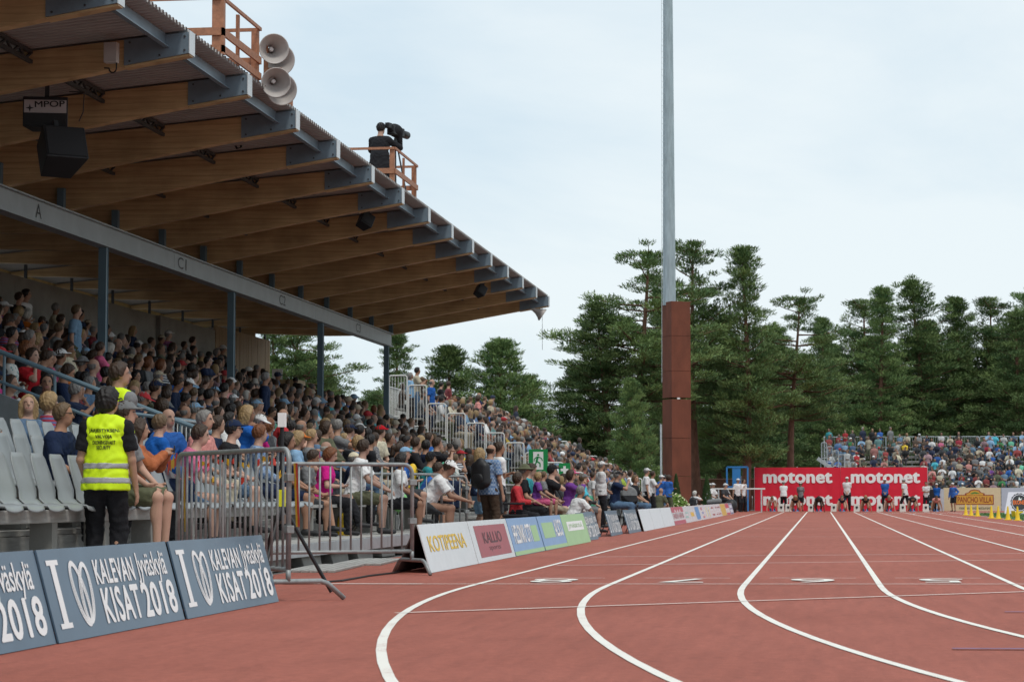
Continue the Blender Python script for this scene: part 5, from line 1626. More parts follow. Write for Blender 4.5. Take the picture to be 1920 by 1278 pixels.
def ruffle(V, amp):
    c = V.mean(0)
    n = (V - c) / np.maximum(1e-6, np.linalg.norm(V - c, axis=1))[:, None]
    w = np.sin(V[:, 0] * 95 + 3 * np.sin(V[:, 2] * 31)) * np.sin(V[:, 1] * 88 + 2 * np.sin(V[:, 2] * 43)) + 0.8 * np.sin(V[:, 1] * 160 + V[:, 0] * 70) * np.sin(V[:, 0] * 140 + V[:, 2] * 60)
    return V + n * (w * amp)[:, None]
def hair_meshes(vox):
    """Hair and headwear in the head's own frame: +X is the face, +Z the crown."""
    out = {}
    cran = ell((-0.008, 0, 0.025), (0.092, 0.073, 0.090))
    face = lambda X: np.minimum(np.minimum(X[..., 0] - 0.02, 0.065 - X[..., 2]), 9) * 1.0
    def cutf(x0, z0):
        return lambda X: np.minimum((X[..., 0] - x0) * 0.9 + (z0 - X[..., 2]) * 0.35, (z0 + 0.055) - X[..., 2])
    low = ((0, 0, -0.05), (0.35, 0, -1))
    V, F = nets([cran], vox, 0.013, 0.02, [cutf(0.035, 0.03), ((-0.02, 0, -0.045), (0.9, 0, -1))]); out['short'] = raw_mesh('hair', ruffle(V, 0.0045), F)
    V, F = nets([cran, ell((-0.035, 0, 0.0), (0.085, 0.085, 0.11)), cap((-0.055, 0.0, -0.05), (-0.09, 0, -0.26), 0.075, 0.05), cap((0.0, 0.075, 0.0), (-0.02, 0.085, -0.24), 0.026, 0.02), cap((0.0, -0.075, 0.0), (-0.02, -0.085, -0.24), 0.026, 0.02)], vox, 0.014, 0.03, [cutf(0.045, 0.05)]); out['long'] = raw_mesh('hair', ruffle(V, 0.0045), F)
    V, F = nets([cran, ell((-0.03, 0, 0.0), (0.092, 0.092, 0.105))], vox, 0.016, 0.03, [cutf(0.04, 0.04), ((0, 0, -0.09), (0.2, 0, -1))]); out['bob'] = raw_mesh('hair', ruffle(V, 0.0045), F)
    V, F = nets([cran, ell((-0.115, 0, 0.02), (0.04, 0.035, 0.04)), cap((-0.12, 0, 0.02), (-0.14, 0, -0.13), 0.03, 0.018)], vox, 0.012, 0.02, [cutf(0.04, 0.045), ((-0.02, 0, -0.05), (0.9, 0, -1))]); out['ponytail'] = raw_mesh('hair', ruffle(V, 0.0045), F)
    V, F = nets([cran, ell((-0.032, 0, -0.012), (0.086, 0.082, 0.098))], vox, 0.016, 0.03, [cutf(0.04, 0.035), ((-0.02, 0, -0.085), (0.5, 0, -1))]); out['shaggy'] = raw_mesh('hair', ruffle(V, 0.006), F)
    V, F = nets([cran], vox, 0.010, 0.02, [((0.005, 0, 0), (1, 0, 0.1)), ((0, 0, 0.035), (0, 0, 1)), ((-0.02, 0, -0.045), (0.9, 0, -1))]); out['fringe'] = raw_mesh('hair', ruffle(V, 0.0020), F)
    V, F = nets([ell((-0.006, 0, 0.03), (0.100, 0.083, 0.092)), ell((0.108, 0, 0.046), (0.072, 0.066, 0.012))], vox, 0.006, 0.012, [((0, 0, 0.036), (0.06, 0, -1))]); out['cap'] = raw_mesh('cap', V, F)
    V, F = nets([ell((-0.006, 0, 0.03), (0.102, 0.085, 0.094)), ell((0, 0, 0.03), (0.18, 0.165, 0.016))], vox, 0.006, 0.02, [((0, 0, 0.016), (0, 0, -1))]); out['hat'] = raw_mesh('hat', V, F)
    return out
HAIR = {'fine': hair_meshes(0.0105), 'mid': hair_meshes(0.016)}

def simple_mat(name, c, rough=0.75, bump=0.25, bscale=14, noise=0.08):
    m = mat(name, c, rough, noise, 9, bump, bscale)      # cloth and skin differ a little from person to person
    n, l = m.node_tree.nodes, m.node_tree.links
    b = n['Principled BSDF']
    b.inputs['Specular IOR Level'].default_value = 0.22
    src = b.inputs['Base Color'].links[0].from_socket
    oi = n.new('ShaderNodeObjectInfo')
    hv = n.new('ShaderNodeHueSaturation')
    for lo, hi, sock in ((0.80, 1.08, 'Value'), (0.96, 1.06, 'Saturation')):
        mr = n.new('ShaderNodeMapRange'); mr.inputs[3].default_value = lo; mr.inputs[4].default_value = hi
        if sock == 'Saturation':
            fr = n.new('ShaderNodeMath'); fr.operation = 'MULTIPLY'; fr.inputs[1].default_value = 7.3
            f2 = n.new('ShaderNodeMath'); f2.operation = 'FRACT'
            l.new(oi.outputs['Random'], fr.inputs[0]); l.new(fr.outputs[0], f2.inputs[0]); l.new(f2.outputs[0], mr.inputs[0])
        else: l.new(oi.outputs['Random'], mr.inputs[0])
        l.new(mr.outputs[0], hv.inputs[sock])
    l.new(src, hv.inputs['Color']); l.new(hv.outputs['Color'], b.inputs['Base Color'])
    return m
SKINS = [simple_mat('skin_%d' % i, c, 0.55, 0.0, noise=0.06) for i, c in enumerate([(0.42, 0.245, 0.17), (0.36, 0.20, 0.135), (0.46, 0.28, 0.21), (0.30, 0.16, 0.105)])]
SKIN_DARK = simple_mat('skin_dark', (0.075, 0.038, 0.025), 0.5, 0, noise=0.06)
M_EYE = mat('eye_dark', (0.11, 0.07, 0.055), 0.4, 0)
M_LIP = mat('lip', (0.36, 0.15, 0.13), 0.5, 0)
SHOES = [mat('shoe_black', (0.02, 0.02, 0.022), 0.6, 0.1), mat('shoe_grey', (0.22, 0.22, 0.23), 0.6, 0.1), mat('shoe_white', (0.6, 0.6, 0.6), 0.6, 0.1)]
HAIRC = {'brown': (0.042, 0.023, 0.013), 'dark': (0.012, 0.009, 0.008), 'blond': (0.30, 0.20, 0.095), 'grey': (0.19, 0.18, 0.17), 'white': (0.48, 0.46, 0.42), 'ginger': (0.15, 0.052, 0.018), 'fair': (0.12, 0.075, 0.038)}
HAIRM = {k: mat('hair_' + k, c, 0.55, 0.35, 30, 0.4, 60, stretch=(1, 1, 0.3)) for k, c in HAIRC.items()}
CLOTH = {'black': (0.015, 0.015, 0.018), 'navy': (0.014, 0.024, 0.060), 'grey': (0.20, 0.205, 0.21), 'charcoal': (0.05, 0.052, 0.058), 'white': (0.72, 0.72, 0.72), 'light blue': (0.24, 0.40, 0.58), 'blue': (0.025, 0.12, 0.42), 'teal': (0.03, 0.32, 0.36), 'green': (0.05, 0.24, 0.08), 'lime': (0.42, 0.56, 0.06), 'red': (0.45, 0.022, 0.03), 'maroon': (0.17, 0.02, 0.045), 'pink': (0.62, 0.14, 0.26), 'salmon': (0.68, 0.30, 0.27), 'magenta': (0.55, 0.03, 0.22), 'purple': (0.16, 0.05, 0.26), 'orange': (0.62, 0.17, 0.03), 'yellow': (0.72, 0.50, 0.04), 'beige': (0.46, 0.40, 0.30), 'olive': (0.11, 0.115, 0.07), 'denim': (0.10, 0.17, 0.27), 'brown': (0.075, 0.05, 0.035), 'mint': (0.18, 0.60, 0.40), 'cream': (0.62, 0.56, 0.42), 'rust': (0.50, 0.14, 0.045), 'turquoise': (0.08, 0.48, 0.60)}
def pattern_mat(name, kind, c1, c2):
    m = bpy.data.materials.new(name); m.use_nodes = True
    n, l = m.node_tree.nodes, m.node_tree.links
    b = n['Principled BSDF']; b.inputs['Roughness'].default_value = 0.85
    tc = n.new('ShaderNodeTexCoord')
    r = n.new('ShaderNodeValToRGB'); r.color_ramp.interpolation = 'CONSTANT'
    r.color_ramp.elements[0].color = (*c1, 1); r.color_ramp.elements[1].color = (*c2, 1); r.color_ramp.elements[1].position = 0.5
    if kind == 'stripe':
        t = n.new('ShaderNodeTexWave'); t.bands_direction = 'Z'; t.inputs['Scale'].default_value = 6.5; t.inputs['Distortion'].default_value = 0.4
    elif kind == 'check':
        t = n.new('ShaderNodeTexChecker'); t.inputs['Scale'].default_value = 26
    else:
        t = n.new('ShaderNodeTexVoronoi'); t.inputs['Scale'].default_value = 22
        r.color_ramp.elements[1].position = 0.38
    l.new(tc.outputs['Object'], t.inputs['Vector'])
    l.new(t.outputs['Fac'] if kind != 'flower' else t.outputs['Distance'], r.inputs['Fac'])
    l.new(r.outputs['Color'], b.inputs['Base Color'])
    return m
PATTERN = {'navy stripes': ('stripe', (0.02, 0.03, 0.07), (0.6, 0.6, 0.6)), 'red stripes': ('stripe', (0.30, 0.02, 0.04), (0.10, 0.10, 0.25)), 'blue checks': ('check', (0.10, 0.18, 0.34), (0.26, 0.34, 0.46)), 'grey checks': ('check', (0.22, 0.22, 0.23), (0.10, 0.10, 0.11)), 'red checks': ('check', (0.30, 0.05, 0.05), (0.12, 0.03, 0.04)), 'dark flowers': ('flower', (0.40, 0.25, 0.28), (0.03, 0.03, 0.05)), 'pale flowers': ('flower', (0.16, 0.30, 0.30), (0.55, 0.55, 0.52))}
CLOTHM = {k: simple_mat('cloth_' + k.replace(' ', '_'), c, 0.85, 0.8, 16, 0.14) for k, c in CLOTH.items()}
for k, (kd, c1, c2) in PATTERN.items(): CLOTHM[k] = pattern_mat('cloth_' + k.replace(' ', '_'), kd, c1, c2)

def wear(o, *ms):
    for i, m in enumerate(ms):
        o.material_slots[i].link = 'OBJECT'
        o.material_slots[i].material = m
def person(tpl, loc, heading, label, skin=0, shirt='navy', trousers='black', hair=('short', 'brown'), cap_c=None, scale=1.0, shoe=0, group=None, fine=False, cat='person', name='person', shirt_name='shirt', trouser_name='trousers', under=None):
    o = link(name, tpl['body'])
    o.location = loc; o.rotation_euler = (0, 0, heading); o.scale = (scale,) * 3
    tag(o, label, cat, group)
    wear(o, skin if not isinstance(skin, int) else SKINS[skin], M_EYE, M_LIP, SHOES[shoe])
    if tpl.get('shirt') is not None:
        c = link(shirt_name, tpl['shirt'], o); wear(c, CLOTHM[shirt] if isinstance(shirt, str) else shirt)
    if tpl.get('trousers') is not None:
        c = link(trouser_name, tpl['trousers'], o); wear(c, CLOTHM[trousers] if isinstance(trousers, str) else trousers)
    HS = HAIR['fine' if fine else 'mid']
    if hair[0] in ('cap', 'hat'):
        c = link('hair', HS[hair[2] if len(hair) > 2 else 'fringe'], o); c.matrix_local = tpl['head']; wear(c, HAIRM[hair[1]])
        c = link(hair[0], HS[hair[0]], o); c.matrix_local = tpl['head']; wear(c, CLOTHM[cap_c or 'white'])
    elif hair[0] != 'bald':
        c = link('hair', HS[hair[0]], o); c.matrix_local = tpl['head']; wear(c, HAIRM[hair[1]])
    return o
# ------------------------------------------------------------------ people placed one by one
_cache = {}
def tpl_for(vox, sleeve, legs, detail, hem, kw):
    key = repr((vox, sleeve, legs, detail, hem, sorted(kw.items(), key=str)))
    if key not in _cache:
        _cache[key] = build_person(pose(**kw), vox, sleeve, legs, detail, hem=hem)
    return _cache[key]
OCC = []                                     # taken places (x, y)
def put(label, px, py, Y, floor, heading=0, sleeve='short', legs='long', hem=None, vox=None, smin_=0.62, smax=1.12, group=None, dx=0, **kw):
    """A figure whose crown appears at photo pixel (px, py) at distance Y and whose feet stand on the given floor height."""
    look = {k: kw.pop(k) for k in ('skin', 'shirt', 'trousers', 'hair', 'cap_c', 'shoe', 'shirt_name', 'trouser_name', 'name') if k in kw}
    v = vox or (0.0125 if Y < 32 else 0.016 if Y < 60 else 0.024)
    T = tpl_for(v, sleeve, legs, Y < 45, hem, kw)
    J = T['J']
    top = Vector(J['H'] + J['hu'] * (0.135 if look.get('hair', ('',))[0] != 'bald' else 0.123))
    p = at(px, py, Y)
    s = min(smax, max(smin_, (p.z - floor) / top.z))
    h = R(heading)
    q = Matrix.Rotation(h, 3, 'Z') @ (top * s)
    loc = Vector((p.x - q.x, Y, floor))
    o = person(T, loc, h, label, scale=s, fine=Y < 60, group=group, **look)
    OCC.append((loc.x, loc.y))
    return o, T, loc, s, h
def local(T, loc, s, h, pt):
    return loc + Matrix.Rotation(h, 3, 'Z') @ (Vector(pt) * s)

# security guard with printed vest, seen from behind
M_HIVIS = mat('fluorescent_yellow', (0.66, 0.90, 0.010), 0.7, 0.05, 9, 0.5, 7)
M_REFLECT = mat('reflective_band', (0.36, 0.36, 0.37), 0.35, 0.08, 8, spec=0.6)
def vest(o, T, vox=0.0125, words=None):
    J = T['J']; tor = body_prims(J)[0]; P, U, S, Fd = J['P'], J['U'], J['S'], J['F']
    w0, w1 = 0.165, 0.215
    tor2 = tor[:1] + [ell(P + U * 0.13, (0.124, 0.168, 0.22), tor[1][3]), ell(P - U * 0.02, (0.130, 0.180, 0.19), tor[2][3]), ell(P - U * 0.10, (0.132, 0.185, 0.17), tor[2][3])] + tor[3:]
    arm = lambda X: np.abs((X - P) @ S) - np.where(((X - P) @ U) > 0.30, w0, w0 + (0.30 - ((X - P) @ U)) * 0.9)
    V, F = nets(tor2, vox, 0.024, 0.04, [(J['N'] + U * 0.03 - Fd * 0.0, U + Fd * 0.35), (P - U * 0.09, -U), arm])
    ve = link('vest', raw_mesh('vest', crease(V, F, 0.005, 1.0), F), o); wear(ve, M_HIVIS)
    for z0, z1 in ((0.09, 0.145), (-0.035, 0.02)):
        V2, F2 = nets(tor2, vox, 0.0285, 0.04, [(P + U * z1, U), (P + U * z0, -U), arm])
        b = link('reflective_band', raw_mesh('reflective_band', crease(V2, F2, 0.005, 1.0), F2), ve); wear(b, M_REFLECT)
    if words:
        bv = BVHTree.FromPolygons([tuple(x) for x in crease(V, F, 0.005, 1.0)], [tuple(f) for f in F])
        for s_, w, h, z in words:
            me = text_mesh(s_, w, h, 0.022)
            me.materials.append(M_BLACK)
            bm = bmesh.new(); bm.from_mesh(me)
            bmesh.ops.triangulate(bm, faces=bm.faces)
            bmesh.ops.subdivide_edges(bm, edges=[e for e in bm.edges if e.calc_length() > 0.03], cuts=2)
            bm.to_mesh(me); bm.free()
            for v in me.vertices:
                yy = w / 2 - v.co.x; zz = P[2] + z + v.co.y
                hit = bv.ray_cast(Vector((-0.6, yy, zz)), Vector((1, 0, 0)))
                v.co = Vector(((hit[0].x if hit[0] else -0.15) - 0.004 - v.co.z * 2, yy, zz))
            link('lettering', me, ve)
    return ve
g1, T, L_, s_, h_ = put('security guard in yellow vest seen from behind, black shirt, dark hair', 203, 722, 19.4, 0.0, 97, 'short', 'long', vox=0.0105, sit=False, lean=1, yaw=-38, arms='hang', hands=[(0.16, 0.20, 0.92), (0.10, -0.25, 0.84)], wide=1.0, shirt='black', trousers='black', hair=('shaggy', 'dark'), shoe=0, skin=0)
vest(g1, T, 0.0105, [('JÄRJESTYKSEN-', 0.27, 0.042, 0.405), ('VALVOJA', 0.145, 0.036, 0.352), ('ORDNINGSVAKT', 0.20, 0.033, 0.306), ('SECURITY', 0.12, 0.031, 0.264)])
g2, T, *_ = put('second security guard in yellow vest looking right, short brown hair', 224, 675, 21.3, 0.28, 62, 'short', 'long', sit=False, lean=2, yaw=-38, arms='front', shirt='grey', trousers='black', hair=('short', 'brown'), skin=2)
vest(g2, T)
def glasses(o, T, M=None):
    mb = MB()
    mb.tube([(0.02, 0.082, 0.02), (0.095, 0.062, 0.02), (0.106, 0.01, 0.018), (0.106, -0.01, 0.018), (0.095, -0.062, 0.02), (0.02, -0.082, 0.02)], 0.0035, 5)
    for sg in (1, -1):
        mb.tube([(0.104, sg * (0.034 + 0.022 * math.cos(a)), 0.012 + 0.016 * math.sin(a)) for a in np.linspace(0, 6.28, 9)], 0.003, 4)
    g = mb.build('glasses', M_BLACK, o); g.matrix_local = T['head']
glasses(g1, _cache[list(_cache)[0]])
D0, D1, D2 = LROW_F
o, T, *_ = put('man in navy polo shirt and glasses on a grey seat, ginger-brown hair', 120, 752, 21.0, D0 + 0.08, -8, 'short', 'long', lean=6, yaw=18, arms='lap', wide=1.1, shirt='navy', trousers='black', hair=('short', 'fair'), skin=1)
glasses(o, T)
put('young woman with long blond hair and denim jacket looking up at the left', 53, 738, 24.6, D2 - 0.1, -30, 'long', lean=4, yaw=-38, nod=-14, arms='clasp', female=True, shirt='denim', trousers='black', hair=('long', 'blond'), skin=2, shirt_name='jacket')
put('blond woman in a red and blue striped top behind the man in navy', 93, 732, 26.2, D2 - 0.05, 20, lean=5, yaw=30, arms='lap', female=True, shirt='red stripes', trousers='denim', hair=('bob', 'blond'), skin=2)
put('dark-haired man turning his face at the stair wall', 90, 698, 28.9, D2 + 0.3, -60, lean=2, yaw=-8, arms='cross', shirt='charcoal', trousers='black', hair=('short', 'dark'))
put('woman in white vest with green lanyard by the left picture edge', 22, 700, 29.6, 1.0, -20, lean=6, yaw=20, arms='clasp', female=True, shirt='white', trousers='black', hair=('ponytail', 'brown'))
put('bald man with green lanyard at the left picture edge', 8, 692, 30.4, 1.0, -10, lean=6, yaw=20, arms='lap', shirt='navy', trousers='black', hair=('fringe', 'grey'))
put('man in pale patterned shirt cut by the left picture edge', -6, 800, 21.8, D0 + 0.1, 0, lean=4, yaw=10, arms='lap', shirt='pale flowers', trousers='beige', hair=('short', 'grey'))
o, T, L_, s_, h_ = put('seated man in grey cap and olive shorts beside the guard', 236, 748, 20.35, D0, -4, 'short', 'short', lean=4, yaw=25, arms='phone', hands=[(0.30, 0.16, 0.62), (0.32, -0.14, 0.62)], seat=0.47, wide=1.05, shirt='grey', trousers='olive', hair=('cap', 'brown', 'short'), cap_c='grey', skin=2, shoe=1)
o, T, L_, s_, h_ = put('person in rust orange sleeves holding up a phone', 262, 782, 22.4, D0 + 0.02, 8, 'long', lean=6, yaw=20, arms='phone', hands=[(0.36, 0.07, 0.98), (0.36, -0.09, 0.98)], female=True, shirt='rust', trousers='black', hair=('long', 'brown'), skin=0)
ph = thing('phone', 'black phone held up by the person in orange sleeves', 'phone', local(T, L_, s_, h_, (0.45, -0.01, 1.03)), h_ + R(10))
MB().box((-0.006, -0.075, -0.038), (0.006, 0.075, 0.038)).build('case', M_BLACK, ph, bevel=0.004)
MB().box((-0.0075, -0.068, -0.033), (-0.0062, 0.068, 0.033)).build('screen', mat('phone_screen', (0.10, 0.11, 0.12), 0.1, 0), ph)
put('man in blue and white jersey seen from behind with short fair hair', 297, 773, 23.4, D1 - 0.05, 40, 'long', lean=10, yaw=22, arms='lap', wide=1.12, shirt='blue', trousers='navy', hair=('short', 'fair'), skin=2)
put('bald man in blue shirt smiling behind the jersey man', 318, 763, 25.2, D1, -35, 'short', lean=3, yaw=-4, arms='lap', wide=1.1, shirt='blue', trousers='black', hair=('fringe', 'grey'), skin=2)
put('grey-haired man in salmon shirt behind the pink polo man', 386, 766, 25.4, D1 - 0.06, -10, 'short', lean=12, yaw=12, arms='lap', wide=1.12, shirt='salmon', trousers='beige', hair=('short', 'grey'), skin=2)
put('man in bright pink polo leaning forward behind the barrier', 378, 793, 23.8, D0 + 0.0, 4, 'short', 'short', lean=24, yaw=18, nod=8, arms='elbows', wide=1.12, shirt='pink', trousers='denim', hair=('short', 'brown'), skin=2)
put('man with short brown hair in dark shirt between salmon shirt and navy cap', 408, 776, 27.3, D1 - 0.05, 4, lean=8, yaw=25, arms='lap', shirt='navy', trousers='black', hair=('short', 'brown'))
o, T, *_ = put('man in navy cap and black shirt leaning forward behind the barrier', 438, 784, 25.8, D0 + 0.1, 2, 'short', 'short', lean=14, yaw=20, arms='clasp', wide=1.1, shirt='black', trousers='denim', hair=('cap', 'dark', 'short'), cap_c='navy', skin=2)
glasses(o, T)
put('young man with ginger-brown hair in blue checked shirt behind the barrier', 487, 793, 27.4, D0 + 0.1, 10, 'long', 'short', lean=10, yaw=30, arms='clasp', shirt='blue checks', trousers='navy', hair=('short', 'ginger'), skin=2)
put('black-haired woman in dark top at the corner of the first barrier', 542, 808, 28.6, D0 + 0.02, 0, 'short', 'short', lean=12, yaw=14, nod=6, arms='lap', female=True, shirt='navy', trousers='navy', hair=('bob', 'dark'), skin=1)
put('person in orange cap behind the black-haired woman', 562, 806, 30.4, D1 - 0.08, 10, 'short', lean=6, yaw=20, nod=8, arms='lap', shirt='light blue', trousers='black', hair=('cap', 'blond', 'bob'), cap_c='orange')
put('man with short bleached blond hair in grey shirt', 584, 802, 30.9, D1 - 0.02, 6, 'short', lean=5, yaw=26, arms='lap', shirt='grey', trousers='charcoal', hair=('short', 'blond'), skin=2)
put('boy with dark hair in grey shirt and bare crossed legs behind the barrier', 592, 842, 29.3, D0, 4, 'short', 'short', lean=16, yaw=18, nod=22, arms='clasp', shirt='grey', trousers='charcoal', hair=('short', 'brown'), skin=1, feet=[(0.52, 0.02, 0.16), (0.42, -0.04, 0.085)])
put('elderly man with white hair behind the red-haired woman', 612, 825, 31.6, D1 - 0.10, 4, 'short', lean=8, yaw=20, arms='lap', shirt='beige', trousers='beige', hair=('fringe', 'white'), skin=2)
o, T, L_, s_, h_ = put('red-haired woman in magenta top reading a sheet behind the barrier', 626, 838, 30.2, D0, 6, 'short', 'long', lean=10, yaw=4, nod=20, arms='book', female=True, wide=1.1, shirt='magenta', trousers='black', hair=('bob', 'ginger'), skin=2, feet=[(0.58, 0.05, 0.20), (0.42, -0.08, 0.085)])
bk = thing('programme_sheet', 'pale sheet held by the red-haired woman', 'paper', local(T, L_, s_, h_, (0.40, 0.0, 0.80)), h_)
bk.rotation_euler = (0, R(-40), h_)
MB().box((-0.11, -0.08, -0.003), (0.11, 0.08, 0.003)).build('sheet', mat('pale_paper', (0.6, 0.63, 0.68), 0.6, 0.03), bk)
put('man in white polo shirt with hands on his bare knees', 682, 821, 31.4, D0, 2, 'short', 'short', lean=13, yaw=48, arms='lap', hands=[(0.46, 0.14, 0.64), (0.46, -0.12, 0.64)], wide=1.05, shirt='white', trousers='olive', hair=('short', 'brown'), skin=2)
put('person in dark blue jacket half hidden beside the white polo man', 664, 846, 32.2, D0 + 0.1, 0, 'long', lean=8, yaw=20, arms='lap', shirt='navy', trousers='black', hair=('cap', 'grey'), cap_c='cream')
put('tanned woman in white top and black shorts with dark bob', 754, 848, 33.2, D0 - 0.03, 4, 'short', 'short', lean=10, yaw=28, arms='lap', female=True, shirt='white', trousers='black', hair=('bob', 'dark'), skin=3)
put('man in blue shirt and pale blue cap beside the tanned woman', 760, 836, 34.6, D0 + 0.12, 4, 'short', 'short', lean=8, yaw=22, arms='book', shirt='blue', trousers='charcoal', hair=('cap', 'grey', 'fringe'), cap_c='light blue', skin=2)
put('man in white cap and white shirt bent forward over his knees', 850, 862, 35.3, 0.10, 2, 'short', 'short', lean=38, yaw=4, nod=26, arms='elbows', hands=[(0.66, 0.03, 0.62), (0.66, -0.05, 0.62)], wide=1.08, shirt='white', trousers='charcoal', hair=('cap', 'brown', 'short'), cap_c='white', skin=1, shoe=0)
put('person in blue shirt bent forward behind the white cap man', 826, 866, 36.4, 0.12, 4, 'short', 'short', lean=30, yaw=6, nod=20, arms='elbows', shirt='blue', trousers='navy', hair=('short', 'brown'), skin=1)
o, T, L_, s_, h_ = put('person in teal top and black cap with a yellow backpack', 808, 845, 37.2, 0.3, 10, 'short', lean=16, yaw=20, arms='phone', shirt='teal', trousers='black', hair=('cap', 'dark', 'short'), cap_c='black')
def backpack(label, c, rz, m, size=(0.24, 0.34, 0.48), pitch=0):
    b = thing('backpack', label, 'backpack', c, rz); b.rotation_euler = (0, R(pitch), rz)
    a, w, h = size
    V, F = nets([ell((0, 0, 0), (a * 0.42, w * 0.45, h * 0.5)), cap((0, 0, -h * 0.3), (0, 0, h * 0.22), a * 0.40, a * 0.36), cap((0, -w * 0.28, -h * 0.28), (0, -w * 0.26, h * 0.2), a * 0.36, a * 0.32), cap((0, w * 0.28, -h * 0.28), (0, w * 0.26, h * 0.2), a * 0.36, a * 0.32)], 0.02, 0, 0.04)
    q = link('sack', raw_mesh('sack', V, F), b); wear(q, m)
    V, F = nets([ell((-a * 0.34, 0, -h * 0.16), (a * 0.16, w * 0.34, h * 0.20))], 0.02, 0, 0.03)
    q = link('front_pocket', raw_mesh('front_pocket', V, F), b); wear(q, m)
    for sg in (1, -1):
        MB().tube([(a * 0.3, sg * w * 0.26, h * 0.34), (a * 0.75, sg * w * 0.28, h * 0.30), (a * 0.95, sg * w * 0.3, h * 0.05), (a * 0.5, sg * w * 0.32, -h * 0.25)], 0.018, 6).build('strap', M_BLACK, b)
    return b
backpack('bright yellow backpack on the person in teal', local(T, L_, s_, h_, (-0.20, 0, 0.88)), h_, mat('yellow_nylon', (0.78, 0.50, 0.02), 0.5, 0.08, 8, 0.3, 20), pitch=14)
put('tall man with dark hair in black shirt filming over the seated rows', 820, 818, 38.2, 0.28, 20, 'short', lean=4, yaw=10, arms='phone', sit=False, shirt='black', trousers='black', hair=('short', 'brown'), smin_=0.8)
o, T, L_, s_, h_ = put('bald standing man in blue checked shirt carrying a black backpack', 922, 831, 40.2, 0.0, 62, 'short', 'long', sit=False, lean=2, yaw=-18, nod=8, arms='hang', wide=1.06, shirt='blue checks', trousers='brown', hair=('fringe', 'brown'), skin=1)
backpack('large black backpack on the bald standing man', local(T, L_, s_, h_, (-0.25, 0, 1.22)), h_, M_BLACK, (0.27, 0.36, 0.56))
put('woman with long blond hair and denim skirt behind the black backpack', 900, 838, 41.6, 0.0, 40, 'short', 'short', sit=False, lean=2, yaw=20, arms='front', female=True, shirt='navy', trousers='light blue', hair=('long', 'blond'), trouser_name='skirt')
put('standing man in white polo and black shorts beside the backpack man', 937, 826, 42.0, 0.0, 25, 'short', 'short', sit=False, lean=1, yaw=-4, arms='cross', shirt='white', trousers='black', hair=('short', 'brown'), skin=1)
# powered wheelchair with its user in a red hoodie
o, T, L_, s_, h_ = put('person in red hooded top sitting in the powered wheelchair', 972, 884, 41.0, 0.0, 2, 'long', 'long', lean=4, yaw=30, arms='book', seat=0.50, shirt='red', trousers='black', hair=('bob', 'brown'), skin=2, shirt_name='hoodie')
wc = thing('powered_wheelchair', 'black powered wheelchair behind the green and blue boards', 'wheelchair', (L_.x, L_.y, 0), h_)
MB().box((-0.22, -0.23, 0.43), (0.25, 0.23, 0.49)).build('seat', M_BLACK, wc, bevel=0.02)
MB().box((-0.30, -0.23, 0.492), (-0.23, 0.23, 1.0)).build('backrest', M_BLACK, wc, bevel=0.02)
MB().box((-0.25, -0.22, 0.14), (0.2, 0.22, 0.425)).build('motor_box', M_BLACK, wc, bevel=0.03)
for sg in (1, -1):
    MB().box((-0.2, sg * 0.28 - 0.03, 0.66), (0.2, sg * 0.28 + 0.03, 0.70)).build('armrest', M_BLACK, wc, bevel=0.01)
    for x, r in ((-0.18, 0.18), (0.32, 0.12)):
        w = MB().lathe([(r * 0.5, -0.03), (r, -0.035), (r, 0.035), (r * 0.5, 0.03), (r * 0.5, -0.03)], 18, (x, sg * 0.29, r), Matrix.Rotation(R(90), 3, 'X')).build('wheel', M_DARKMETAL, wc, smooth=True)
    MB().box((0.34, sg * 0.1 - 0.06, 0.075), (0.54, sg * 0.1 + 0.06, 0.085)).build('footrest', M_DARKMETAL, wc)
put('person in olive bucket hat behind the wheelchair user', 984, 868, 44.2, 0.0, 2, 'short', lean=8, yaw=15, arms='lap', shirt='black', trousers='black', hair=('hat', 'grey', 'short'), cap_c='olive')
put('man in turquoise shirt looking down at his phone', 1002, 868, 45.0, 0.0, 2, 'short', 'long', lean=14, yaw=6, nod=24, arms='book', wide=1.1, shirt='teal', trousers='black', hair=('short', 'brown'), skin=2)
put('small blond child in lilac top beside the turquoise shirt man', 1010, 884, 44.4, 0.34, 6, 'short', 'short', lean=6, yaw=30, arms='lap', female=True, shirt='purple', trousers='pink', hair=('bob', 'blond'), smin_=0.5)
put('girl with brown hair in grey top next to the small blond child', 1020, 882, 45.8, 0.34, 4, 'short', 'short', lean=6, yaw=20, arms='lap', female=True, shirt='grey', trousers='pink', hair=('ponytail', 'fair'), smin_=0.5)
put('man in black cap and black shirt resting chin on his hand', 1036, 869, 46.6, 0.0, 6, 'short', 'long', lean=16, yaw=8, arms='chin', wide=1.1, shirt='black', trousers='beige', hair=('cap', 'dark', 'short'), cap_c='black', skin=2)
put('girl in pink cap and purple top lifting a camera', 1072, 879, 50.0, 0.0, 6, 'long', lean=6, yaw=5, arms='phone', female=True, shirt='purple', trousers='white', hair=('cap', 'brown', 'bob'), cap_c='pink')
put('boy in grey cap and turquoise shirt beside the kneeling photographer', 1094, 886, 51.5, 0.0, 4, 'short', 'short', lean=4, yaw=30, arms='lap', shirt='turquoise', trousers='grey', hair=('cap', 'fair', 'short'), cap_c='grey')
o, T, L_, s_, h_ = put('kneeling photographer in white shirt behind the slate boards', 1088, 909, 45.6, 0.0, 35, 'short', 'long', vox=0.014, sit=True, seat=0.20, lean=22, yaw=5, arms='phone', hands=[(0.34, 0.05, 0.70), (0.34, -0.08, 0.70)], wide=1.1, shirt='white', trousers='black', hair=('short', 'grey'), skin=1, feet=[(0.10, 0.16, 0.085), (0.22, -0.14, 0.085)])
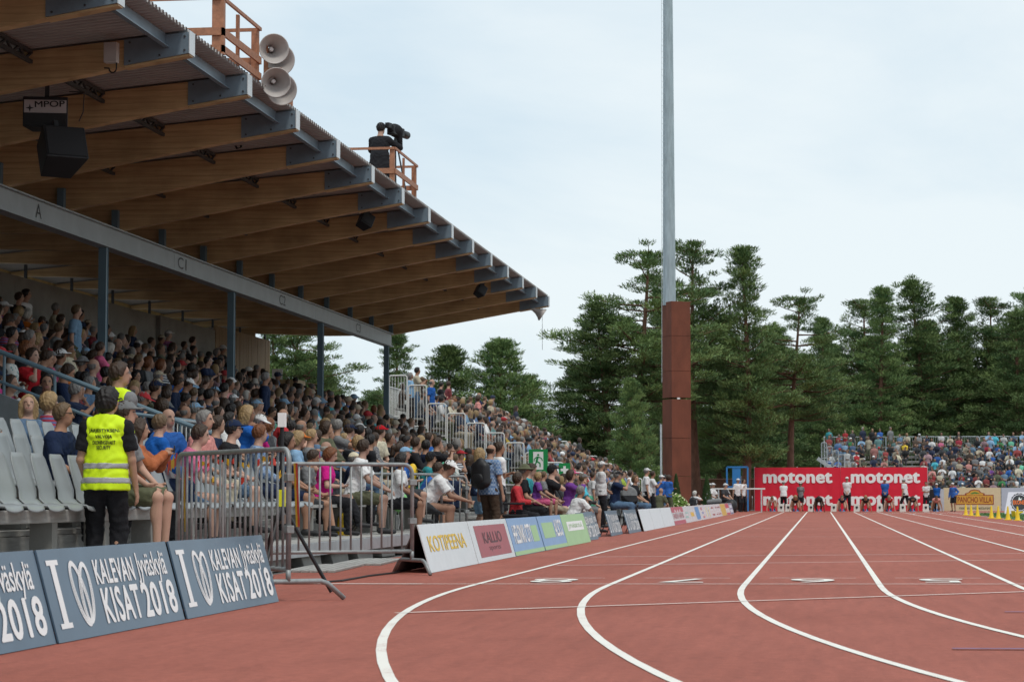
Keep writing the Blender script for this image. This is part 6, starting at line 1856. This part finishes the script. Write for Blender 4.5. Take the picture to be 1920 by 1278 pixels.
def camera_thing(label, c, rz, k=1.0):
    t = thing('photo_camera', label, 'camera', c, rz)
    MB().box((-0.03 * k, -0.065 * k, -0.045 * k), (0.03 * k, 0.065 * k, 0.045 * k)).build('camera_body', M_BLACK, t, bevel=0.008)
    MB().lathe([(0.002, 0.16 * k), (0.035 * k, 0.16 * k), (0.038 * k, 0.12 * k), (0.03 * k, 0.03 * k)], 14, M=Matrix.Rotation(R(90), 3, 'Y')).build('lens', M_BLACK, t, smooth=True)
camera_thing('black camera held by the kneeling photographer', local(T, L_, s_, h_, (0.42, -0.01, 0.72)), h_)
wo = dict(shirt='white', trousers='black', hair=('cap', 'grey', 'short'), cap_c='white', sit=False, group='officials in white shirts')
put('official in white shirt and cap standing beside the boy in mint shorts', 1128, 863, 59.6, 0.0, 12, 'short', 'long', lean=-1, yaw=10, arms='front', wide=1.12, **wo)
put('child in mint green shorts behind the standing official', 1112, 884, 61.5, 0.0, 25, 'short', 'short', sit=False, arms='hang', shirt='white', trousers='mint', hair=('short', 'brown'))
put('man in navy polo and dark cap photographing by the pram', 1158, 880, 63.0, 0.0, 4, 'short', lean=6, yaw=8, arms='phone', shirt='navy', trousers='denim', hair=('cap', 'grey', 'short'), cap_c='black')
put('woman in black and green top above the pram', 1192, 889, 67.5, 0.0, -8, 'short', lean=8, yaw=-30, arms='lap', female=True, shirt='black', trousers='denim', hair=('bob', 'fair'))
put('official in white shirt and cap standing just right of the pram', 1213, 876, 74.0, 0.0, 10, 'short', 'long', lean=0, yaw=15, arms='hang', **wo)
put('person in blue jacket and white cap left of the mast', 1240, 889, 84.0, 0.0, 30, 'long', 'long', sit=False, arms='front', shirt='blue', trousers='black', hair=('cap', 'grey', 'short'), cap_c='white')
put('bald man in olive shirt crouching before the flower bush', 1239, 914, 80.0, 0.0, 60, 'short', 'short', seat=0.25, lean=14, yaw=0, arms='lap', shirt='olive', trousers='beige', hair=('bald', 'grey'))
put('woman in red top and shorts crouching behind the bald man', 1226, 912, 82.0, 0.0, 30, 'short', 'short', seat=0.3, lean=12, arms='lap', female=True, shirt='red', trousers='black', hair=('bob', 'brown'))
put('white-haired person with a black rucksack near the golden board', 1303, 919, 98.0, 0.0, 50, 'short', 'long', seat=0.3, lean=6, arms='phone', shirt='white', trousers='black', hair=('bob', 'white'))
backpack('black rucksack on the white-haired person', at(1299, 941, 97.6), R(60), M_BLACK)
put('official in white shirt and cap at the left end of the red wall', 1384, 896, 121.0, 0.0, -60, 'short', 'long', yaw=30, arms='hang', **wo)
put('bareheaded official in white shirt at the left end of the red wall', 1395, 897, 122.5, 0.0, -40, 'short', 'long', sit=False, arms='chin', hands=[(0.05, 0.27, 0.84), (0.22, -0.10, 1.35)], shirt='white', trousers='black', hair=('short', 'brown'), group='officials in white shirts')
for i, (px, lab) in enumerate(((1331, 'seated official in white cap, leftmost in the group by the white rail'), (1337, 'seated official in white cap, second in the group by the white rail'), (1361, 'official in white cap behind the black gear'), (1360, 'dark-clad seated official in front of the black gear'))):
    put(lab, px, (898, 902, 898, 905)[i], (122, 119, 124, 117)[i], 0.0, -30, 'short', 'long', seat=0.45, lean=6, yaw=10 * i, arms='lap', shirt=('white', 'white', 'white', 'charcoal')[i], trousers='black', hair=('cap', 'grey', 'fringe'), cap_c='white', smin_=0.9)
# officials in front of the red wall
put('official in white shirt with his back turned before the red wall', 1469, 901, 127.0, 0.0, 92, 'short', 'long', arms='front', yaw=0, wide=1.1, **wo)
put('woman official in grey shirt with shoulder strap before the red wall', 1501, 903, 128.0, 0.0, -90, 'short', 'short', sit=False, arms='behind', female=True, shirt='grey', trousers='black', hair=('cap', 'brown', 'bob'), cap_c='white')
put('official in white shirt facing us with hands clasped before the red wall', 1588, 893, 127.0, 0.0, -92, 'short', 'long', arms='front', **wo)
put('official in blue shirt with a white badge before the red wall', 1659, 896, 127.5, 0.0, -92, 'short', 'long', sit=False, arms='front', shirt='blue', trousers='black', hair=('cap', 'grey', 'short'), cap_c='white')
put('official in white shirt walking before the red wall', 1694, 896, 126.0, 0.0, 150, 'short', 'long', arms='hang', feet=[(0.30, 0.08, 0.085), (-0.28, -0.08, 0.10)], **wo)
put('official holding a blue jacket right of the red wall', 1736, 902, 127.0, 0.0, -100, 'short', 'long', sit=False, arms='cross', shirt='white', trousers='black', hair=('short', 'brown'))
put('official in blue jacket and white cap, left of the pair by the dark board', 1756, 905, 127.5, 0.0, -100, 'long', 'long', sit=False, arms='front', shirt='blue', trousers='black', hair=('cap', 'grey', 'short'), cap_c='white', shirt_name='jacket')
put('official in blue jacket and black shorts beside the cream board', 1786, 904, 127.0, 0.0, -120, 'long', 'short', sit=False, arms='hip', shirt='blue', trousers='black', hair=('cap', 'grey', 'short'), cap_c='white', shirt_name='jacket')
# sprinters on their marks, heads towards us
kit = [('white', 'white', ('ponytail', 'fair'), 2), ('black', 'black', ('long', 'blond'), 1), ('black', 'black', ('ponytail', 'dark'), 'd'), ('navy', 'navy', ('ponytail', 'fair'), 2), ('black', 'black', ('ponytail', 'blond'), 1), ('red', 'maroon', ('ponytail', 'blond'), 2), ('black', 'black', ('ponytail', 'brown'), 1), ('salmon', 'brown', ('short', 'brown'), 3)]
RT = build_person(pose(sit=False, torso=((-0.28, 0, 0.66), (0.99, 0, -0.06)), nod=58, hands=[(0.24, 0.27, 0.11), (0.24, -0.27, 0.11)], feet=[(-0.42, 0.10, 0.16), (-0.74, -0.10, 0.18)], female=True), 0.02, 'none', 'brief', hem=0.24)
RT2 = build_person(pose(sit=False, torso=((-0.30, 0, 0.58), (0.97, 0, 0.10)), nod=30, hands=[(0.26, 0.28, 0.11), (0.26, -0.28, 0.11)], feet=[(-0.44, 0.10, 0.16), (-0.76, -0.10, 0.18)], female=True), 0.02, 'none', 'brief', hem=0.24)
nml = ['leftmost', 'second from the left', 'third from the left, dark-skinned', 'fourth from the left', 'fifth from the left', 'sixth from the left', 'seventh from the left', 'rightmost']
for i, (a, b, hr, sk) in enumerate(kit):
    cx = LANE0 + (i + 0.5) * LANE
    o = person((RT, RT2)[i % 2 if i != 4 else 1], (cx, 121.55, 0.0), R(-90), f'sprinter crouching at the start in {a} top, {nml[i]}', SKIN_DARK if sk == 'd' else sk, a, b, hr, fine=False, group='sprinters on their marks', scale=1.04, shirt_name='crop_top', trouser_name='briefs')
# camera operator on the roof and the television camera
o, T, L_, s_, h_ = put('camera operator in black hooded jacket and shorts on the roof', 714, 226, 48.1, ztop(-9.4) + 0.10, 78, 'long', 'short', vox=0.013, sit=False, lean=3, yaw=-8, nod=4, arms='phone', hands=[(0.36, 0.08, 1.38), (0.34, -0.12, 1.40)], wide=1.15, hem=-0.2, shirt='black', trousers='black', hair=('cap', 'dark', 'short'), cap_c='black', skin=2, shirt_name='jacket')
tv = thing('television_camera', 'black television camera on a tripod in front of the roof operator', 'camera', at(741, 340, 48.6), R(75))
zc = at(735, 247, 48.6).z - tv.location.z
MB().box((-0.25, -0.09, zc - 0.10), (0.30, 0.09, zc + 0.10)).build('camera_body', M_BLACK, tv, bevel=0.02)
MB().lathe([(0.002, 0.30), (0.085, 0.30), (0.085, 0.05), (0.06, 0.0)], 16, (0.30, 0, zc), Matrix.Rotation(R(90), 3, 'Y')).build('lens', M_BLACK, tv, smooth=True)
MB().box((-0.42, -0.05, zc + 0.02), (-0.252, 0.05, zc + 0.14)).build('viewfinder', M_BLACK, tv, bevel=0.01)
V, F = nets([ell((0, 0, zc + 0.02), (0.3, 0.13, 0.15)), cap((0.05, -0.05, zc), (0.1, -0.08, zc - 0.35), 0.09, 0.05)], 0.025, 0, 0.05)
q = link('rain_cover', raw_mesh('rain_cover', V, F), tv); wear(q, CLOTHM['black'])
zt0 = ztop(tv.location.x) + 0.1 - tv.location.z
for a in (0.4, 2.5, 4.6):
    MB().tube([(0, 0, zc - 0.1), (0.38 * math.cos(a), 0.38 * math.sin(a), zt0)], 0.02, 6).build('tripod_leg', M_DARKMETAL, tv)
# pram, small tables, lime balloon
pr = thing('pram', 'grey and black pram standing behind the blank white boards', 'pram', at(1181, 968, 64.5).xy.to_3d(), R(-70))
V, F = nets([ell((0, 0, 0.72), (0.40, 0.22, 0.17)), ell((-0.1, 0, 0.84), (0.26, 0.23, 0.20))], 0.025, 0, 0.05, [((0.1, 0, 0.80), (0.5, 0, 1))])
q = link('bassinet', raw_mesh('bassinet', V, F), pr); wear(q, CLOTHM['black'])
V, F = nets([ell((-0.12, 0, 0.86), (0.27, 0.245, 0.24))], 0.025, 0, 0.05, [((0.02, 0, 0.86), (1, 0, 0.1)), ((0, 0, 0.82), (0, 0, -1))])
q = link('hood', raw_mesh('hood', V, F), pr); wear(q, CLOTHM['grey'])
for sg in (1, -1):
    MB().tube([(0.35, sg * 0.2, 0.18), (-0.1, sg * 0.22, 0.60), (-0.55, sg * 0.22, 1.02)], 0.015, 6).build('frame_tube', M_DARKMETAL, pr)
    MB().tube([(-0.35, sg * 0.2, 0.18), (0.1, sg * 0.22, 0.60)], 0.015, 6).build('frame_tube', M_DARKMETAL, pr)
    for x in (0.35, -0.35):
        MB().lathe([(0.10, -0.02), (0.15, -0.02), (0.15, 0.02), (0.10, 0.02), (0.10, -0.02)], 16, (x, sg * 0.24, 0.15), Matrix.Rotation(R(90), 3, 'X')).build('wheel', M_BLACK, pr, smooth=True)
MB().tube([(-0.55, -0.22, 1.02), (-0.55, 0.22, 1.02)], 0.018, 6).build('handle', M_BLACK, pr)
bl_ = thing('balloon', 'lime green balloon beside the tanned woman', 'balloon', at(747, 940, 34.0))
MB().lathe([(0.002, -0.155), (0.03, -0.145), (0.10, -0.10), (0.14, -0.02), (0.145, 0.04), (0.12, 0.10), (0.06, 0.145), (0.002, 0.155)], 20).build('skin', mat('lime_rubber', (0.16, 0.46, 0.12), 0.35, 0.03, spec=0.6), bl_, smooth=True)
MB().lathe([(0.012, -0.175), (0.003, -0.156)], 8).build('knot', mat('lime_rubber', (0.16, 0.46, 0.12)), bl_)
MB().tube([(0, 0, -0.17), (0.02, 0.01, -0.30), (0.0, 0, -0.42)], 0.002, 4).build('string', M_WHITE, bl_)
backpack('yellow bag on the deck at the feet of the magenta top woman', at(645, 985, 30.6), R(0), mat('yellow_nylon', (0.78, 0.50, 0.02)), (0.2, 0.3, 0.36))
gr = thing('covered_gear', 'black covered equipment heap beside the white rail', 'equipment', at(1352, 945, 112.0).xy.to_3d())
V, F = nets([ell((0, 0, 0.2), (0.7, 0.5, 0.32)), ell((0.5, 0, 0.35), (0.3, 0.3, 0.35)), cap((-0.9, 0, 0.15), (-0.3, 0.1, 0.4), 0.12, 0.15)], 0.05, 0, 0.1, [((0, 0, 0.0), (0, 0, -1))])
q = link('cover', raw_mesh('cover', V, F), gr); wear(q, M_BLACK)
V, F = nets([cap((-0.6, 0, 0.55), (-0.1, 0, 0.6), 0.12, 0.15)], 0.06, 0, 0.1); q = link('tarpaulin', raw_mesh('tarpaulin', V, F), gr); wear(q, CLOTHM['grey'])
# ------------------------------------------------------------------ the spectators in the stands
random.seed(23)
HOPT = [('short', 'brown'), ('short', 'dark'), ('short', 'fair'), ('short', 'grey'), ('fringe', 'grey'), ('fringe', 'white'), ('bob', 'brown'), ('bob', 'blond'), ('bob', 'grey'), ('bob', 'white'), ('bob', 'ginger'), ('long', 'blond'), ('long', 'brown'), ('ponytail', 'brown'), ('ponytail', 'blond'), ('cap', 'grey', 'short'), ('cap', 'brown', 'short'), ('hat', 'grey', 'short')]
HW = [16, 15, 7, 9, 5, 2, 8, 3, 4, 2, 2, 2.5, 6, 6, 2, 7, 5, 1.5]
SH = list(CLOTH)
SWT = {'black': 14, 'navy': 13, 'grey': 11, 'charcoal': 10, 'white': 9, 'light blue': 6, 'blue': 8, 'teal': 2, 'green': 1.2, 'lime': 0.7, 'red': 3, 'maroon': 3, 'pink': 1.6, 'salmon': 1.6, 'magenta': 0.6, 'purple': 1.5, 'orange': 0.7, 'yellow': 0.8, 'beige': 4, 'olive': 3, 'denim': 4, 'brown': 2, 'mint': 1, 'cream': 3, 'rust': 1, 'turquoise': 1.2}
def hair_words(h, capc):
    if h[0] == 'cap': return f'{capc} cap'
    if h[0] == 'hat': return f'{capc} sun hat'
    return {'short': f'short {h[1]} hair', 'fringe': f'thin {h[1]} hair', 'bob': f'{h[1]} bob hair', 'long': f'long {h[1]} hair', 'ponytail': f'{h[1]} ponytail'}[h[0]]
SP = []
def seat_person(x, y, f, heading, sec, row, stand=False):
    if any(abs(x - a) < 0.42 and abs(y - b) < 0.42 for a, b in OCC): return
    h = random.choices(HOPT, HW)[0]
    SP.append(dict(x=x, y=y, f=f, h=heading + random.uniform(-24, 24), sec=sec, row=row, stand=stand, hair=h,
                   capc=random.choice(['white', 'white', 'navy', 'black', 'grey', 'beige', 'light blue', 'red']),
                   shirt=random.choices(SH, [SWT[k] * (2.2 if sec == 'roof' and k in ('black', 'navy', 'charcoal', 'brown', 'denim', 'maroon') else 1.0) for k in SH])[0] if random.random() < 0.82 else random.choice(list(PATTERN)), tr=random.choice(['black', 'navy', 'denim', 'charcoal', 'beige', 'olive', 'grey']),  # dark clothes favoured under the roof: its shade is put into the colours
                   skin=random.randrange(4), s=random.uniform(0.86, 1.06), t=random.random(), fem=h[0] in ('bob', 'long', 'ponytail')))
# under the roof
for r in range(ROWS):
    y = max(28.7, 2.62 * -row_x(r))
    while y < min(68.6, 60 + 3.2 * r):
        if random.random() < 0.94 and not (r > 6 and 62.5 < y and random.random() < 0.5) and abs(y - 67.4) + abs(row_x(r) + 16.0) > 1.2:
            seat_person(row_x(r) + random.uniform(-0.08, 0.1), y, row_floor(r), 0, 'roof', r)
        y += random.uniform(0.54, 0.74)
# standing along the back wall
for y in (44.4, 45.6, 46.0, 47.9, 49.6, 50.1, 53.6, 56.0, 56.6, 58.1, 58.9, 61.4, 62.0):
    SP_x = XWALL + 0.42
    seat_person(SP_x, y, row_floor(8), -4, 'wall', 9, True)
for (x, y, f) in ((-12.3, 36.9, row_floor(3)), (-13.1, 46.6, row_floor(4)), (-11.5, 45.2, row_floor(2)), (-14.7, 42.8, row_floor(6))):
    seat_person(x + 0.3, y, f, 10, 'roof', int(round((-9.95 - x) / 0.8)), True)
# lower deck
for r in range(3):
    y = [47.5, 36.2, 31.0][r]
    while y < (64, 50, 52)[r]:
        if random.random() < (0.4, 0.85, 0.93)[r]: seat_person(LROW_X[r] + random.uniform(-0.06, 0.06), y, LROW_F[r] if r else 0.0, 0, 'deck', r)
        y += random.uniform(0.52, 0.66)
# open bleacher
for r in range(BROWS):
    y = BL0 + 0.5
    while y < BL1 - 0.3:
        st = r >= 8 and random.random() < (0.28 if y < 76 else 0.1)
        if random.random() < 0.93: seat_person(brow_x(r) + (0.18 if st else 0), y, brow_f(r), 0, 'bleacher', r, st)
        y += random.uniform(0.5, 0.62)
seat_person(brow_x(4) + 0.2, 95.7, brow_f(4), 0, 'bleacher', 4, True)
# the ground in front of the far deck
for i in range(18):
    if i % 3: seat_person(LROW_X[0], random.uniform(50, 70), 0.0, random.uniform(-20, 30), 'front', 0, False)
    else: seat_person(random.uniform(-7.1, -5.6), random.uniform(71.5, 92), 0.0, random.uniform(-20, 60), 'front', 0, True)
# end stand, facing the camera
for r in range(EROWS):
    x = EX0 + (0.3 if r > 4 else 2.0)
    while x < 16.0:
        left = x < 4.6
        gap = (5.0 < x < 6.2 and r < 7) or (7.2 > x > 6.0 and r < 3 and False)
        st = left and r in (8, 9, 10, 7) and random.random() < 0.75
        dens = 0.97 if x > 6.2 else (0.97 if r >= 5 else 0.85)
        if left and r in (6, 5) and random.random() < 0.35: st = True
        if not gap and random.random() < dens: seat_person(x + random.uniform(-0.1, 0.1), erow_y(r) + random.uniform(-0.12, 0.1), erow_f(r), -90 + random.uniform(-20, 20), 'end', r, st)
        x += random.uniform(0.46, 0.72) if random.random() < 0.94 else 1.2
NIND = 300 - len(OCC)
def seen_size(p):
    q = proj((p['x'], p['y'], p['f'] + 1.2))
    if not (-15 < q[0] < 1935): return 0
    k = 1.0 / p['y']
    return k * (1.9 if p['stand'] else 1.0)
SP.sort(key=seen_size, reverse=True)
SP = [p for p in SP if seen_size(p) > 0]
IND, REST = SP[:NIND], SP[NIND:]

SEATED = [dict(lean=6, yaw=38, arms='lap'), dict(lean=12, yaw=55, arms='clasp'), dict(lean=3, yaw=25, arms='cross'), dict(lean=18, yaw=45, arms='elbows'), dict(lean=8, yaw=12, arms='chin'), dict(lean=5, yaw=60, arms='lap', nod=6), dict(lean=6, yaw=30, arms='clap'), dict(lean=8, yaw=5, arms='book', nod=24), dict(lean=4, yaw=48, arms='phone')]
STANDING = [dict(sit=False, lean=2, yaw=30, arms='hang'), dict(sit=False, lean=2, yaw=45, arms='cross'), dict(sit=False, lean=3, yaw=20, arms='clap')]
ROWN = ['front', 'second', 'third', 'fourth', 'fifth', 'sixth', 'seventh', 'eighth', 'top']
def base_label(p):
    w = hair_words(p['hair'], p['capc'])
    where = {'roof': f"{ROWN[min(p['row'], 8)]} row under the roof", 'wall': 'against the back wall', 'deck': f"{ROWN[min(p['row'], 8)]} row of the low deck", 'bleacher': 'on the open bleacher', 'end': 'on the end stand', 'front': 'behind the boards'}[p['sec']]
    return f"{'standing ' if p['stand'] else ''}spectator in {p['shirt']}, {w}, {where}"
cnt = {}
for p in IND: cnt.setdefault(base_label(p), []).append(p)
for lab, ps in cnt.items():
    ps.sort(key=lambda p: proj((p['x'], p['y'], p['f'] + 1.2))[0])
    for i, p in enumerate(ps):
        p['label'] = lab if len(ps) == 1 else lab + f", {ORD[i]} from left"
for p in IND:
    tl = STANDING if p['stand'] else SEATED
    kw = dict(tl[int(p['t'] * len(tl)) % len(tl)], female=p['fem'])
    if p['sec'] == 'end': kw['yaw'] = random.choice([-15, 0, 20])
    T = tpl_for(0.020, 'short' if p['t'] * 7 % 1 < 0.68 else 'long', 'long' if p['t'] * 13 % 1 < 0.7 else 'short', False, None, kw)
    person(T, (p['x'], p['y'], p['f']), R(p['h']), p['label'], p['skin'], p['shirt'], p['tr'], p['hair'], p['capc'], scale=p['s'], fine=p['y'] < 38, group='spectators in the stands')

# everyone farther away: one mass
def lod(kw, hair, vox, upper):
    J = pose(**kw)
    tor, head, feat, arm, limbs = body_prims(J)
    H, hf, hu, hl = J['H'], J['hf'], J['hu'], J['hl']
    HM = np.stack([hf, hl, hu], 1)
    hp = [ell(H + hu * 0.046 - hf * 0.026, (0.092, 0.086, 0.092), HM)]
    if hair == 'long': hp += [cap(H - hf * 0.06, H - hf * 0.09 - v3(0, 0, 0.24), 0.085, 0.06)]
    if hair == 'bob': hp += [ell(H - hf * 0.035 - hu * 0.01, (0.088, 0.10, 0.11), HM)]
    if hair == 'cap': hp = [ell(H + hu * 0.05 - hf * 0.01, (0.112, 0.096, 0.085), HM), ell(H + hf * 0.12 + hu * 0.045, (0.07, 0.065, 0.02), HM)]
    if hair == 'bald': hp = [ell(H - hf * 0.045 - hu * 0.0, (0.06, 0.084, 0.06), HM)]
    sl = [cap(J['S' + s], J['S' + s] * 0.35 + J['E' + s] * 0.65, 0.068, 0.07) for s in 'LR']
    if J['t'] if 't' in J else False: pass
    reg = [('skin', head + feat[:1] + arm + (limbs if not upper else [])), ('shirt', [ell(p[1], p[2] + 0.016, p[3]) if p[0] == 'e' else cap(p[1], p[2], p[3] + 0.014, p[4] + 0.014) for p in tor] + sl), ('hair', hp)]
    tr = []
    for s in 'LR':
        tr.append(cap(J['H' + s], J['K' + s], 0.10, 0.07))
        if not upper: tr.append(cap(J['K' + s], J['A' + s], 0.068, 0.055))
    reg.append(('trousers', tr))
    allp = [p for _, ps in reg for p in ps]
    V, F = nets(allp, vox, 0.0, 0.018, [((0, 0, 0.38), (0, 0, -1))] if upper else [])
    d = np.stack([field_at(ps, V, 0, 0.02) for _, ps in reg], 1)
    d[:, 0] -= 0.001
    return V, F, d.argmin(1)
LOD = {}
def lod_for(p):
    up = p['sec'] in ('roof', 'deck') and not p['stand']
    hk = {'short': 'short', 'fringe': 'bald', 'bob': 'bob', 'long': 'long', 'ponytail': 'bob', 'cap': 'cap', 'hat': 'cap'}[p['hair'][0]]
    pi = int(p['t'] * 4)
    key = (up, p['stand'], hk, pi if not p['stand'] else pi % 2, p['sec'] == 'end')
    if key not in LOD:
        kw = dict(([SEATED[0], SEATED[2], SEATED[5], SEATED[6]] if not p['stand'] else STANDING)[key[3]])
        if p['sec'] == 'end': kw['yaw'] = (-10, 5, 15, 0)[pi % 4]
        LOD[key] = lod(kw, hk, 0.040 if p['y'] < 100 else 0.055, up)
    return LOD[key]
SKC = [(0.42, 0.245, 0.17), (0.36, 0.20, 0.135), (0.46, 0.28, 0.21), (0.30, 0.16, 0.105)]
Vs, Fs, Cs = [], [], []
k = 0
for p in REST:
    V, F, rg = lod_for(p)
    h = R(p['h']); c, s = math.cos(h), math.sin(h)
    W = V @ np.array([[c, s, 0], [-s, c, 0], [0, 0, 1]]) * p['s'] + np.array([p['x'], p['y'], p['f']])
    hc = CLOTH[p['capc']] if p['hair'][0] in ('cap', 'hat') else HAIRC[p['hair'][1]]
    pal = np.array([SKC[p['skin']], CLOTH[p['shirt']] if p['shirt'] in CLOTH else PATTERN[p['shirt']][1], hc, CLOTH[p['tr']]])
    pal = pal * np.array([[0.85], [random.uniform(0.5, 1.05)], [random.uniform(0.6, 1.1)], [0.8]])  # far figures toned down, the stand's deep shade put into their colours
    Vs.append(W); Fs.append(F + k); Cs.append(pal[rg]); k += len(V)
Vs, Fs, Cs = np.concatenate(Vs), np.concatenate(Fs), np.concatenate(Cs)
cme = raw_mesh('crowd', Vs, Fs)
ca = cme.color_attributes.new('tone', 'FLOAT_COLOR', 'POINT')
ca.data.foreach_set('color', np.concatenate([Cs, np.ones((len(Cs), 1))], 1).ravel().astype(np.float32))
mcw = bpy.data.materials.new('crowd_cloth_and_skin'); mcw.use_nodes = True
_n, _l = mcw.node_tree.nodes, mcw.node_tree.links
_a = _n.new('ShaderNodeAttribute'); _a.attribute_name = 'tone'
_l.new(_a.outputs['Color'], _n['Principled BSDF'].inputs['Base Color'])
_n['Principled BSDF'].inputs['Roughness'].default_value = 0.75
cme.materials.clear(); cme.materials.append(mcw)
tag(link('crowd', cme), 'dense mass of farther spectators filling the stands', 'crowd', kind='stuff')
print('people', len(OCC), 'individual', len(IND), 'rest', len(REST), 'crowd tris', len(Fs) * 2)
